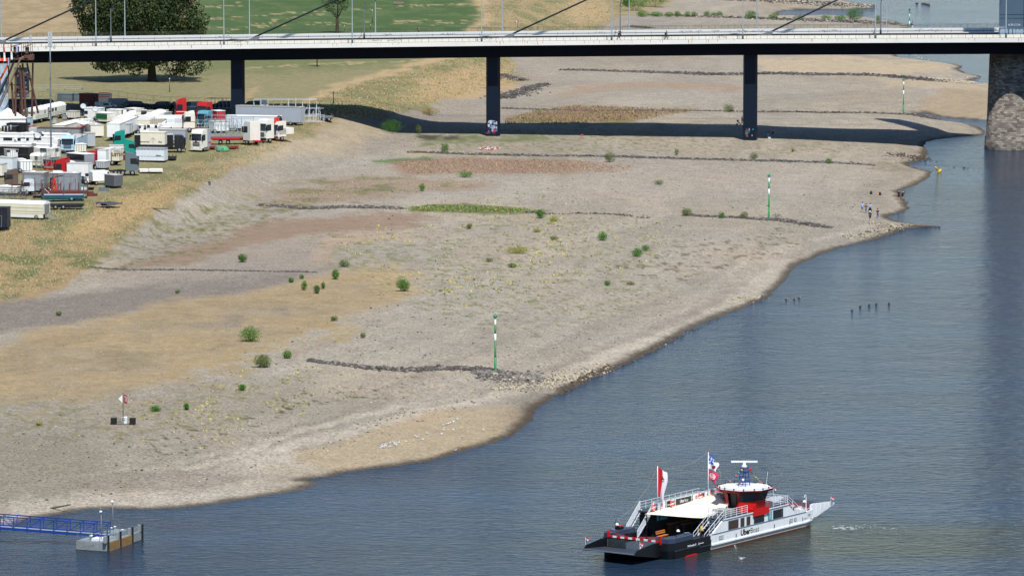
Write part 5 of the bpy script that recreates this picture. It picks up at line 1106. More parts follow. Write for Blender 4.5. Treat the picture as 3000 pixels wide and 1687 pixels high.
box_unit('caravan', 'cabin', 'cream cabin right of the caravan with the satellite dish', placed(za, 1600, 1800, 1877, 600, 430, 2.5), PC, ROOFW, .4, 0, wins=[('x', 0, 1.7, .6, 1.3)])
e = box_unit('box_trailer', 'trailer', 'cream trailer with green sign board and dark end', placed(za, 1440, 1622, 1732, 640, 480, 2.5), PC, ROOFW, .5, 1)
sg = MB(); sg.box(-1.5, 1.5, -1.33, -1.3, 1.0, 2.0); sg.build('sign_board', mat('sign_green', rgb(28, 96, 52), .6), e)
box_unit('office_cabin', 'cabin', 'cream cabin with grey shuttered window near the red truck', placed(za, 2045, 2340, 2367, 600, 445), PC, ROOFG, .35, 0, wins=[('y', -.3, 1.7, 1.2, 1.3)])
box_unit('caravan', 'caravan', 'low white caravan with a dark window left of the shuttered cabin', placed(za, 1875, 2035, 2165, 540, 415), PW, ROOFW, .4, 1, wins=[('y', 1, 1.5, 1.0, .6)])
box_unit('living_wagon', 'wagon', 'white wagon with arched roof left of the cream arched one', placed(za, 1680, 1880, 2115, 660, 525, 2.6), PC, ROOFW, .5, 1, arch=.8, over=.2)
box_unit('living_wagon', 'wagon', 'cream wagon with white arched roof and double end doors', placed(za, 2068, 2262, 2512, 745, 518, 2.6), PCR2, ROOFW, .6, 1, arch=.9, ribs=9, door=('-x', 0, 2.1))
box_unit('office_cabin', 'cabin', 'small grey cabin with roof vents left of the red truck cab', placed(za, 2345, 2490, 2590, 640, 470, 2.4), PG, ROOFG, .35, 0, door=('y', 0, .9))
e = box_unit('travel_trailer', 'caravan', 'large white travel trailer with opened slide out rooms', placed(za, 1600, 1808, 2055, 900, 640, 2.6), PW, ROOFW, .8, 2, wins=[('y', 2.2, 1.9, .5, .8)])
mb = MB(); mb.box(-2.6, -1.2, -2.0, -1.303, 1.0, 2.9); mb.box(.2, 1.6, -1.9, -1.303, 1.2, 2.8); mb.build('slide_out', PLG, e); mb = MB(); mb.box(-4.5, -3.9, -.9, .9, 1.6, 1.64) if False else mb.box(-2.7, -1.1, -2.06, -1.303, 2.9, 2.97); mb.build('slide_out_roof', ROOFG, e)
box_unit('caravan', 'caravan', 'small white caravan right of the large travel trailer', placed(za, 2060, 2110, 2170, 800, 660, 2.2), PW, ROOFW, .4, 1, wins=[('y', -.4, 1.6, .5, .6), ('y', .7, 1.6, .4, .6)])
car('white car bonnet between caravan and black lorry', placed(za, 2110, 2120, 2340, 830, 735, 1.9, 'l', 6), PW, 'car', 1)
# ---- motorhomes on the left
def motorhome(lab, pl, wins, m=PW, dark=None):
    e = box_unit('motorhome', 'motorhome', lab, pl, m, ROOFW, .5, 2, wins=wins); c, rz, L, Wd, H = pl
    mb = MB(); mb.prism([(L/2+.003, .6), (L/2+.9, .6), (L/2+1.0, 1.5), (L/2+.55, H*.86), (L/2+.003, H-.03)], -Wd/2, Wd/2); n = mb.build('nose', m, e)
    mb = MB(); mb.quad((L/2+.99, -Wd*.44, 1.6), (L/2+.99, Wd*.44, 1.6), (L/2+.60, Wd*.42, H*.82), (L/2+.60, -Wd*.42, H*.82)); mb.build('windscreen', GLS, n)
    mb = MB()
    for x in (-L*.3, 0, L*.25): mb.box(x-.35, x+.35, -.3, .3, H+.1, H+.25)
    mb.build('roof_vents', ROOFW, e); return e
motorhome('white motorhome in the back of three at the left edge', placed(za, -250, 1000, 1040, 925, 800, 2.5, 'r', 82), [('y', 3, 1.7, .8, .6)])
motorhome('white motorhome with open awning, middle of three at the left', placed(za, -350, 800, 840, 1010, 850, 2.5, 'r', 82), [('y', 4.4, 2.0, 1.5, .8), ('y', -1.5, 1.8, 1.8, .7), ('y', 1.2, 1.8, 1.6, .8)])
motorhome('white motorhome low in front of the middle one at the left', placed(za, -300, 790, 830, 1080, 950, 2.5, 'r', 82), [('y', 3.4, 1.6, 1.0, .6)])
box_unit('food_trailer', 'trailer', 'long dark sales trailer with grey flat roof at the left edge', placed(za, -200, 425, 492, 1180, 985, 2.5), PBK, ROOFG, .2, 0, over=.15, stripe=(PDG, [(1.0, .04), (2.4, .06)]))
box_unit('caravan', 'caravan', 'white caravan with rounded roof left of the mast foot', placed(za, 490, 800, 905, 1180, 985, 2.4), PC, ROOFW, .5, 1, arch=.3, wins=[('y', 0, 1.8, 1.5, .7), ('x', 0, 1.8, 1.0, .6)])
box_unit('caravan', 'caravan', 'old cream caravan with rounded roof facing the viewer', placed(za, 445, 640, 735, 1310, 1090, 2.3), PCR2, ROOFW, .5, 1, arch=.5, wins=[('y', 0, 1.9, .7, .7), ('-x', 0, 1.9, 1.2, .6)], stripe=(FR, [(1.1, .12)]))
e = box_unit('ticket_booth', 'kiosk', 'red kiosk with railing on top round the mast foot', placed(za, 655, 820, 905, 1330, 1190, 3.0), PR, PDG, .05, 0, wins=[('y', -.9, 1.5, .6, .9)], stripe=(PG, [(.3, .3)]))
frame_stack('small grey steel railing on the red kiosk', 770/5.152, 240+1330/5.152, 10, 5.5, 2.6, 3.9, 6, galv)
# ---- middle
truck('light blue lorry with sleeper cab facing the viewer', placed(za, 915, 1115, 1240, 1095, 872, 2.5, 'l'), pm('sky_blue', 176, 206, 228), PBL, -1, 3.6, wins=[('y', 1.2, 3.1, .6, .8)])
box_unit('box_trailer', 'trailer', 'grey box trailer with white door end behind the light blue lorry', placed(za, 1240, 1305, 1437, 1010, 850, 2.4), PLG, ROOFG, .5, 1, door=('-x', 0, .9), H=3.0)
def lorry(lab, pl, m, cabm, **k): return truck(lab, pl, m, cabm, **k)
truck('long black lorry facing right behind the white lettered boxes', placed(za, 2025, 2030, 2795, 1075, 805, 2.5, 'l', 3), PBK, PBK, 1, 3.3, ROOFG)
truck('turquoise truck cab with white box in the middle of the yard', placed(za, 1645, 1650, 2050, 1130, 965, 2.5, 'l', 5), PWB, PTEAL, 1, 3.0, spoiler=True)
c, rz, L, Wd, H = placed(za, 1770, 1775, 2000, 1030, 835, 2.5, 'l', 5); e = empty('tractor_unit', Vector((c.x, c.y, gz(c.x, c.y))), rz, 'turquoise tractor unit facing left beside the black lorry', 'truck'); cab(e, 0, 1.2, 3.5, PTEAL, s=-1, depth=2.3, spoiler=True)
mb = MB(); mb.box(0, 3, -.5, .5, .6, .95); mb.build('chassis', UND, e); wheel_row(e, [-1.3, 2.0], 1.2)
e = box_unit('container', 'container', 'cream container with a crest, standing on top of a white one', (lambda t: (t[0]+Vector((0, 1.3, 0)), t[1], t[2], t[3], 5.0))(placed(za, 2110, 2480, 2497, 1175, 890, 2.5)), PCR2, PCR2, 2.75, 1)
for ch in kids(e):
    if ch.name.startswith(('wheel', 'chassis')):
        for g in kids(ch): bpy.data.objects.remove(g)
        bpy.data.objects.remove(ch)
sign(e, 'Zehmermad', .42, -2.6, -1.28, 3.15, INK, 0, .95); sign(e, 'Ous', .42, 1.1, -1.28, 3.15, INK)
mb = MB(); mb.path([(.1+.42*math.cos(t*.5), -1.27, 3.5+.5*math.sin(t*.5)) for t in range(8)], .02, 3); mb.bar((.1, -1.27, 3.05), (.1, -1.27, 3.95), .03, 3); mb.build('crest', INK, e)
e = box_unit('container', 'container', 'white ribbed container carrying the cream one with a crest', placed(za, 2050, 2480, 2522, 1222, 1015), PWB, PG, .35, 0, ribs=8, stripe=(INK, [(1.1, .05), (2.35, .06)])); sign(e, 'adriana', .35, 1.1, -1.29, 1.22, INK)
e = truck('cream lorry box with black and gold lettering on its side', placed(za, 1500, 1800, 1845, 1270, 1020, 2.5, 'r'), PCR2, PW, -1, 3.2)
sign(e, 'llen', 1.15, .9, -1.31, 2.75, INK, .02, .9); sign(e, 'llen', 1.1, .95, -1.33, 2.82, PW, .012, .9); sign(e, 'USTER', .85, .5, -1.31, 1.85, GOLD, .03, .9)
truck('white lorry box with grey end doors and open tail lift', placed(za, 1280, 1600, 1628, 1310, 1040, 2.5, 'r'), PW, PR, -1, 3.2)
box_unit('glazed_trailer', 'trailer', 'grey glazed sales trailer with open side flaps', placed(za, 985, 1280, 1415, 1330, 1100, 2.5), PG, ROOFW, .8, 1, wins=[('y', 0, 2.3, 4.6, 1.2)], ribs=3)
truck('white lorry box with red cab facing left', placed(za, 810, 1330, 1385, 1500, 1235, 2.5, 'r'), PW, PR, -1, 3.9, spoiler=True)
box_unit('box_trailer', 'trailer', 'white box trailer at the left edge, largest of three', placed(za, -80, 185, 242, 1400, 1150, 2.5), PWB, ROOFG, .9, 2)
box_unit('box_trailer', 'trailer', 'narrow white box trailer in the middle of three at the left', placed(za, 225, 300, 388, 1370, 1175, 2.3), PW, ROOFW, .9, 1)
box_unit('box_trailer', 'trailer', 'white trailer with narrow door, frontmost of three at the left edge', placed(zc, -120, 30, 92, 420, 215, 2.5), PC, ROOFG, .4, 1, door=('y', 0, .7))
box_unit('box_trailer', 'trailer', 'plain grey box trailer in the lower left of the yard', placed(zc, 327, 665, 722, 690, 325, 2.5), PG, ROOFG, .9, 2, ribs=0, H=4.0)
box_unit('box_trailer', 'trailer', 'long grey box trailer with vertical seams behind the loading crane', placed(zc, 745, 1185, 1202, 690, 325, 2.5), PG, ROOFG, .9, 2, ribs=4, H=3.9)
car('white van seen from behind, right of the lower trucks', placed(zc, 1330, 1400, 1710, 535, 318, 2.1), PW, 'van', 1, wins=False)
e = box_unit('tarp_trailer', 'trailer', 'small trailer with dark grey tarpaulin cover', placed(zc, 1560, 1722, 1857, 585, 385, 2.0, 'r', 42), mat('grey_tarpaulin', rgb(98, 100, 102), .85, var=.1), ROOFG, .45, 1, wr=.3, over=.02)
# grey tractor unit
c, rz, L, Wd, H = placed(za, 1640, 1645, 2095, 1420, 1085, 2.5, 'l', 6); e = empty('tractor_unit', Vector((c.x, c.y, gz(c.x, c.y))), rz, 'slate grey tractor unit facing right, without a trailer', 'truck'); cab(e, L/2-2.4, 1.22, 4.0, PSL, .9, 2.4, 1, spoiler=True)
mb = MB(); mb.box(-L/2, L/2-2.3, -.5, .5, .7, .98); mb.build('chassis', UND, e); mb = MB(); mb.lathe([(.55, .98), (.5, 1.1)], (-L/2+2, 0, 0), 10); mb.build('fifth_wheel', UND, e); wheel_row(e, [-L/2+1.2, -L/2+2.5, L/2-1.2], 1.22, .5)
flatbed('white low car trailer right of the grey tractor unit', placed(za, 2100, 2110, 2455, 1385, 1290, 2.2, 'l', 6), PC, PC, .75, 0, wheels=(-.1,), th=.3)
# red and brown metal
flatbed('brown flatbed trailer with stakes behind the teal one', placed(zc, 620, 630, 1325, 745, 640, 2.5, 'l', 2), PBR, PBR, 1.25, 6, wheels=(-.3, .3))
flatbed('teal flatbed trailer with a white load bed', placed(zc, 640, 650, 1265, 785, 690, 2.5, 'l', 2), PLG, PDT, 1.1, 3, wheels=(.2,), th=.5)
frame_stack('brown scaffold frame standing on the flatbed trailers', 103, 440+735/5.152, 2, 8, 2.4, 4.6, 4, mat('rusty_steel', rgb(92, 58, 54), .8), lv=3)
frame_stack('brown scaffold frame right of the loading crane', 172, 440+700/5.152, 2, 6, 2, 3.9, 3, MATS['rusty_steel'], lv=2)
frame_stack('dark steel racks with curved beams at the left edge', 36, 440+755/5.152, 0, 4.8, 2.5, 2.3, 5, PDG, lv=5)
box_unit('box_trailer', 'trailer', 'low white trailer above the steel racks at the left edge', placed(zc, -60, 250, 305, 690, 560, 2.3), PW, ROOFW, .5, 1)
c, rz, L, Wd, H = placed(zc, 40, 45, 292, 600, 390, 2.4, 'l', 4); e = empty('tractor_unit', Vector((c.x, c.y, gz(c.x, c.y))), rz, 'brown truck cab at the left edge above the low white trailer', 'truck'); cab(e, 1.2, 1.2, 3.4, pm('brown', 108, 92, 82), .9, 2.4, -1, spoiler=True); wheel_row(e, [-.2], 1.2); mb = MB(); mb.box(-1, 2, -.5, .5, .6, .88); mb.build('chassis', UND, e)
c, rz, L, Wd, H = placed(zc, 330, 335, 510, 690, 480, 2.3, 'l', 4); e = empty('tractor_unit', Vector((c.x, c.y, gz(c.x, c.y))), rz, 'white truck cab behind the brown scaffold frame', 'truck'); cab(e, 1.1, 1.15, 2.9, PWB, .8, 2.2, -1); wheel_row(e, [-.2], 1.15); mb = MB(); mb.box(-1, 2, -.5, .5, .5, .78); mb.build('chassis', UND, e)
# loading crane on a white cab
c, rz, L, Wd, H = placed(zc, 690, 695, 915, 690, 350, 2.4, 'l', 4); e = empty('crane_truck', Vector((c.x, c.y, gz(c.x, c.y))), rz, 'white truck with folded red loading crane behind its cab', 'crane truck'); cab(e, 0, 1.2, 4.2, PW, 1.2, 2.1, 1)
mb = MB(); mb.box(-2.4, 0, -1.2, 1.2, .8, 1.2); mb.build('chassis', UND, e); wheel_row(e, [-1.6, 1.2], 1.2)
mb = MB(); mb.bar((-.2, -1.6, .9), (.2, -1.5, 3.2), .2, 6); mb.bar((.5, -1.6, 1.1), (.3, -1.5, 3.0), .16, 6); mb.bar((.1, -1.55, 3.1), (-.4, -1.6, 1.5), .12, 5); mb.box(-.4, .7, -1.8, -1.4, .7, 1.3); mb.build('crane_arm', mat('crane_red', rgb(226, 66, 40), .5), e)
mb = MB(); mb.bar((-.7, -1.55, .7), (-.35, -1.5, 3.2), .13, 5); mb.bar((-.5, -1.6, .8), (-.1, -1.5, 2.6), .08, 5); mb.build('hoses', PBK, e)
box_unit('storage_box', 'box', 'white storage box on the brown flatbed trailer', placed(zc, 1032, 1285, 1300, 640, 545, 2.0), PW, PDG, .05, 0)
for a, b_, lab in (((690, 600), (835, 735), 'left red and white striped barrier pole leaning in the lower yard'), ((745, 580), (878, 710), 'right red and white striped barrier pole leaning in the lower yard')):
    q = G(*zc(*b_)); p0 = G(*zc(a[0], b_[1])); k = ppm(q); h = (b_[1]-a[1])/5.152/k; mb = MB(); A0 = p0+Vector((0, -1.5, h+.3)); B0 = q+Vector((0, -1.5, .2))
    for i in range(12): mb.m = i % 2; mb.bar(A0.lerp(B0, i/12), A0.lerp(B0, (i+1)/12), .06, 5)
    tag(mb.build('barrier_pole', [PW, PR]), lab, 'barrier pole')
# bottom left
e = box_unit('living_wagon', 'wagon', 'cream circus wagon with white arched roof and steps, lowest left', placed(zc, -120, 660, 740, 1055, 775, 2.5, 'r'), PCR2, ROOFW, 1.0, 2, arch=.5, stripe=(mat('stripe_gold', rgb(170, 160, 60), .6), [(1.35, .05), (1.95, .05)]), ribs=0, door=('x', 0, 1.8))
L_ = placed(zc, -120, 660, 740, 1055, 775, 2.5, 'r')[2]
mb = MB(); mb.box(-L_/2+.1, L_/2-.1, -1.26, -1.2, .35, .95); mb.build('skirt', PC, e)
mb = MB()
for i in range(4): mb.box(L_/2+.2+i*.35, L_/2+.5+i*.35, -.9, .2, .85-i*.22, .9-i*.22)
mb.bar((L_/2+.05, -.95, 1.0), (L_/2+1.7, -.95, .05), .04, 4); mb.bar((L_/2+.05, .25, 1.0), (L_/2+1.7, .25, .05), .04, 4); mb.build('steps', PG, e)
flatbed('black low trailer with two axles right of the circus wagon', placed(zc, 745, 750, 1260, 905, 815, 2.3, 'l', 3), PBK, PBK, .85, 0, wheels=(-.33, -.1), th=.2)
e = flatbed('dark flat platform with folding legs below the teal trailer', placed(zc, 1415, 1615, 1825, 885, 835, 3.2, 'l', 40), mat('dark_board', rgb(66, 72, 80), .6, var=.15), PDG, .8, 3, wheels=None, th=.1, ph=-.3, nm='stage_platform')
e = box_unit('container', 'container', 'dark blue container with a caged door at the lower left edge', placed(zc, -120, 110, 142, 1230, 885, 2.4), PNV, PNV, .55, 1, wins=[('y', -.1, 1.6, .9, 1.8)])
# ---- right part of the yard (second crop)
def tractor(lab, pl, m, s=-1, Hc=3.6, load=None, trim=PBK, sp=None, stripe=None):
    c, rz, L, Wd, H = pl; e = empty('tractor_unit', Vector((c.x, c.y, gz(c.x, c.y))), rz, lab, 'truck'); d = 2.3; x = -s*(d-L/2) if True else 0
    x = L/2-d if s > 0 else -L/2+d
    cab(e, x, Wd/2, Hc, m, .9, d, s, trim=trim, spoiler=sp)
    mb = MB(); mb.box(*sorted((-s*L/2, x)), -.5, .5, .65, .95); mb.build('chassis', UND if trim is PBK else trim, e)
    wheel_row(e, [-s*(L/2-.9), -s*(L/2-2.1), s*(L/2-1.2)] if L > 5.5 else [s*(L/2-1.2)], Wd/2, .5)
    if stripe: mb = MB(); mb.box(*sorted((x, x+s*d*.95)), -Wd/2-.02, -Wd/2+.01, 2.1, 2.2); mb.build('stripe', stripe, e)
    return e
tractor('red truck cab with white stripe facing left in the back row', placed(zb2, 68, 72, 285, 610, 335, 2.5, 'l', 8), PR, -1, 4.6, sp=True, stripe=PW)
box_unit('tipper_truck', 'truck', 'tipper body with white end and dark grey side right of the red cab', placed(zb2, 290, 470, 615, 470, 325, 2.6), mat('tipper_grey', rgb(150, 158, 166), .4, metal=.1), ROOFG, .5, 1)
tractor('red truck cab with white top lights seen from the front', placed(zb2, 400, 540, 612, 640, 410, 2.5, 'l', 60), PR, -1, 4.4)
tractor('light blue truck cab in front of the red one with top lights', placed(zb2, 440, 555, 585, 720, 520, 2.4, 'l', 66), pm('steel_blue', 96, 160, 178), -1, 3.7)
tractor('white truck cab with red lower doors facing left', placed(zb2, 190, 195, 440, 770, 520, 2.5, 'l', 10), PC, -1, 4.0, trim=PR, sp=True, stripe=PR)
e = empty('mobile_crane', G(*zb2(100, 730)), R(8), 'white mobile crane with folded lattice boom beside the white cab', 'crane')
mb = MB(); mb.box(-4, 2.5, -1.2, 1.2, .6, 1.5); mb.build('carrier', PW, e); wheel_row(e, [-3, -1.6, 1.5], 1.2); mb = MB(); mb.box(-4.5, 2.6, -.6, .1, 2.4, 3.1); mb.bar((-3, -.3, 1.4), (-1.5, -.3, 2.5), .15, 5); mb.build('boom', PW, e); mb = MB(); mb.box(-2.2, -.6, -1.1, .9, 1.503, 2.38); mb.build('operator_cab', PWB, e)
box_unit('box_trailer', 'trailer', 'red trailer with grey front and wooden flap right of the cabs', placed(zb2, 605, 700, 820, 650, 445, 2.5), PR, PW, .6, 1, ribs=4)
e = box_unit('box_trailer', 'trailer', 'very long grey box trailer, the largest in the right half of the yard', placed(zb2, 960, 1952, 2020, 668, 392, 2.5), pm('trailer_grey', 172, 180, 190), ROOFG, .7, 2, over=.05, ribs=0, stripe=(PDG, [(3.9, .1)]))
box_unit('box_trailer', 'trailer', 'long white box trailer with pale blue tarpaulin half', placed(zb2, 820, 1630, 1672, 770, 530, 2.5), PWB, ROOFW, .8, 2, ribs=1)
frame_stack('low white steel rack behind the very long grey trailer', 500+1730/5.152, 240+560/5.152, 0, 13, 2.4, 4.4, 9, pm('frame_white', 214, 222, 228), lv=2)
frame_stack('white steel frame trailer right of the very long grey trailer', 500+2130/5.152, 240+640/5.152, 20, 4.5, 2.4, 3.6, 4, MATS['paint_frame_white'], lv=3)
frame_stack('grey bundle of ride rails and hoops, left of the white tractor unit', 500+760/5.152, 240+860/5.152, 0, 6.5, 2.4, 5.0, 6, pm('frame_grey', 150, 164, 174), arcs=5)
frame_stack('grey railing frames lying on the red flatbed', 500+1040/5.152, 240+850/5.152, 0, 5.5, 2.4, 4.2, 7, MATS['paint_frame_grey'], lv=3)
frame_stack('grey steel posts behind the leftmost pier foot trucks', 500+730/5.152, 240+440/5.152, 0, 5, 2, 3.0, 6, MATS['paint_frame_grey'], lv=2)
frame_stack('grey steel ladder frames below the silver box in the middle', 500+470/5.152, 240+715/5.152, 0, 8, 2, 2.2, 7, MATS['paint_frame_grey'], lv=3)
flatbed('grey low trailer at the right end of the yard in the shade', placed(zb2, 2235, 2240, 2455, 590, 500, 2.3, 'l', 10), PG, PDG, 1.0, 3, wheels=(-.2, .2), ph=.5)
e = box_unit('tool_box', 'box', 'upright white panel box behind the very long grey trailer', placed(zb2, 1335, 1385, 1450, 480, 275, 1.2), PW, PW, .6, 0)
flatbed('red flatbed trailer carrying the grey ride parts', placed(zb2, 590, 595, 1300, 955, 850, 2.5, 'l', 2), PDG, PR, 1.35, 0, wheels=(-.28, -.12), th=.25)
tractor('white tractor unit seen from behind with red coupling plate', placed(zb2, 1080, 1275, 1405, 970, 665, 2.5, 'r', 40), PC, -1, 4.6, trim=PR)
tractor('white truck cab with sun visor between tractor unit and crane truck', placed(zb2, 1310, 1440, 1525, 930, 645, 2.5, 'l', 50), PC, -1, 4.6)
e = tractor('white crane truck with open bed and orange crane', placed(zb2, 1510, 1620, 1750, 905, 660, 2.5, 'l', 48), PC, -1, 3.9, trim=PDR)
mb = MB(); mb.box(-.9, 3.2, -1.25, 1.25, 1.3, 2.5); mb.build('load_bed', PC, e); mb = MB(); mb.bar((-.8, 0, 2.5), (-.5, 0, 4.6), .35, 6); mb.bar((-.5, -.3, 4.6), (.2, -.5, 3.2), .22, 6); mb.build('crane_arm', MATS['crane_red'], e); mb = MB(); mb.ball((.5, .2, 4.0), .8, .9, .8, 1.2); mb.build('crane_hoses', PBK, e)
e = truck('grey lorry with white cab, dark windscreen and red round badge', placed(zb2, 232, 470, 592, 1065, 730, 2.5, 'l', 62), pm('lorry_grey', 160, 170, 182), PC, -1, 4.3, stripe=(PR, 1.6), trim=PC)
mb = MB(); mb.lathe([(.22, -.02), (.22, .02)], (0, 0, 0), 14, 'x'); o = mb.build('badge', PDR, e); o.location = (-placed(zb2, 232, 470, 592, 1065, 730, 2.5, 'l', 62)[2]/2-.06, 0, 2.1)
box_unit('box_trailer', 'trailer', 'long grey trailer directly behind the lorry with the red badge', placed(zb2, -180, 225, 240, 960, 728, 2.5, 'r', 84), MATS['paint_lorry_grey'], ROOFG, .9, 2)
box_unit('storage_box', 'box', 'tilted white box behind the lorry with the red badge', placed(zb2, 25, 180, 240, 900, 770, 1.8), PW, ROOFW, .4, 0)
e = box_unit('box_trailer', 'trailer', 'white trailer with faint red writing near the middle of the yard', placed(za, 2420, 2550, 2576, 860, 690, 2.2), PW, ROOFW, .5, 0); sign(e, 'Bergers Pizza', .3, -1.2, -1.16, 1.9, INKR)
flatbed('dark red folded trailer parts beside the green dome tent', placed(zb2, 575, 580, 1020, 1030, 985, 2.0, 'l', 3), PDR, PDR, .5, 0, wheels=(-.3,), th=.15)
e = empty('dome_tent', G(*zb2(790, 1055)), 0, 'small green dome tent in the grass', 'tent'); mb = MB(); mb.lathe([(1.35, 0), (1.25, .5), (.9, .95), (.4, 1.15), (.02, 1.2)], n=12); mb.build('tent_skin', mat('tent_green', rgb(92, 150, 110), .7), e)
mb = MB(); mb.quad((-.4, -1.37, .05), (.4, -1.37, .05), (.15, -1.12, .8), (-.15, -1.12, .8)); mb.build('tent_door', mat('tent_green_dark', rgb(60, 110, 84), .8), e)
bush(500+835/5.152, 240+1050/5.152, 24, 18, 'olive', 'olive shrub beside the green dome tent')
flatbed('grey crate frame below the black lorry cab', placed(zb2, -90, -85, 88, 1195, 1145, 2, 'l', 3), UND, UND, .7, 4, wheels=None, ph=.5, nm='steel_crate')
# satellite dishes, caravan dish masts
for (fn, x, y, h, lab) in ((za, 1258, 560, 2.6, 'round satellite dish by the white caravan with dark rear window'), (za, 1440, 590, 2.4, 'white satellite dish in front of the trailer with green sign'), (za, 568, 1040, 2.9, 'grey satellite dish on the rounded white caravan')):
    p = G(*fn(x, y)); e = empty('satellite_dish', p, 0, lab, 'satellite dish'); mb = MB(); mb.bar((0, 0, 0), (0, 0, h-.4), .03, 5); mb.build('mast', FR, e)
    mb = MB(); mb.lathe([(.02, .12), (.35, .06), (.62, -.06), (.64, -.07), (.36, .03), (.02, .09)], (0, 0, 0), 14, 'y'); d = mb.build('dish', PLG, e); d.location = (0, -.1, h); d.rotation_euler = (-.5, 0, .2); mb = MB(); mb.bar((0, 0, h-.5), (0, -.6, h-.1), .02, 4); mb.build('feed_arm', FR, e)
# lighting and phone mast
p = G(150, 468); e = empty('radio_mast', p, 0, 'tall grey radio mast with white antenna panels', 'mast'); k = ppm(p); Hm = (468-128)/k*1.0
mb = MB(); mb.lathe([(.16, 0), (.15, Hm*.3), (.12, Hm*.7), (.09, Hm)], n=8); mb.build('pole', galv, e)
for i in range(1, 7): mb = MB(); mb.lathe([(.2, 0), (.2, .12)], (0, 0, Hm*i/7.2), 8); mb.build('clamp_ring', PDG, e)
for x in (-.22, .22): mb = MB(); mb.box(x-.18, x+.18, -.2, .1, Hm-.6, Hm+2.2, .05); mb.build('antenna_panel', PLG, e)
for x in (-.75, .8): mb = MB(); mb.box(x-.2, x+.2, -.15, .15, Hm-1.0, Hm-.35, .05); mb.build('radio_unit', PLG, e)
mb = MB(); mb.bar((-.8, 0, Hm-.6), (.85, 0, Hm-.6), .05, 5)
mb.build('crossbar', PDG, e); mb = MB()
for x, y in ((-4, 3), (4.2, 2), (0, -5)): mb.bar((0, 0, Hm*.92), (x, y, 1), .012, 3)
mb.build('guy_wires', PDG, e)
# fences
def mesh_fence(lab, pts, h, fn=lambda x, y: (x, y), step=3.4, group=None, m=PDG):
    pts = [G(*fn(*p)) for p in pts]; e = empty('mesh_fence', pts[0], 0, lab, 'fence', group); o = pts[0]; k = 0
    for a, b_ in zip(pts[:-1], pts[1:]):
        n = max(1, int((b_-a).length/step))
        for i in range(n):
            p, q = a.lerp(b_, (i+.03)/n)-o, a.lerp(b_, (i+.97)/n)-o; mb = MB(); U = Vector((0, 0, 1))
            for u, v in ((p, p+U*h), (q, q+U*h), (p+U*.15, q+U*.15), (p+U*h, q+U*h), (p+U*h*.5, q+U*h*.5)): mb.bar(u, v, .03, 4)
            for j in range(1, 12): w = p.lerp(q, j/12); mb.bar(w+U*.15, w+U*h, .006, 3, cap=False)
            mb.build('fence_panel', m, e)
            mb = MB(); c_ = q.lerp(p, 0)+Vector((.05, 0, 0)); mb.box(c_.x-.1, c_.x+.25, c_.y-.3, c_.y+.3, c_.z-.05, c_.z+.12); mb.build('fence_foot', UND, e)
    return e
mesh_fence('construction fence along the back of the yard', [(112, 296), (165, 298), (322, 292), (400, 303), (500, 312), (700, 318), (905, 318)], 2.0)
mesh_fence('pale barrier fence on the meadow behind the ride', [(90, 265), (240, 262)], 1.1, m=PLG)
mesh_fence('short crowd barrier in front of the travel trailer', [(280, 430), (333, 430)], 1.1, m=FR)
mesh_fence('fence with orange lamps behind the arched cream wagon', [(128, 316), (210, 318), (290, 322)], 2.0)
# extra small clutter
for fn, x, y, w, h, m, lab in ((za, 1190, 550, 60, 60, PG, 'grey machine on legs behind the cream wagon'), (za, 980, 575, 80, 70, PG, 'grey cabinet at the right end of the arched cream wagon'), (za, 830, 640, 70, 80, PLG, 'pale green switch cabinet beside the mast'), (zb2, 885, 700, 60, 120, MATS['paint_frame_grey'], 'grey upright ride element among the hoops'), (zc, 560, 725, 150, 40, PG, 'grey flat crate in front of the teal trailer'), (zc, 1370, 605, 90, 30, UND, 'low black trailer behind the white van'), (zc, 600, 640, 120, 90, PLG, 'grey bin between the scaffold frames'), (zc, 400, 655, 70, 30, pm('green', 56, 120, 70), 'green crate behind the scaffold frame')):
    c = placed(fn, x-w/2, x+w*.3, x+w/2, y, y-h*1.0, 1.2); e = box_unit('machine_cabinet' if 'crate' not in lab else 'storage_crate', 'cabinet' if 'crate' not in lab else 'crate', lab, c, m, m, .15, 0)
# ---------------------------------------------------------------- green and white beacon poles
GRN = mat('beacon_green', rgb(28, 140, 76), .5, var=.08); BWH = mat('beacon_white', rgb(238, 240, 240), .5, var=.03); CONC = mat('concrete', rgb(176, 166, 150), .9, var=.15)
def beacon(px, py, hpx, lab):
    p = G(px, py); H = hpx/ppm(p); e = empty('beacon_pole', p, 0, lab, 'beacon pole', 'green and white beacon poles'); fr = H/172.0; r = .14
    for a, b_, m in ((0, 46, GRN), (46, 92, GRN), (92, 115, BWH), (115, 138, GRN), (138, 161, BWH)):
        mb = MB(); k = r*1.25 if a == 0 else r
        mb.lathe([(k*(1.5 if a == 0 else 1), a*fr), (k, (a+5)*fr), (k*.97, b_*fr-.002)], n=10); mb.build('white_band' if m is BWH else 'green_band', m, e)
    mb = MB(); mb.lathe([(r*1.0, 161*fr), (r*2.1, 163*fr), (r*2.0, 166*fr), (.02, 174*fr)], n=10); mb.build('top_cone', GRN, e)
    mb = MB(); mb.lathe([(.30, -.1), (.30, .06)], n=10); mb.build('foot_plate', UND, e); mb = MB(); mb.box(-.9, .9, -.5, .6, -.6, -.05); mb.build('concrete_base', CONC, e); return e
beacon(1451, 1091, 172, 'green and white banded pole nearest to the viewer, on the rubble mound')
beacon(2252.5, 641, 132, 'green and white banded pole beside the black bicycle')
beacon(2646.5, 335, 105, 'green and white banded pole beyond the bridge near the stone pier')
e = beacon(2664, 119, 85, 'green and white banded pole rising behind the far railing, with a bird on top')
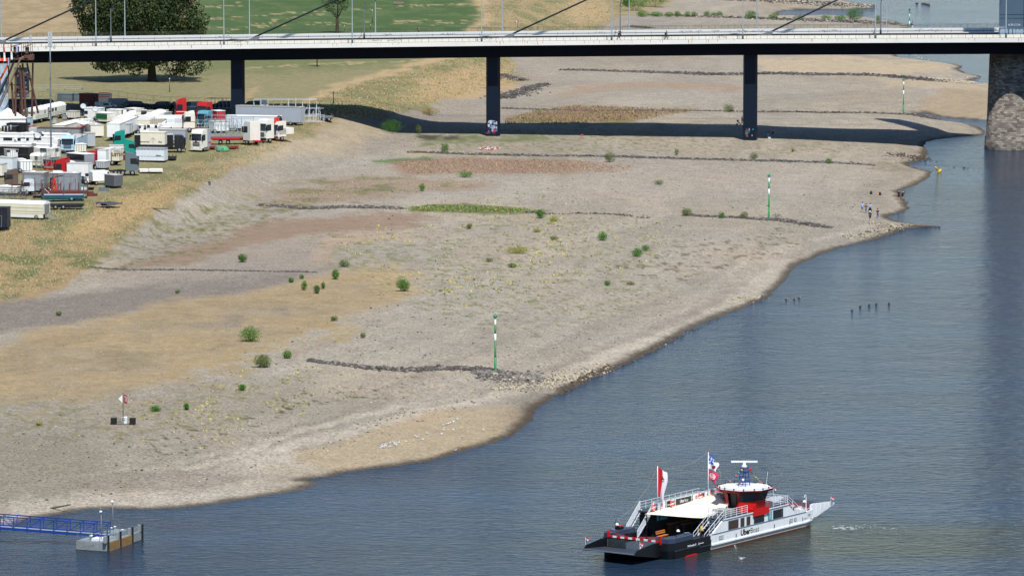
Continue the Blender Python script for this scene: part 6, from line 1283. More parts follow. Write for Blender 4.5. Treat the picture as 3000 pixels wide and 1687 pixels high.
p = e.location; mb = MB(); mb.ball((0, 0, .25), .2, 1, .8, 1.4); mb.bar((0, 0, .4), (.12, 0, .8), .06, 5, .04); mb.ball((.16, 0, .82), .07); mb.bar((-.05, 0, .1), (-.25, 0, -.2), .06, 4, .02)
o = mb.build('cormorant', mat('bird_black', rgb(28, 28, 30), .7)); o.location = p+Vector((0, 0, 174*85/ppm(p)/172)); tag(o, 'black cormorant sitting on the farthest beacon pole', 'bird')
# ---------------------------------------------------------------- sign floats
def r_sign(p, sc, lab, rz, small=False):
    e = empty('mooring_sign', p, rz, lab, 'sign'); e.scale = (sc, sc, sc)
    mb = MB(); mb.lathe([(.05, 0), (.045, 4.3)], n=8); mb.build('pole', mat('rust_pole', rgb(84, 70, 66), .7), e)
    b_ = empty('x', (0, 0, 0)); bpy.data.objects.remove(b_)
    mb = MB(); mb.box(-.50, .50, -.03, .03, 2.85, 4.0); bd = mb.build('sign_board', mat('sign_red', rgb(206, 74, 56), .5), e); bd.location = (.36, -.28, 0); bd.rotation_euler = (0, 0, -.95); bd.scale = (.9, 1, 1)
    mb = MB(); mb.box(-.34, .34, -.045, -.031, 3.05, 3.8); mb.build('sign_face', BWH, bd)
    text_mesh('sign_letter', 'R', .82, INK, bd, face_y(-.22, -.05, 3.13), bold=.03, squeeze=.85)
    mb = MB(); mb.bar((-.3, -.07, 3.78), (.3, -.07, 3.08), .035, 4); mb.build('sign_bar', MATS['sign_red'], bd)
    mb = MB(); mb.prism([(-.03, 2.85), (-.03, 4.0), (-.62, 3.42)], -.02, .02); w_ = mb.build('side_board', BWH, e); w_.location = (-.02, .1, 0)
    mb = MB(); mb.bar((0, 0, 4.1), (.3, 0, 4.45), .015, 4); mb.bar((.3, 0, 4.45), (1.0, 0, 4.42), .012, 4); mb.build('top_arm', UND, e)
    if not small:
        mb = MB(); mb.box(-1.6, 1.6, -.25, .25, -.05, .1); mb.build('float_beam', PDG, e)
        for x in (-1.25, 1.25):
            mb = MB(); mb.box(x-.38, x+.38, -.36, .36, .103, .9, .06)
            for k in range(4): mb.box(x-.4, x+.4, -.38, .38, .2+k*.18, .25+k*.18)
            mb.build('float_block', mat('black_plastic', rgb(40, 38, 36), .7), e)
        mb = MB(); mb.box(-.22, .5, .1, .7, .103, 1.0, .08); mb.build('battery_box', BWH, e); mb = MB(); mb.bar((-.35, -.05, .85), (.35, -.05, .85), .04, 4); mb.bar((0, 0, 0), (0, 0, 1.1), .09, 6); mb.build('bracket', FR, e)
    return e
r_sign(G(361, 1243), .94, 'sign with a crossed letter on a grounded float with two black blocks', R(-2))
r_sign(G(1516, 92), .75, 'small white sign on a pole on the bank beyond the bridge', R(-20), True)
# yellow buoy
p = G(2752, 503, True); e = empty('buoy', (p.x, p.y, 0), 0, 'yellow buoy lying tilted in the shallow water', 'buoy', rot=(0.15, -.75, 0)); e.scale = (.62, .62, .62); YL = mat('buoy_yellow', rgb(206, 176, 56), .5)
mb = MB(); mb.lathe([(.15, -.5), (.95, -.1), (1.05, .2), (.7, .45), (.3, .6)], n=14); mb.build('float_body', YL, e); mb = MB(); mb.lathe([(.3, .6), (.26, 1.6), (.3, 1.7), (.3, 2.1), (.05, 2.15)], n=10); mb.build('top_tube', YL, e); mb = MB(); mb.lathe([(.45, -.7), (.2, -.3)], n=8); mb.build('ballast', wetst, e)
# ---------------------------------------------------------------- birds
def gull(px, py, s=1.0, water=False):
    p = G(px, py); mb = MB(); mb.ball((0, 0, .22), .13, 1.9, 1, 1, 6, 4); mb.ball((.24, 0, .36), .075, 1.2, 1, 1, 5, 3); mb.m = 1; mb.ball((-.06, 0, .26), .13, 1.6, 1.02, .8, 6, 4); mb.bar((.3, 0, .36), (.4, 0, .34), .02, 4, .005)
    mb.bar((.02, .05, .0), (.02, .05, .15), .012, 3); mb.bar((.02, -.05, .0), (.02, -.05, .15), .012, 3); return mb
GL = [(1338,1230),(1300,1248),(1308,1245),(1313,1243),(1320,1241),(1327,1238),(1300,1256),(1298,1262),(1292,1274),(1326,1261),(1253,1272),(1215,1279),(1223,1283),(1226,1282),(1211,1295),(1237,1290),(1355,1282),(1190,1296),(1415,1262),
 (1167,1299),(1152,1298),(1155,1300),(1163,1302),(1158,1304),(1141,1300),(1130,1305),(1127,1306),(1121,1307),(1116,1309),(1119,1311),(1124,1310),(1132,1309),(1114,1314),(1125,1313),(1140,1312),(1147,1311),(1160,1306),(1334,1322),(2900,251),(2837,246),(2690,171),(2701,173),(2864,230),(2857,227),(2833,229),(2721,179),(2606,168),(2606,172)]
gm_ = mat('gull_white', rgb(240, 240, 238), .7); gg_ = mat('gull_grey', rgb(168, 174, 182), .7); base = gull(0, 0).build('gull', [gm_, gg_]) if True else None
for i, (x, y) in enumerate(GL):
    o = base if i == 0 else base.copy()
    if i: COL.objects.link(o)
    o.location = G(x, y); o.rotation_euler = (0, 0, random.uniform(0, 6.28)); k = .68 if y > 1000 else .8; o.scale = (k, k, k)
    tag(o, 'white gull resting on the sandy hollow by the water' if y > 1000 else 'white gull near the water beyond the bridge', 'gull', 'gulls on the sandy hollow' if y > 1000 else 'gulls beyond the bridge')
gb_ = mat('goose_brown', rgb(118, 100, 84), .8); gk_ = mat('goose_black', rgb(74, 66, 62), .8)
def goose(px, py, rz, lab, grp, dark=False):
    p = atz(px, py, 0); e = empty('goose', p, rz, lab, 'goose', grp); e.scale = (.5, .5, .5); mb = MB(); mb.ball((0, 0, .12), .24, 1.8, 1, .8, 8, 5); mb.build('body', gk_ if dark else gb_, e)
    mb = MB(); mb.bar((.28, 0, .15), (.36, 0, .36), .06, 6, .04); mb.ball((.41, 0, .38), .075, 1.3, 1, 1); mb.build('neck', gk_, e)
    if not dark: mb = MB(); mb.ball((.36, 0, .12), .12, 1, 1, 1); mb.build('breast', gm_, e)
for i, (x, y) in enumerate(((2303, 876), (2327, 876), (2341, 872))): goose(x, y, 0, 'brown goose with pale breast swimming, %s of three near the shore' % ('leftmost', 'middle', 'rearmost')[i], 'geese swimming near the shore')
for i, (x, y) in enumerate(((2496, 910), (2520, 898), (2546, 894), (2567, 891), (2604, 889))): goose(x, y, .4, 'dark goose swimming in open water, %s from the left of five' % ('first', 'second', 'third', 'fourth', 'fifth')[i], 'dark geese in open water', True)
for i, (x, y) in enumerate(((2686, 11), (2703, 12), (2708, 12), (2713, 13), (2716, 14), (2719, 14), (2721, 16))):
    p = atz(x, y, 0); mb = MB(); mb.ball((0, 0, .15), .28, 1.7, 1, .8, 6, 4); mb.bar((.3, 0, .2), (.42, 0, .4), .08, 5); o = mb.build('duck', mat('duck_brown', rgb(120, 96, 80), .8)); o.location = p; tag(o, 'brown duck in the small flock at the top right', 'duck', 'ducks at the top right')
# litter
pts = [G(*q) for q in scatter([(1400, 435), (1440, 431), (1470, 434), (1468, 440), (1410, 441)], 90)]; V, Fc = rocks([(p.x, p.y, p.z+.1) for p in pts], rng.uniform(.08, .26, 90), .4)
tag(np_mesh('litter_heap', V, Fc, [BWH, PR], np.repeat((rng.random(90) < .42).astype(int), 20)), 'white and red litter strewn along the dark stone line', 'litter', kind='stuff')
for px, py, m, lab in ((2254, 406, BWH, 'white bag lying in front of the children by the third pier'), (1705, 399, PR, 'red and white cool box at the shadow edge')):
    p = G(px, py); mb = MB(); mb.box(-.3, .3, -.2, .2, 0, .35, .06); tag(mb.build('cool_box' if m is PR else 'bag', m, None, p), lab, 'bag' if m is BWH else 'cool box')
# ---------------------------------------------------------------- pontoon and gangway
c1, c2, c3 = atz(223, 1608.8), atz(313.4, 1614.8), atz(416.7, 1579.8); lx = (c3-c2); L0 = lx.length; W0 = (c2-c1).length; ang = math.atan2(lx.y, lx.x)
pon = empty('landing_pontoon', c2, ang, 'grey steel landing pontoon with wooden fenders at the end of the blue gangway', 'pontoon')
STG = mat('pontoon_grey', rgb(146, 152, 150), .6, var=.12, scale=.7, dirt=.35, dirtcol=rgb(120, 96, 78)); DKG = mat('pontoon_deck', rgb(134, 146, 152), .75, var=.1); OAK = mat('fender_wood', rgb(150, 118, 72), .85, var=.25, scale=3)
mb = MB(); mb.box(0, L0, 0, W0, -.5, .95); mb.build('hull', STG, pon)
mb = MB(); mb.box(-.04, L0+.04, -.04, W0+.04, -.03, .03); mb.build('waterline', UND, pon); mb = MB(); mb.box(.1, L0-.1, .1, W0-.1, .952, .98); mb.build('deck', DKG, pon)
for k, x in enumerate((.15, L0*.36, L0*.70, L0-.15)):
    mb = MB(); mb.box(x-.12, x+.12, -.18, -.05, -.1, 1.75); mb.build('fender_post', PBK, pon); mb = MB(); mb.box(x-.5, x-.13, -.05, .28, .95, 1.72, .04); mb.build('bollard_box', STG, pon)
for a, b_ in ((.3, L0*.34), (L0*.38, L0*.68)):
    mb = MB()
    for i in range(5): mb.box(a, b_, -.14, -.045, .0+i*.19, .17+i*.19)
    mb.build('timber_fender', OAK, pon)
mb = MB(); mb.box(L0*.68, L0*.98, .2, .3, .98, 1.5); mb.box(L0*.42, L0*.66, .35, .45, .98, 1.5); mb.build('bulwark', DKG, pon)
mb = MB(); mb.box(L0*.5, L0*.85, 1.2, 2.6, .98, 1.25); mb.build('hatch_box', DKG, pon); mb = MB(); mb.box(.7, 2.0, 1.0, 2.2, .98, 1.22); mb.build('hatch_box', BWH, pon)
def rails(mb, pts, h=1.1, n=2, r=.028):
    for p, q in zip(pts[:-1], pts[1:]):
        p, q = Vector(p), Vector(q)
        for k in range(n): mb.bar(p+Vector((0, 0, h*(k+1)/n)), q+Vector((0, 0, h*(k+1)/n)), r, 4)
        s = max(1, int((q-p).length/1.3))
        for i in range(s+1): w = p.lerp(q, i/s); mb.bar(w, w+Vector((0, 0, h)), r, 4)
mb = MB(); rails(mb, [(.1, W0-.1, .98), (.1, W0*.55, .98)]); rails(mb, [(.1, .9, .98), (1.2, .5, .98), (2.6, .5, .98)]); mb.build('railing', galv, pon); mb = MB(); rails(mb, [(L0*.95, W0-.1, .98), (L0*.5, W0-.1, .98)]); rails(mb, [(L0*.5, W0*.7, .98), (L0*.62, W0*.3, .98)]); mb.build('railing', galv, pon)
for x, y in ((1.1, 2.5), (1.5, 2.6), (L0*.8, 2.9), (L0*.9, 2.9), (L0*.72, 1.2), (3.0, 2.6)):
    mb = MB(); mb.lathe([(.13, .98), (.13, 1.35), (.17, 1.37), (.17, 1.43), (.02, 1.45)], (x, y, 0), 9); mb.build('bollard', BWH, pon)
for (x, y, h, nm) in ((.9, W0*.30, 3.1, 'floodlight pole'), (L0*.86, W0*.8, 3.2, 'round lamp pole')):
    mb = MB(); mb.lathe([(.05, .98), (.04, .98+h)], (x, y, 0), 7)
    q = mb.build('lamp_pole', FR, pon); mb = MB(); mb.ball((x-.1, y, 1.05+h), .16, 1.3, 1, .9) if 'flood' in nm else mb.ball((x-.12, y, 1.0+h), .17); mb.build('lamp_head', BWH, q)
mb = MB(); mb.box(L0*.74, L0*.82, .25, .5, .98, 1.5); mb.build('ladder', mat('blue_paint', rgb(26, 66, 142), .5), pon); mb = MB(); mb.bar((.2, .5, .9), (-.3, W0*.8, .3), .012, 3); mb.build('mooring_line', UND, pon)
BLU = MATS['blue_paint']; BLU.node_tree.nodes['Principled BSDF'].inputs['Roughness'].default_value = .45
gR = atz(313, 1570, 1.12); gL = atz(0, 1546, 1.75); dv = (gL-gR); gl = dv.length*1.5; gw = 1.55; ga = math.atan2(dv.y, dv.x)
gang = empty('gangway', gR, ga, 'blue steel truss gangway leading from the left edge to the pontoon', 'gangway', rot=(0, -math.asin(dv.z/dv.length), ga))
bayn = 8*1.5; bay = gl/bayn; hg = 1.28
for s, y in enumerate((0, -gw)):
    mb = MB(); mb.bar((0, y, hg), (gl, y, hg), .08, 4); mb.build('top_chord', BLU, gang); mb = MB(); mb.box(0, gl, y-.06, y+.06, -.14, .14); mb.build('bottom_chord', BLU, gang)
    mb = MB()
    for i in range(int(bayn)+1): mb.bar((i*bay, y, 0), (i*bay, y, hg), .055, 4)
    mb.build('posts', BLU, gang)['kind'] = 'stuff'; mb = MB()
    for i in range(int(bayn)):
        if i < 7: mb.bar((i*bay, y, hg), ((i+1)*bay, y, .1), .04, 4)
        else: mb.bar(((i+1)*bay, y, hg), (i*bay, y, .1), .04, 4)
    mb.build('diagonals', BLU, gang)['kind'] = 'stuff'; mb = MB()
    for z in (.38, .6, .82, 1.04): mb.bar((0, y, z), (gl, y, z), .018, 4)
    mb.build('hand_rails', BLU, gang)
mb = MB(); mb.box(0, gl, -gw+.07, -.07, -.05, .0); mb.build('walkway', mat('walkway_grey', rgb(150, 156, 150), .8), gang); mb = MB()
for i in range(int(bayn)+1): mb.bar((i*bay, 0, -.2), (i*bay, -gw, -.2), .05, 4)
mb.build('cross_beams', BLU, gang)['kind'] = 'stuff'
# ---------------------------------------------------------------- log flume ride at the left edge
rp = G(50, 372); kx = ppm(rp)
def rl(px, py, y=0.0): return Vector(((px-50)/kx, y, (372-py)/kx))
ride = empty('fairground_ride', rp, 0, 'tall wooden fairground slide tower with brown legs at the left edge', 'ride'); RW = mat('ride_wood', rgb(98, 70, 60), .85, var=.2, scale=1.5); RW2 = mat('ride_wood_pale', rgb(140, 116, 98), .85, var=.2, scale=1.5)
for a, b_, y0, y1 in (((81,186),(104,287),0,1),((68,186),(76,318),0,-1),((63,190),(69,318),-1.5,-2),((37,240),(44,332),-1,-2),((50,215),(49,338),-2,-2.4),((66,200),(58,335),1,0),((24,180),(16,330),2,3),((95,186),(90,300),2.5,4)):
    b_ = (b_[0]+(b_[0]-a[0])*.3, b_[1]+46); mb = MB(); mb.bar(rl(*a, y0), rl(*b_, y1), .2, 6, .24); mb.build('leg', RW, ride)
for a, b_ in (((30,250),(75,246)),((44,275),(80,272)),((66,215),(92,230)),((58,290),(98,262))):
    mb = MB(); mb.bar(rl(*a), rl(*b_), .1, 5); mb.build('brace', RW, ride)
mb = MB(); pts = [(74,164),(66,170),(60,182),(50,206),(36,238),(18,276),(4,308),(-14,345),(-30,372)]
for s in (-.5, .5): mb.path([rl(x, y, -2.5+s) for x, y in pts], .16, 5)
for i in range(len(pts)-1):
    for t in (0, .5): q0 = rl(*pts[i], -2.5); q1 = rl(*pts[i+1], -2.5); w = q0.lerp(q1, t); mb.bar(w+Vector((0, -.6, -.1)), w+Vector((0, .6, -.1)), .1, 4)
mb.build('chute', RW2, ride); mb = MB(); mb.path([rl(x-16, y-2, -1.0) for x, y in pts], .22, 5); mb.build('chute', mat('chute_dark', rgb(38, 46, 52), .7), ride)
mb = MB(); mb.path([rl(*q, -1) for q in ((26, 190), (14, 213), (0, 240), (-12, 262))], .22, 5); mb.build('orange_rail', mat('ride_orange', rgb(232, 96, 40), .5), ride)
mb = MB(); mb.cbox(rl(88, 168), (1.8, 3.0, 1.0)); mb.cbox(rl(60, 172), (3.6, 3, .3)); mb.build('platform', RW, ride)
mb = MB()
for x in (66, 72, 78, 84, 92, 97): mb.bar(rl(x, 170), rl(x, 122+(x % 7)), .07, 4)
mb.bar(rl(60, 128), rl(98, 126), .08, 4); mb.build('tower_posts', RW, ride)['kind'] = 'stuff'
mb = MB()
for a, b_, z in ((38, 62, 138), (74, 90, 140)): mb.cbox(rl((a+b_)/2, z+8), (abs(b_-a)/kx*.6, 1.6, 1.2)); mb.prism([(rl(a-3, z).x, rl(a, z).z), (rl(b_+3, z-8).x, rl(b_, z-8).z), (rl(b_+3, z-8).x, rl(b_, z-8).z+.12), (rl(a-3, z).x, rl(a, z).z+.12)], -1.2, 1.2)
mb.build('hut', RW, ride)
mb = MB(); mb.box(rl(-30, 0).x, rl(28, 0).x, -3.2, -3.0, rl(0, 176).z, rl(0, 168).z); mb.build('sign_board', MATS['ride_orange'], ride)
mb = MB(); mb.box(rl(42, 0).x, rl(84, 0).x, 1.6, 1.9, rl(0, 288).z, rl(0, 200).z); bdp = mb.build('painted_backdrop', mat('backdrop_blue', rgb(104, 118, 130), .8, var=.5, scale=.9), ride)
mb = MB(); rr = random.Random(8)
for i in range(26):
    mb.m = i % 4; x = rr.uniform(44, 80); y = rr.uniform(206, 282); w = rr.uniform(.2, .8); h = rr.uniform(.2, .6); q = rl(x, y, 1.56-.006*i); k = rr.randrange(5, 8); mb.add([(q.x+w*math.cos(6.28*j/k)*rr.uniform(.6, 1), q.y, q.z+h*math.sin(6.28*j/k)*rr.uniform(.6, 1)) for j in range(k)], [tuple(range(k))])
mb.build('painted_shapes', [PW, RW, PSL, pm('ochre', 190, 120, 80)], bdp)
mb = MB(); mb.box(rl(-20, 0).x, rl(24, 0).x, .5, .8, rl(0, 340).z, rl(0, 190).z); mb.build('painted_backdrop', mat('backdrop_pale', rgb(170, 190, 208), .8, var=.35, scale=.9), ride)
for i, (x, y0, y1) in enumerate(((1, 128, 176), (17, 126, 177), (38, 126, 172))):
    e = empty('banner', rp+rl(x, y1+5, -3.4), 0, 'red and white banner on the ride, ' + ('leftmost', 'middle', 'right one beside the hut')[i], 'banner', 'banners on the ride'); h = (y1-y0)/kx
    mb = MB(); mb.bar((0, 0, 0), (0, 0, h+1.2), .04, 4); mb.build('pole', FR, e); mb = MB()
    for j in range(8): mb.m = 0 if j > 3 else 1; z = .4+h*j/8; mb.box(.05, .45-.03*j, -.02+.04*math.sin(j), .02+.04*math.sin(j), z, z+h/8-.002)
    mb.build('cloth', [PR, PW], e)
for x, y in ((52, 132), (92, 104), (28, 172)):
    e = empty('flag', rp+rl(x, y+26, -2), 0, 'pale blue and white flag on the ride, ' + {52: 'left of the tower posts', 92: 'highest one', 28: 'lower left one'}[x], 'flag', 'pale flags on the ride'); mb = MB(); mb.bar((0, 0, 0), (0, 0, 2.2), .03, 4); mb.build('pole', FR, e); mb = MB(); mb.box(.03, .4, -.02, .02, .5, 2.1); mb.build('cloth', pm('flag_pale', 176, 184, 214), e)
# ---------------------------------------------------------------- ferry
FA = R(55); FO = atz(2083.8, 1611.5, 0); FM = Matrix.Translation(FO) @ Matrix.Rotation(FA, 4, 'Z')
fer = empty('car_ferry', FO, FA, 'black and white car ferry with red wheelhouse and large lettering on its side', 'ferry')
def top(nm, lab, cat, x, y, z, group=None, rz=0.0): return empty(nm, FM @ Vector((x, y, z)), FA+rz, lab, cat, group)
FWH = mat('ferry_white', rgb(240, 244, 246), .38, var=.04, spec=.5, dirt=.16, dirtcol=rgb(176, 160, 136), scale=.8); FWL = mat('ferry_lower', rgb(196, 196, 186), .5, var=.08, dirt=.35, dirtcol=rgb(150, 124, 96)); FBK = mat('ferry_black', rgb(20, 22, 28), .35, var=.1); FDK = mat('ferry_deck', rgb(62, 70, 80), .6, var=.12)
FRD = mat('ferry_red', rgb(208, 26, 22), .38, var=.04); FRD2 = mat('ferry_dark_red', rgb(150, 24, 28), .45); FBOOT = mat('boot_top', rgb(112, 44, 36), .6, var=.2); CRT = mat('curtain_brown', rgb(72, 58, 54), .8, var=.4, scale=9); TEAL = mat('teal_glass', rgb(96, 170, 180), .25); FGL = mat('bridge_glass', rgb(44, 66, 72), .08, spec=.7, var=.03)
# white hull: section polygons along x
def hullpart(nm, m, xs, secs, close=(True, True)):
    mb = MB(); k = len(secs[0]); vs = [(x, y, z) for x, s in zip(xs, secs) for y, z in s]
    fs = [(j*k+i, j*k+(i+1) % k, (j+1)*k+(i+1) % k, (j+1)*k+i) for j in range(len(xs)-1) for i in range(k)]+[tuple(range(k)), tuple((len(xs)-1)*k+i for i in range(k))]
    return mb.add(vs, fs).build(nm, m, fer)
B = 9.2
def sec(i, z0, z1): return [(i, z0), (B-i, z0), (B-i, z1), (i, z1)]
hullpart('hull_lower', FWL, [0, 19.5, 21.0, 21.9], [sec(0.06, -.5, .50), sec(.06, -.5, .50), sec(.35, -.4, .55), sec(1.1, -.1, .62)])
hullpart('boot_top', FBOOT, [0, 19.5, 20.8], [sec(.03, -.5, .09), sec(.03, -.5, .09), sec(.3, -.5, .09)])
hullpart('rubbing_strake', FWH, [0, 19.5, 21.3, 22.3], [sec(-.1, .503, .66), sec(-.1, .503, .66), sec(.2, .55, .72), sec(1.0, .62, .8)])
# bulwark walls of the white part, deck inside
for s in (0, 1):
    mb = MB(); pts = [(0, 0), (19.5, 0), (21.2, .28), (22.1, .95), (22.0, 1.15), (21.1, .45), (19.4, .14), (0, .14)]
    if s: pts = [(x, B-y) for x, y in pts]
    vs = [(x, y, .662) for x, y in pts]+[(x, y, 1.72) for x, y in pts]; n = 8
    mb.add(vs, [(i, (i+1) % n, n+(i+1) % n, n+i) for i in range(n)]+[tuple(range(n)), tuple(range(n, 2*n))]); mb.build('bulwark', FWH, fer)
mb = MB(); mb.box(-8.4, 22.2, .16, B-.16, .55, .74) if False else mb.box(-8.9, 22.4, 1.3, B-1.3, .5, .76); mb.box(0, 21.2, .16, 1.297, .5, .745); mb.box(0, 21.2, B-1.297, B-.16, .5, .745); mb.build('main_deck', FDK, fer)
# black forward part
hullpart('hull_black', FBK, [-9.0, -7.4, -4, -.003], [[(1.5, .35), (B-1.5, .35), (B-1.5, .49), (1.5, .49)], [(1.5, -.4), (B-1.5, -.4), (B-1.5, .49), (1.5, .49)], sec(1.4, -.5, .49), sec(1.2, -.5, .49)])
for s in (0, 1):
    pts = [(-8.1, 1.4), (-7.9, .45), (-7.2, .0), (-.003, 0), (-.003, 1.29), (-2.2, 1.29), (-2.4, 1.3), (-8.1, 1.4)][:-1]
    if s: pts = [(x, B-y) for x, y in pts]
    n = len(pts); mb = MB(); zt_ = lambda x: 1.72 if x > -3.3 else (2.2 if x < -3.6 else 1.9)
    vs = [(x+(.3 if x < -6 else 0), y if .2 < y < 9 else y+(.12 if not s else -.12), -.4) for x, y in pts]+[(x, y, .9) for x, y in pts]+[(x, y, 1.62 if x > -3 else 1.7) for x, y in pts]
    fs = [(j*n+i, j*n+(i+1) % n, (j+1)*n+(i+1) % n, (j+1)*n+i) for j in range(2) for i in range(n)]+[tuple(range(n)), tuple(range(2*n, 3*n))]
    mb.add(vs, fs); mb.build('side_tank', FBK, fer)
    mb = MB(); pl_ = [(-8.0, 1.35), (-7.8, .5), (-7.1, .06), (-3.6, .06), (-2.6, 1.0), (-3.0, 1.3)]
    if s: pl_ = [(x, B-y) for x, y in pl_]
    mb.prism(pl_, 1.71, 2.2, 'z'); mb.build('tank_top', mat('tank_blue', rgb(56, 66, 86), .45), fer)
mb = MB(); mb.box(-2.2, 0, -.02, .1, .62, .70); mb.box(-7.2, -2.2, -.03, -.0, .84, .9); mb.build('rub_rail', FDK, fer)
mb = MB(); mb.prism([(-5.4, -.03), (-2.6, -.03), (-3.2, .14), (-4.8, .14)], -.06, -.03); mb.build('red_mark', FRD, fer)
# bow ramp
rmp = MB(); rmp.add([(-13.1, 1.4, 1.16), (-13.1, 7.8, 1.16), (-8.9, 7.8, .80), (-8.9, 1.4, .80), (-13.1, 1.4, 1.24), (-13.1, 7.8, 1.24), (-8.9, 7.8, .9), (-8.9, 1.4, .9)], [(0, 3, 2, 1), (4, 5, 6, 7), (0, 1, 5, 4), (1, 2, 6, 5), (2, 3, 7, 6), (3, 0, 4, 7)]); ramp = rmp.build('bow_ramp', mat('ramp_grey', rgb(52, 58, 68), .6), fer)
for y in (1.28, 7.802):
    mb = MB(); mb.prism([(-13.1, 1.05), (-12.4, 1.55), (-9.6, 1.85), (-7.2, 1.85), (-7.2, .3), (-8.9, .3)], y, y+.12); mb.build('ramp_side', FBK, ramp)
mb = MB(); mb.box(-13.2, -13.1, 1.3, 7.9, 1.14, 1.25); mb.build('ramp_lip', galv, ramp)
# barrier and gate
def barrier(x, z, nm='deck_barrier', s=1):
    b_ = MB()
    for i in range(13): b_.m = i % 2; b_.box(x-.06, x+.06, 1.35+i*.5, 1.35+(i+1)*.5, z, z+.2)
    b_ = b_.build(nm, [FRD, FWH], fer); mb = MB()
    for y in (1.25, 7.95): mb.box(x-.1, x+.1, y-.1, y+.1, z-.25, z+.68)
    mb.bar((x, 1.3, z+.62), (x, 4.8, z+.25), .03, 4); mb.bar((x, 7.9, z+.62), (x, 4.8, z+.15), .03, 4); mb.build('barrier_frame', FRD, b_); mb = MB()
    for y in (2.2, 3.6, 6.3): mb.box(x-.02, x+.02, y-.45, y+.45, z+.26, z+.4)
    mb.build('barrier_plates', mat('plate_red', rgb(150, 96, 104), .6), b_); return b_
barrier(-8.1, 1.82)
mb = MB()
for z in (.98, 1.1, 1.22, 1.34, 1.46, 1.58, 1.7): mb.bar((-8.75, 1.6, z), (-8.75, 7.6, z), .014, 4)
for y in (1.6, 3.2, 4.6, 7.6): mb.bar((-8.75, y, .9), (-8.75, y, 1.72), .02, 4)
mb.build('gate_grid', galv, fer)
mb = MB(); mb.box(-8.62, -8.5, 5.4, 7.7, .78, 1.75); mb.build('gate_panel', FBK, fer)
# starboard house
mb = MB(); prof = [(.35, .747), (3.55, 3.02), (15.6, 3.02), (18.2, .747)]
mb.prism([(3.0, .747), (3.0, 3.02), (15.6, 3.02), (18.2, 1.2), (18.2, .747)], .02, 2.3); hs = mb.build('starboard_house', FWH, fer)
mb = MB(); mb.prism([(.3, 1.721), (.9, 1.721), (3.75, 3.02), (3.0, 3.02)], -.0, .12) if False else mb.prism([(.2, 1.722), (2.998, 1.722), (2.998, 2.95), (2.2, 2.95)], .0, .13); mb.build('side_plate', FWH, hs)
mb = MB(); mb.box(2.2, 15.7, -.05, 2.4, 3.022, 3.1); mb.build('roof_deck', FDK, hs)
mb = MB(); mb.box(2.2, 15.7, -.07, -.052, 3.0, 3.12); mb.build('roof_edge', FWH, hs)
def fwin(x0, x1, z0, z1, m, y=.02, par=hs):
    mb = MB(); mb.box(x0-.05, x1+.05, y-.03, y-.002, z0-.05, z1+.05); f = mb.build('window', galv, par); mb = MB(); mb.box(x0, x1, y-.045, y-.031, z0, z1); mb.build('pane', m, f)
for x0, x1, m in ((3.45, 5.4, CRT), (5.9, 6.6, CRT), (7.12, 7.8, CRT), (8.62, 10.65, GLS), (12.55, 14.55, GLS)): fwin(x0, x1, 1.82, 2.72, m)
fwin(11.52, 12.2, 1.84, 2.72, TEAL); mb = MB(); mb.box(14.1, 14.5, -.032, -.03, 1.84, 2.7); mb.build('curtain', CRT, hs)
mb = MB(); mb.bar((11.86, -.04, 1.84), (11.86, -.04, 2.72), .02, 4); mb.build('window_bar', FWH, hs)
for x, w in ((1.5, .9), (16.0, .6), (16.9, .5)):
    mb = MB(); mb.box(x, x+w, -.03, -.003, .95, 1.35); hv = mb.build('vent_hatch', galv, fer); mb = MB()
    for k in range(3): mb.box(x+.05, x+w-.05, -.045, -.031, 1.0+k*.11, 1.05+k*.11)
    mb.build('louvres', FWH, hv)
mb = MB()
for x in (4.9, 12.7, 15.9, 18.6): mb.box(x, x+.12, -.06, -.003, .8, 1.2)
mb.build('freeing_ports', galv, fer)['kind'] = 'stuff'
mb = MB(); mb.bar((0, -.03, 1.73), (19.4, -.03, 1.73), .035, 5); mb.build('cap_rail', galv, fer)
def fit_text(body, x0, x1, z, h, m, par, y=-.012, bold=0.0, nm='lettering'):
    o = text_mesh(nm, body, h/.7, m, par, Matrix.Identity(4), bold=bold, ext=.004); w = max(v.co.x for v in o.data.vertices)-min(v.co.x for v in o.data.vertices); mn = min(v.co.x for v in o.data.vertices)
    o.data.transform(Matrix.Diagonal(((x1-x0)/w, 1, 1, 1)) @ Matrix.Translation((-mn, 0, 0))); o.matrix_local = face_y(x0, y, z); return o
LBK = mat('letter_black', rgb(18, 18, 20), .5); LWH = mat('letter_white', rgb(236, 236, 236), .5)
fit_text('Uber', 5.9, 7.85, .84, .62, LBK, fer, bold=.035); fit_text('Boat', 7.92, 9.65, .84, .62, LBK, fer, bold=-.008)
fit_text('Michaela II', -4.7, -3.05, 1.0, .2, LWH, fer, y=.0-.02, bold=.03); fit_text('@', -2.6, -2.35, 1.0, .2, LWH, fer, y=-.02); fit_text('Rheinbahn', -2.3, -1.5, 1.03, .12, LWH, fer, y=-.02, bold=.02)
fit_text('@ Rheinbahn', 19.0, 19.9-.4, .95, .1, INK, fer, y=-.02); fit_text('Mi', 20.0, 20.4, 1.2, .2, INK, fer, y=.05)
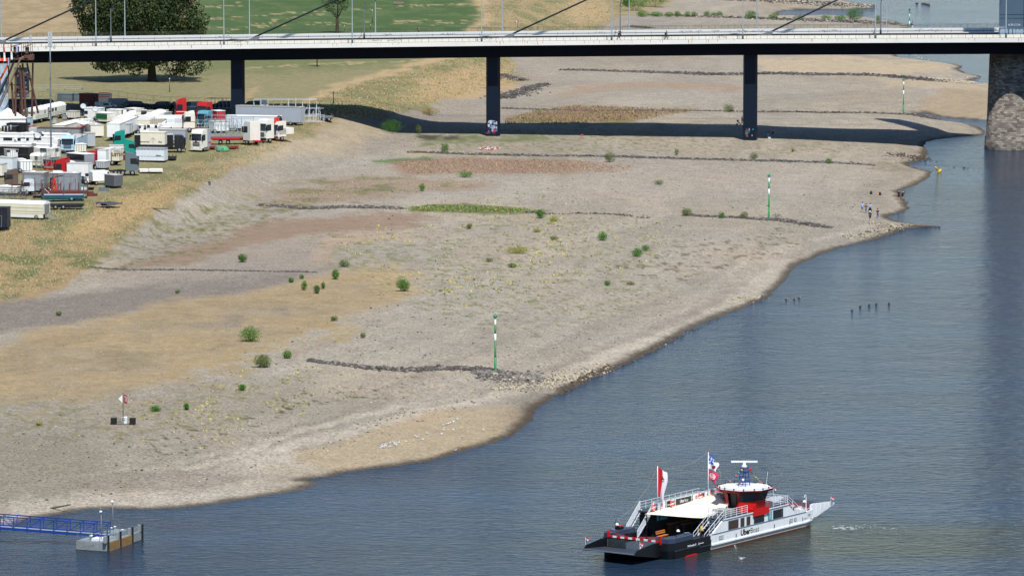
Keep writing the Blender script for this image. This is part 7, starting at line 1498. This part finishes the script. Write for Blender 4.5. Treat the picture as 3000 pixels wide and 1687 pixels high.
# starboard stairs
def stairs(nm, x0, z0, x1, z1, y0, y1, m, tread):
    d = Vector((x1-x0, 0, z1-z0)); mb = MB()
    for y in (y0, y1): mb.add([(x0, y, z0-.12), (x1, y, z1-.12), (x1, y, z1+.14), (x0, y, z0+.14), (x0, y+.05, z0-.12), (x1, y+.05, z1-.12), (x1, y+.05, z1+.14), (x0, y+.05, z0+.14)], [(0, 1, 2, 3), (4, 7, 6, 5), (0, 4, 5, 1), (1, 5, 6, 2), (2, 6, 7, 3), (3, 7, 4, 0)])
    s = mb.build(nm, m, fer); mb = MB(); n = 10
    for i in range(n): t = (i+.5)/n; x = x0+d.x*t; z = z0+d.z*t; mb.box(x-.14, x+.16, y0+.052, y1-.002, z-.02, z+.02)
    mb.build('treads', tread, s)['kind'] = 'stuff'; return s
stairs('stairs', -.9, .85, 3.0, 3.0, .3, 1.75, FWH, FBK); stairs('stairs', 18.9, .85, 15.6, 3.0, .3, 1.6, FWH, mat('tread_tan', rgb(170, 150, 128), .8))
stairs('stairs', -3.3, .85, -.1, 3.6, 7.5, 8.9, FWH, FBK)
def frail(pts, h=.95, n=4, r=.03, nm='railing', m=FWH, step=1.2, par=fer):
    mb = MB()
    for p, q in zip(pts[:-1], pts[1:]):
        p, q = Vector(p), Vector(q)
        for k in range(n): mb.bar(p+Vector((0, 0, h*(k+1)/n)), q+Vector((0, 0, h*(k+1)/n)), r if k == n-1 else r*.75, 4)
        s = max(1, round((q-p).length/step))
        for i in range(s+1): w = p.lerp(q, i/s); mb.bar(w, w+Vector((0, 0, h)), r, 4)
    return mb.build(nm, m, par)
frail([(-1.0, .25, .9), (2.9, .25, 3.05)], .95, 2); frail([(-.8, 1.8, .9), (3.0, 1.8, 3.05)], .95, 2)
frail([(2.9, .05, 3.1), (7.3, .05, 3.1)], .9, 4); frail([(3.0, 2.35, 3.1), (6.9, 2.35, 3.1)], .9, 4); frail([(12.6, .05, 3.1), (15.6, .05, 3.1)], .9, 4); frail([(15.6, .1, 3.1), (18.9, .1, .95)], .95, 3); frail([(12.4, 2.35, 3.1), (15.6, 2.35, 3.1), (15.6, .3, 3.1)], .9, 4); frail([(15.6, 1.9, 3.1), (18.9, 1.9, .95)], .95, 3)
frail([(18.9, .1, 1.2), (20.9, .35, 1.2)], .75, 3); frail([(-1.1, .1, .9), (.3, .1, .9)], 1.0, 3, m=FBK); frail([(3.05, .1, 3.1), (3.05, 2.3, 3.1)], .9, 3)
mb = MB(); mb.box(-.15, .25, -.03, .16, 1.2, 1.8); mb.build('rail_panel', FWH, fer)
# port house with gallery
mb = MB(); mb.box(-.2, 17.5, 7.45, B-.02, .762, 3.5); ph = mb.build('port_house', mat('inner_black', rgb(20, 20, 22), .7), fer)
mb = MB(); mb.box(-.2, 17.5, B-.018, B+.0, .762, 3.5); mb.build('outer_plating', FWH, ph); mb = MB(); mb.box(-.6, 12.2, 7.1, B+.05, 3.502, 3.62); mb.build('gallery_deck', FDK, ph)
for x0, x1 in ((.6, 1.0), (1.3, 2.6)): fwin(x0, x1, 2.5, 3.2, TEAL, 7.45, ph)
fit_text('WEINDAMPFER', 7.2-.6, 9.4, 2.15, .26, mat('letter_grey', rgb(110, 110, 108), .7), ph, y=7.43, bold=.01); fit_text('MADE', 11.2, 12.4, 2.6, .26, MATS['letter_grey'], ph, y=7.43)
frail([(-.1, B, 3.6), (11.6, B, 3.6), (12.1, 7.3, 3.6)], .9, 3); frail([(-.3, 7.2, 3.62), (12.1, 7.2, 3.62)], 1.0, 2)
frail([(-3.4, B-.1, .9), (-.2, B-.1, 3.65)], .98, 6, .028); frail([(-3.3, 7.4, .9), (-.1, 7.4, 3.65)], .98, 6, .028)
mb = MB(); mb.prism([(-3.45, .8), (-2.9, .8), (-2.0, 2.0), (-3.45, 1.9)], B-.14, B-.1); mb.build('stair_panel', FWH, fer)
PN = [(-1.15, -.1, 0), (.45, 1.75, 1), (1.95, 3.0, 2), (3.1, 3.55, 1), (3.75, 7.0, 3), (7.35, 8.5, 1), (8.7, 9.6, 2), (9.75, 10.75, 1)]
SPI = mat('logo_red', rgb(206, 50, 66), .5)
for x0, x1, k in PN:
    if k == 0: continue
    mb = MB(); mb.box(x0, x1, 7.1, 7.15, 3.72, 4.55); pnl = mb.build('advert_panel', FWH, fer)
    if k in (2, 3): mb = MB(); mb.box(x0+.07, x1-.07, 7.085, 7.098, 3.79, 4.48); mb.build('black_face', mat('panel_black', rgb(34, 40, 38), .4), pnl); fit_text('Uber', x0+.9 if k == 3 else x0+.15, (x0+x1)/2+.1, 3.98, .32 if k == 3 else .16, LWH, pnl, y=7.07, bold=.03); fit_text('Boat', (x0+x1)/2+.2, x1-.75 if k == 3 else x1-.12, 3.98, .32 if k == 3 else .16, LWH, pnl, y=7.07)
    else:
        mb = MB(); c = (x0+x1)/2
        for rr_ in (.08, .17): mb.path([(c+rr_*math.cos(t*.55), 7.09, 4.2+rr_*1.1*math.sin(t*.55)) for t in range(12)], .022, 4)
        mb.box(c-.22, c+.22, 7.08, 7.098, 3.84, 3.88); mb.build('round_logo', SPI, pnl)
# lifebuoys hang on the rails: things of their own
for i, (x, y, z, lab) in enumerate(((-.7, 7.02, 4.15, 'at the top of the left stairs'), (2.95, 7.0, 4.1, 'over the first black panel'), (8.6, 7.0, 4.15, 'over the right black panel'), (11.2, 7.1, 4.15, 'at the right end of the upper gallery'))):
    e = top('lifebuoy', 'orange lifebuoy ' + lab, 'lifebuoy', x, y, z, 'lifebuoys on the ferry'); r_ = .42; mb = MB(); vs = []; nA, nB = 20, 7
    for a in range(nA):
        for b_ in range(nB): A_ = 6.283*a/nA; B_ = 6.283*b_/nB; rad = .33+.1*math.cos(B_); vs.append((rad*math.cos(A_), .08*math.sin(B_), rad*math.sin(A_)))
    for a in range(nA):
        mb.m = 1 if a % 5 == 0 else 0; mb.add([vs[a*nB+b_] for b_ in range(nB)]+[vs[((a+1) % nA)*nB+b_] for b_ in range(nB)], [(b_, (b_+1) % nB, nB+(b_+1) % nB, nB+b_) for b_ in range(nB)])
    mb.build('ring', [mat('buoy_orange', rgb(226, 88, 56), .6), LWH], e); mb = MB(); mb.box(-.25, .25, -.04, .04, -.09, .06); mb.build('name_plate', LWH, e)
# awning
AW = mat('awning_cream', rgb(236, 228, 206), .8, var=.03); n = 14; vs = []
c00, c10, c11, c01 = Vector((-2.2, 7.15, 3.62)), Vector((3.3, 2.3, 2.95)), Vector((7.4, 2.5, 3.75)), Vector((11.0, 7.1, 4.0))
for i in range(n+1):
    for j in range(n+1):
        u, v = i/n, j/n; p = (c00*(1-u)+c01*u)*(1-v)+(c10*(1-u)+c11*u)*v
        p.z += .75*math.exp(-((u-.95)**2/.02+(v-.5)**2/.08))+.35*math.exp(-((u-.72)**2/.02+(v-.4)**2/.05))-.25*math.sin(math.pi*v)*(1-u)-.15*math.sin(math.pi*u)*math.sin(math.pi*v)+.04*math.sin(9*u+5*v); p.x += (.9*math.sin(math.pi*v)*(1-u)**3); vs.append(tuple(p))
mb = MB(); mb.add(vs, [(i*(n+1)+j, (i+1)*(n+1)+j, (i+1)*(n+1)+j+1, i*(n+1)+j+1) for i in range(n) for j in range(n)], True); aw = mb.build('awning', AW, fer); md = aw.modifiers.new('t', 'SOLIDIFY'); md.thickness = .03
mb = MB(); mb.box(10.6, 16.2, 2.8, 7.2, 3.35, 3.5); mb.build('aft_awning', mat('awning_grey', rgb(150, 150, 146), .8), fer); mb = MB(); mb.box(5.2, 6.9, 1.4, 3.2, 3.103, 3.55); mb.build('roof_tarpaulin', MATS['awning_grey'], fer)
for x, y, h in ((-1.6, 7.3, 3.6), (3.3, 2.3, 2.9), (11, 7.2, 4.0), (7.4, 2.5, 3.7)): mb = MB(); mb.bar((x, y, .76), (x, y, h), .05, 6); mb.build('awning_post', FBK, fer)
# wheelhouse
cx, cy = 9.9, 2.1
def octa(r, z, sx=1.0, sy=1.0, a0=22.5): return [(cx+sx*r*math.cos(R(a0+45*i)), cy+sy*r*math.sin(R(a0+45*i)), z) for i in range(8)]
def ringp(nm, a, b_, m, par, capt=True):
    mb = MB(); mb.add(a+b_, [(i, (i+1) % 8, 8+(i+1) % 8, 8+i) for i in range(8)]+[tuple(range(8)), tuple(range(8, 16))]); return mb.build(nm, m, par)
wh = ringp('wheelhouse', octa(2.3, 3.102, 1.12), octa(2.3, 4.2, 1.12), FRD, fer); mb = MB(); mb.box(8.3, 11.5, -.14, -.072, 2.62, 3.4); mb.box(8.3, 11.5, -.072, .9, 3.102, 3.4); mb.build('wheelhouse_apron', FRD, wh)
mb = MB(); mb.bar((8.3, -.12, 3.9), (11.5, -.12, 3.9), .03, 4); mb.bar((8.3, -.12, 3.65), (11.5, -.12, 3.65), .025, 4); mb.bar((8.3, -.12, 3.36), (8.3, -.12, 3.9), .03, 4); mb.bar((11.5, -.12, 3.36), (11.5, -.12, 3.9), .03, 4); mb.build('balcony_rail', FRD, wh)
cr = ringp('window_band', octa(2.3, 4.202, 1.12), octa(2.72, 5.3, 1.06), FRD2, wh)
lo, hi = octa(2.3, 4.202, 1.12), octa(2.72, 5.3, 1.06)
for i in range(8):
    j = (i+1) % 8; a, b_, c, d = (Vector(q) for q in (lo[i], lo[j], hi[j], hi[i])); ce = (a+b_+c+d)/4; nr = (b_-a).cross(d-a).normalized(); nr = nr if nr.dot(ce-Vector((cx, cy, ce.z))) > 0 else -nr
    open_ = i == 3; q = [p.lerp(ce, .38 if open_ else .13)+nr*.02 for p in (a, b_, c, d)]
    if open_: q = [p-Vector((0, 0, .9 if k < 2 else 0)) for k, p in enumerate(q)]
    mb = MB(); mb.quad(*q); pn = mb.build('door' if open_ else 'pane', FBK if open_ else FGL, cr); pn.data.transform(Matrix.Translation(nr*.01))
    if open_: mb = MB(); u_ = (q[1]-q[0]).normalized(); mb.add([q[0]+nr*.03, q[0]+u_*.35+nr*.3, q[3]+u_*.35+nr*.3, q[3]+nr*.03], [(0, 1, 2, 3)]); mb.build('door_leaf', FRD2, cr)
rf = ringp('wheelhouse_roof', octa(3.2, 5.302), octa(3.3, 5.5), FRD2, wh); ringp('roof_top', octa(3.15, 5.503), octa(3.05, 5.53), FWH, rf)
mb = MB()
for i in range(8):
    a, b_ = Vector(octa(3.1, 5.53)[i]), Vector(octa(3.1, 5.53)[(i+1) % 8]); mb.bar(a+Vector((0, 0, .1)), b_+Vector((0, 0, .1)), .02, 4)
    for t in (.2, .7): w = a.lerp(b_, t); mb.lathe([(.07, 0), (.08, .16), (.03, .2)], tuple(w), 6)
mb.build('roof_lights', UND, rf)['kind'] = 'stuff'; mb = MB(); mb.box(cx+.7, cx+2.0, cy-1.2, cy-.4, 5.55, 5.72, .06); mb.build('roof_hatch', FWH, rf)
BLM = mat('mast_blue', rgb(34, 64, 140), .5); mx_, my_ = cx+.6, cy+.4; mb = MB()
for x, y in ((-.35, -.35), (.35, -.35), (.35, .35), (-.35, .35)): mb.bar((mx_+x*1.3, my_+y*1.3, 5.53), (mx_+x*.8, my_+y*.8, 7.55), .05, 5)
for z in (6.0, 6.5, 7.0, 7.5):
    k = .46-.1*(z-5.5)/2
    for a, b_ in (((-k, -k), (k, -k)), ((k, -k), (k, k)), ((k, k), (-k, k)), ((-k, k), (-k, -k))): mb.bar((mx_+a[0], my_+a[1], z), (mx_+b_[0], my_+b_[1], z), .035, 4)
ms = mb.build('mast', BLM, fer); mb = MB(); mb.lathe([(.3, 7.56), (.3, 7.75), (.16, 7.85), (.14, 8.1)], (mx_, my_, 0), 10); sc_ = mb.build('radar_base', FWH, ms)
mb = MB(); dirr = Vector((math.cos(-FA), math.sin(-FA), 0))*1.45; nn = Vector((-dirr.y, dirr.x, 0)).normalized()*.07; a = Vector((mx_, my_, 8.1)); z_ = Vector((0, 0, .2))
mb.add([a-dirr-nn, a+dirr-nn, a+dirr+nn, a-dirr+nn, a-dirr-nn+z_, a+dirr-nn+z_, a+dirr+nn+z_, a-dirr+nn+z_], [(0, 3, 2, 1), (4, 5, 6, 7), (0, 1, 5, 4), (1, 2, 6, 5), (2, 3, 7, 6), (3, 0, 4, 7)]); mb.build('radar_scanner', FWH, ms)
for x, y, z, m in ((-.7, -.3, 6.3, FWH), (.5, .2, 6.9, BLM), (-.9, 0, 6.0, mat('horn_brown', rgb(120, 70, 60), .5)), (.55, -.5, 7.3, FRD)): mb = MB(); mb.ball((mx_+x, my_+y, z), .14); mb.bar((mx_, my_, z), (mx_+x, my_+y, z), .03, 4); mb.build('mast_light', m, ms)
mb = MB(); mb.bar((cx+2.6, cy-1.2, 5.5), (cx+2.9, cy-1.2, 6.9), .015, 4); mb.build('whip_antenna', FWH, wh); mb = MB(); mb.box(cx-3.4, cx-2.5, cy+1.0, cy+1.9, 5.2, 5.23); mb.build('sun_shade', mat('shade_pink', rgb(214, 110, 110), .6), wh)
# bunting
BC = [pm('pennant_yellow', 232, 204, 60), pm('pennant_green', 60, 180, 100), pm('pennant_red', 226, 90, 80), pm('pennant_blue', 70, 110, 200), pm('pennant_orange', 232, 160, 60)]
for i, (a, b_, lab) in enumerate((((mx_-.3, my_, 7.6), (cx-2.9, cy+1.2, 5.6), 'string of small coloured pennants left of the radar mast'), ((mx_+.3, my_, 7.6), (cx+3.0, cy-.3, 5.6), 'string of small coloured pennants right of the radar mast'), ((mx_, my_-.3, 7.6), (cx+.4, cy-2.6, 5.6), 'string of small coloured pennants in front of the radar mast'))):
    a = FM @ Vector(a); b_ = FM @ Vector(b_); e = empty('bunting', a, 0, lab, 'bunting', 'pennant strings on the wheelhouse'); d = b_-a; mb = MB(); mb.bar((0, 0, 0), d, .01, 3); mb.build('cord', UND, e)
    for j in range(7): w = d*((j+.6)/7.5); mb = MB(); u_ = Vector((d.x, d.y, 0)).normalized()*.1; mb.add([w-u_, w+u_, w+Vector((.25, .05, -.05))+Vector((0, 0, -.16))], [(0, 1, 2)]); mb.build('pennant', BC[(i+j) % 5], e)
# flags
def flag(lab, x, y, z0, z1, w, h, mats, fn, dx=(1, 0), cols=10, rows=10, droop=.0, nm='flag', par=None):
    e = top(nm, lab, 'flag', x, y, z1-h, 'flags on the ferry'); e.rotation_euler = (0, 0, 0); vs = []
    for i in range(cols+1):
        for j in range(rows+1): u, v = i/cols, j/rows; vs.append((w*u*(1-.16*math.sin(5*v+1))-.08*h*(1-v)*u, .22*math.sin(u*5+v*3)*u, h*v-droop*u*(1-v*.3)+.05*math.sin(u*6)))
    mb = MB()
    for i in range(cols):
        for j in range(rows): mb.m = fn((i+.5)/cols, (j+.5)/rows); k = rows+1; mb.add([vs[i*k+j], vs[(i+1)*k+j], vs[(i+1)*k+j+1], vs[i*k+j+1]], [(0, 1, 2, 3)])
    o = mb.build('cloth', mats, e); return e
def pole(x, y, z0, z1):
    mb = MB(); mb.lathe([(.055, z0), (.04, z1)], (x, y, 0), 7); p = mb.build('flag_pole', FWH, fer); mb = MB(); mb.lathe([(.08, z1), (.1, z1+.08), (.03, z1+.15)], (x, y, 0), 7); mb.build('pole_cap', FRD, p)
pole(.05, 7.0, 3.62, 8.7); pole(10.2, 7.0, 3.62, 9.0)
fw, fr = mat('flag_white', rgb(238, 238, 240), .8, var=.02), mat('flag_red', rgb(214, 34, 44), .8, var=.05); fdk = mat('flag_emblem', rgb(130, 36, 44), .8); fbl = mat('flag_blue', rgb(34, 90, 170), .8); flb = mat('flag_light_blue', rgb(90, 150, 220), .8)
flag('large red and white upright flag with a lion crest on the left pole', .05, 7.0, 5.4, 8.45, 1.0, 3.0, [fr, fw, fdk], lambda u, v: 2 if ((u-.5)**2/.045+(v-.68)**2/.006 < 1 and int(u*40+v*33) % 3) else (0 if u < .5 else 1), droop=.8, cols=16, rows=30)
flag('dark blue flag at the top of the right pole', 10.2, 7.0, 0, 8.75, .65, .8, [fbl, fw], lambda u, v: 1 if (int(u*9) % 3 == 1 and .25 < v < .75) else 0, droop=.45)
flag('white flag with light blue band and crest on the right pole', 10.2, 7.0, 0, 7.95, 1.05, .85, [fw, flb, fdk], lambda u, v: 2 if (u-.6)**2/.03+(v-.4)**2/.05 < 1 else (1 if .62 < v < .82 and u < .5 else 0), droop=.3, cols=14, rows=12)
flag('crimson flag with white ring logo on the right pole', 10.2, 7.0, 0, 6.9, 1.0, .95, [mat('flag_crimson', rgb(212, 44, 84), .8), fw], lambda u, v: 1 if .07 < math.hypot(u-.45, v-.5) < .14 or .21 < math.hypot(u-.45, v-.5) < .28 else 0, droop=.5, cols=22, rows=22)
for i, (x, y, z, c, lab) in enumerate(((-12.6, 7.85, 1.6, 'b', 'small blue white red flag at the far corner of the black ramp'), (-11.9, 1.35, 1.55, 'r', 'small red and white flag at the near corner of the black ramp'), (26.3, 1.0, 1.7, 'b', 'small blue white flag at the tip of the white ramp'), (16.2, 2.3, 3.9, 'b', 'small flag at the rear of the upper deck'))):
    mb = MB(); mb.bar((x, y, z), (x, y, z+.85), .025, 4); mb.build('flag_staff', FWH, fer)
    flag(lab, x, y, 0, z+.82, .32, .45, [fbl, fw, fr], (lambda u, v: int(v*2.99)) if c == 'b' else (lambda u, v: 1 if .35 < v < .65 else 2), cols=4, rows=6, droop=.12)
mb = MB(); pts = [(-5.8, 8.6, 3.1), (-3.2, 8.0, 4.4), (-1.2, 7.4, 6.4), (.05, 7.0, 8.5), (2.5, 7, 8.0), (5, 7, 7.85), (7.5, 7, 8.2), (10.2, 7, 8.9), (9.6, 5, 6.8), (8.2, 4.2, 5.6)]; mb.path(pts, .012, 3)
for a, b_ in zip(pts[:-1], pts[1:]):
    for t in (.2, .5, .8): mb.ball(tuple(Vector(a).lerp(Vector(b_), t)), .05, 1, 1, 1, 4, 3)
mb.build('light_string', mat('bulb_mix', rgb(150, 140, 120), .5), fer)
# deck fittings
for x, y, m in ((-5.8, 8.6, FBK), (-5.7, .8, FBK), (20.2, .5, FWH)):
    mb = MB(); z0 = 1.72; mb.path([(x, y, z0), (x, y, z0+1.35), (x+.12, y, z0+1.55), (x+.32, y, z0+1.5), (x+.36, y, z0+1.2)], .035, 5) if m is FBK else mb.path([(x, y, z0), (x, y, z0+1.5), (x-.1, y, z0+1.75), (x-.25, y, z0+1.75), (x-.33, y, z0+1.5)], .05, 5); l = mb.build('deck_lamp', m, fer); mb = MB(); s = 1 if m is FBK else -1; mb.lathe([(.24, z0+.98), (.2, z0+1.05), (.07, z0+1.22)], (x+s*.36, y, 0), 10); mb.build('lamp_shade', FWH, l)
for x, y in ((-6.3, 8.4), (-6.0, 8.9), (-3.6, 1.0), (-3.3, .9)): mb = MB(); mb.lathe([(.15, 1.7), (.15, 2.25), (.19, 2.27), (.19, 2.33)], (x, y, 0), 9); mb.build('bollard', galv, fer)
mb = MB(); mb.box(-5.4, -4.6, 8.3, 8.9, 1.72, 2.5); mb.build('winch_box', FBK, fer); mb = MB(); mb.box(-5.3, -4.7, 8.35, 8.8, 2.503, 2.6); mb.build('winch_lid', FRD, fer)
frail([(-4.4, 8.9, 1.7), (-3.3, 8.9, 1.7)], .7, 2, m=FBK)
e = top('bench', 'orange wooden bench on the black ferry deck', 'bench', -1.2, 5.6, .77); OR = mat('bench_orange', rgb(206, 128, 52), .6)
for nm, pr in (('seat', [(-.9, .9, -.3, -.12, .5), (-.9, .9, -.08, .1, .5)]), ('backrest', [(-.9, .9, .16, .2, .7), (-.9, .9, .2, .24, .9)])):
    mb = MB()
    for x0, x1, y0, y1, z in pr: mb.box(x0, x1, y0, y1, z, z+(.04 if nm == 'seat' else .14))
    mb.build(nm, OR, e)
for x in (-.7, .7): mb = MB(); mb.bar((x, -.3, 0), (x, 0, .5), .03, 4); mb.bar((x, .2, 0), (x, .2, 1.0), .03, 4); mb.build('leg', BLM, e)
for k, (x, y) in enumerate(((4.6, 6.0), (7.2, 5.6))):
    e = top('beer_table', 'brown folding table on the shaded ferry deck, ' + ('left one' if k == 0 else 'right one'), 'table', x, y, .77); mb = MB(); mb.box(-1.1, 1.1, -.3, .3, 1.05, 1.1); mb.build('table_top', WOOD, e)
    for s in (-.8, .8): mb = MB(); mb.bar((s-.3, 0, 0), (s+.3, 0, 1.05), .02, 4); mb.bar((s+.3, 0, 0), (s-.3, 0, 1.05), .02, 4); mb.build('leg', FR, e)
mb = MB(); mb.box(2.6, 6.6, 7.0, 7.42, .77, 1.9); mb.build('bar_counter', mat('counter_brown', rgb(84, 54, 34), .7), fer); mb = MB(); mb.box(2.4, 6.8, 6.8, 7.42, 1.903, 1.97); mb.build('counter_top', WOOD, fer)
mb = MB(); mb.box(19.4, 20.7, .7, 1.6, .747, 1.95, .06); mb.build('deck_locker', FWH, fer); mb = MB(); mb.bar((-8.0, 3.6, 1.5), (-9.3, 3.0, 1.2), .05, 5); mb.bar((-4.2, 2.6, 1.2), (-2.4, 2.2, 1.5), .05, 5); mb.build('barrier_strut', FWH, fer)
# stern ramp
mb = MB(); mb.add([(22.3, 1.4, .62), (22.3, 7.8, .62), (27.0, 7.8, 1.5), (27.0, 1.4, 1.5), (22.3, 1.4, .72), (22.3, 7.8, .72), (27.0, 7.8, 1.6), (27.0, 1.4, 1.6)], [(0, 3, 2, 1), (4, 5, 6, 7), (0, 1, 5, 4), (1, 2, 6, 5), (2, 3, 7, 6), (3, 0, 4, 7)]); sr = mb.build('stern_ramp', FDK, fer)
for y in (1.1, 7.85): mb = MB(); mb.prism([(21.9, .6), (22.3, 2.05), (22.9, 2.1), (26.8, 1.85), (27.3, 1.62), (27.0, 1.45), (23.4, .55)], y, y+.18); mb.build('ramp_side', FWH, sr)
mb = MB()
for x in (23.3, 24.2, 25.1, 26.0): mb.box(x, x+.07, 1.05, 1.098, .8+(x-23)*.2, 2.0-(x-23)*.05)
mb.build('side_ribs', FWH, sr)['kind'] = 'stuff'; barrier(21.6, 1.72)
person(FM @ Vector((-.45, 1.0, 1.15)), FA+R(200), 'person in yellow shirt leaning at the side rail of the ferry', 1.7, ('yellow', 236, 214, 30), BLK, hair=HAIRD)
# foam
def foam(lab, poly, n, s):
    P_ = [atz(*q) for q in scatter(poly, n)]; V = []; Fc = []
    for i, p in enumerate(P_):
        k = 6; r_ = random.uniform(*s); b0 = len(V); V += [(p.x+r_*2.4*math.cos(6.283*j/k)*random.uniform(.4, 1), p.y+r_*math.sin(6.283*j/k)*random.uniform(.4, 1), .015+.03*random.random()) for j in range(k)]; Fc.append([b0+j for j in range(k)])
    tag(np_mesh('foam', V, Fc, [mat('foam_white', rgb(232, 238, 238), .8)]), lab, 'foam', kind='stuff')
foam('white churned foam in the wake behind the white ramp', [(2420, 1540), (2455, 1538), (2540, 1543), (2500, 1552), (2440, 1550)], 40, (.03, .14)); foam('pale wake flecks trailing right of the ferry', [(2430, 1525), (2560, 1535), (2690, 1545), (2640, 1560), (2440, 1558)], 30, (.02, .06)); foam('splash where water pours from the hull side', [(2165, 1630), (2182, 1632), (2184, 1638), (2168, 1638)], 24, (.03, .08)); foam('thin falling water droplets below the hull outlet', [(2146, 1584), (2152, 1590), (2160, 1608), (2154, 1606)], 26, (.02, .05))
# more parked units in the packed rows (centre px, bottom py, width, height in photo pixels, end face share)
FILL = [
 (250, 386, 46, 34, PW, 'white box van body between the office cabin and the travel trailer', 'l', .0),
 (452, 398, 50, 30, PW, 'white camper roof behind the turquoise cab', 'r', .3),
 (420, 372, 54, 30, PWB, 'bluish white box body left of the white mobile crane', 'l', 0),
 (470, 352, 44, 26, PC, 'cream cabin below the small grey cabin with vents', 'r', 0),
 (355, 352, 48, 26, PW, 'white caravan between two arched wagons', 'l', .3),
 (212, 352, 40, 24, PC, 'cream box below the trailer with the green sign', 'r', 0),
 (128, 356, 44, 24, PLG, 'light grey box behind the flat cream container', 'l', 0),
 (300, 470, 40, 34, PW, 'white box body between the light blue lorry and the lettered box', 'r', 0),
 (222, 452, 60, 28, PC, 'cream flat roofed box below the light blue lorry', 'l', 0),
 (120, 424, 54, 26, PW, 'white caravan right of the dark sales trailer', 'r', .3),
 (60, 436, 50, 28, PWB, 'bluish white caravan over the white trailers at the left', 'l', .3),
 (30, 470, 44, 30, PW, 'white box right at the left edge behind three trailers', 'l', 0),
 (196, 506, 46, 30, PC, 'cream box body behind the glazed trailer', 'l', 0),
 (300, 500, 40, 26, PLG, 'light grey box left of the grey tractor unit', 'r', 0),
 (70, 508, 50, 34, PW, 'white trailer end between plain grey box and the left edge', 'l', 0),
 (205, 552, 44, 28, PWB, 'bluish white box behind the loading crane truck', 'l', 0),
 (262, 542, 40, 22, PW, 'low white trailer beside the white van', 'l', 0),
 (520, 372, 50, 28, PWB, 'bluish white body between the steel ladders and the long trailer', 'l', 0),
 (640, 392, 60, 34, PW, 'white tarpaulin body behind the red flatbed', 'l', 0),
 (700, 372, 50, 26, PLG, 'light grey body behind the white tractor unit', 'l', 0),
 (600, 352, 40, 26, PR, 'red machine body among the steel posts', 'r', 0),
 (560, 338, 36, 24, PSL, 'slate grey body between the red cabs', 'l', 0),
 (345, 398, 44, 28, PW, 'white motorhome below the large travel trailer', 'l', .3),
 (160, 340, 36, 20, PDG, 'dark grey box beside the arched wagon by the mast', 'l', 0),
]
for px, py, w, h, m, lab, sh, ar in FILL:
    r = random.Random(px*3+py); sp_ = .72 if sh == 'l' else .28
    xs = (px-w/2, px-w/2+w*(1-sp_), px+w/2)
    e = box_unit('caravan' if ar else 'box_trailer', 'caravan' if ar else 'trailer', lab, placed(lambda x, y: (x, y), xs[0], xs[1], xs[2], py, py-h, 2.4, sh), m, ROOFW if r.random() < .6 else ROOFG, .45, 1, arch=ar, wins=[('y', -.8, 1.8, .7, .6), ('y', .9, 1.8, .6, .6)] if r.random() < .55 or ar else (), ribs=0 if ar else r.choice((0, 4, 6)))
# roof fittings on the boxes, in place on each unit
for o in [o for o in bpy.data.objects if o.name.startswith('roof') and o.type == 'MESH' and o.parent and o.parent.name.split('.')[0] in ('living_wagon', 'caravan', 'office_cabin', 'box_trailer', 'travel_trailer', 'food_trailer', 'motorhome')]:
    r = random.Random(hash(o.name) % 1000 if False else sum(map(ord, o.name))); z = max(v.co.z for v in o.data.vertices); X = max(v.co.x for v in o.data.vertices)
    if X < 1.2: continue
    mb = MB()
    for i in range(r.randint(1, 3)): x = r.uniform(-X*.75, X*.75); s = r.uniform(.18, .4); mb.box(x-s, x+s, -s*.8, s*.8, z-.02, z+r.uniform(.08, .2))
    mb.build('roof_hatch', r.choice((ROOFG, PLG, ROOFW)), o)
# guy ropes, litter and cables between the trucks are too small; add a few crates and wheels
for i, (px, py) in enumerate(((200, 330), (232, 336), (250, 318), (470, 330), (640, 440), (360, 470), (470, 420), (90, 520), (300, 560), (265, 575))):
    p = G(px, py); mb = MB(); r = random.Random(i); mb.box(-.6, .5, -.4, .4, 0, r.uniform(.6, 1.2), .03); mb.box(.6, 1.2, -.3, .3, 0, .5, .03)
    tag(mb.build('storage_crate', r.choice((PG, PDG, PBR, PSL)), None, p, r.random()), 'low crates on the grass ' + ('left below the dark red container', 'right of the satellite dishes', 'under the back fence', 'right of the small grey cabin', 'below the grey lorry', 'by the grey tractor unit', 'below the black lorry', 'above the steel racks', 'by the tarpaulin trailer', 'right of the teal flatbed')[i], 'crate')
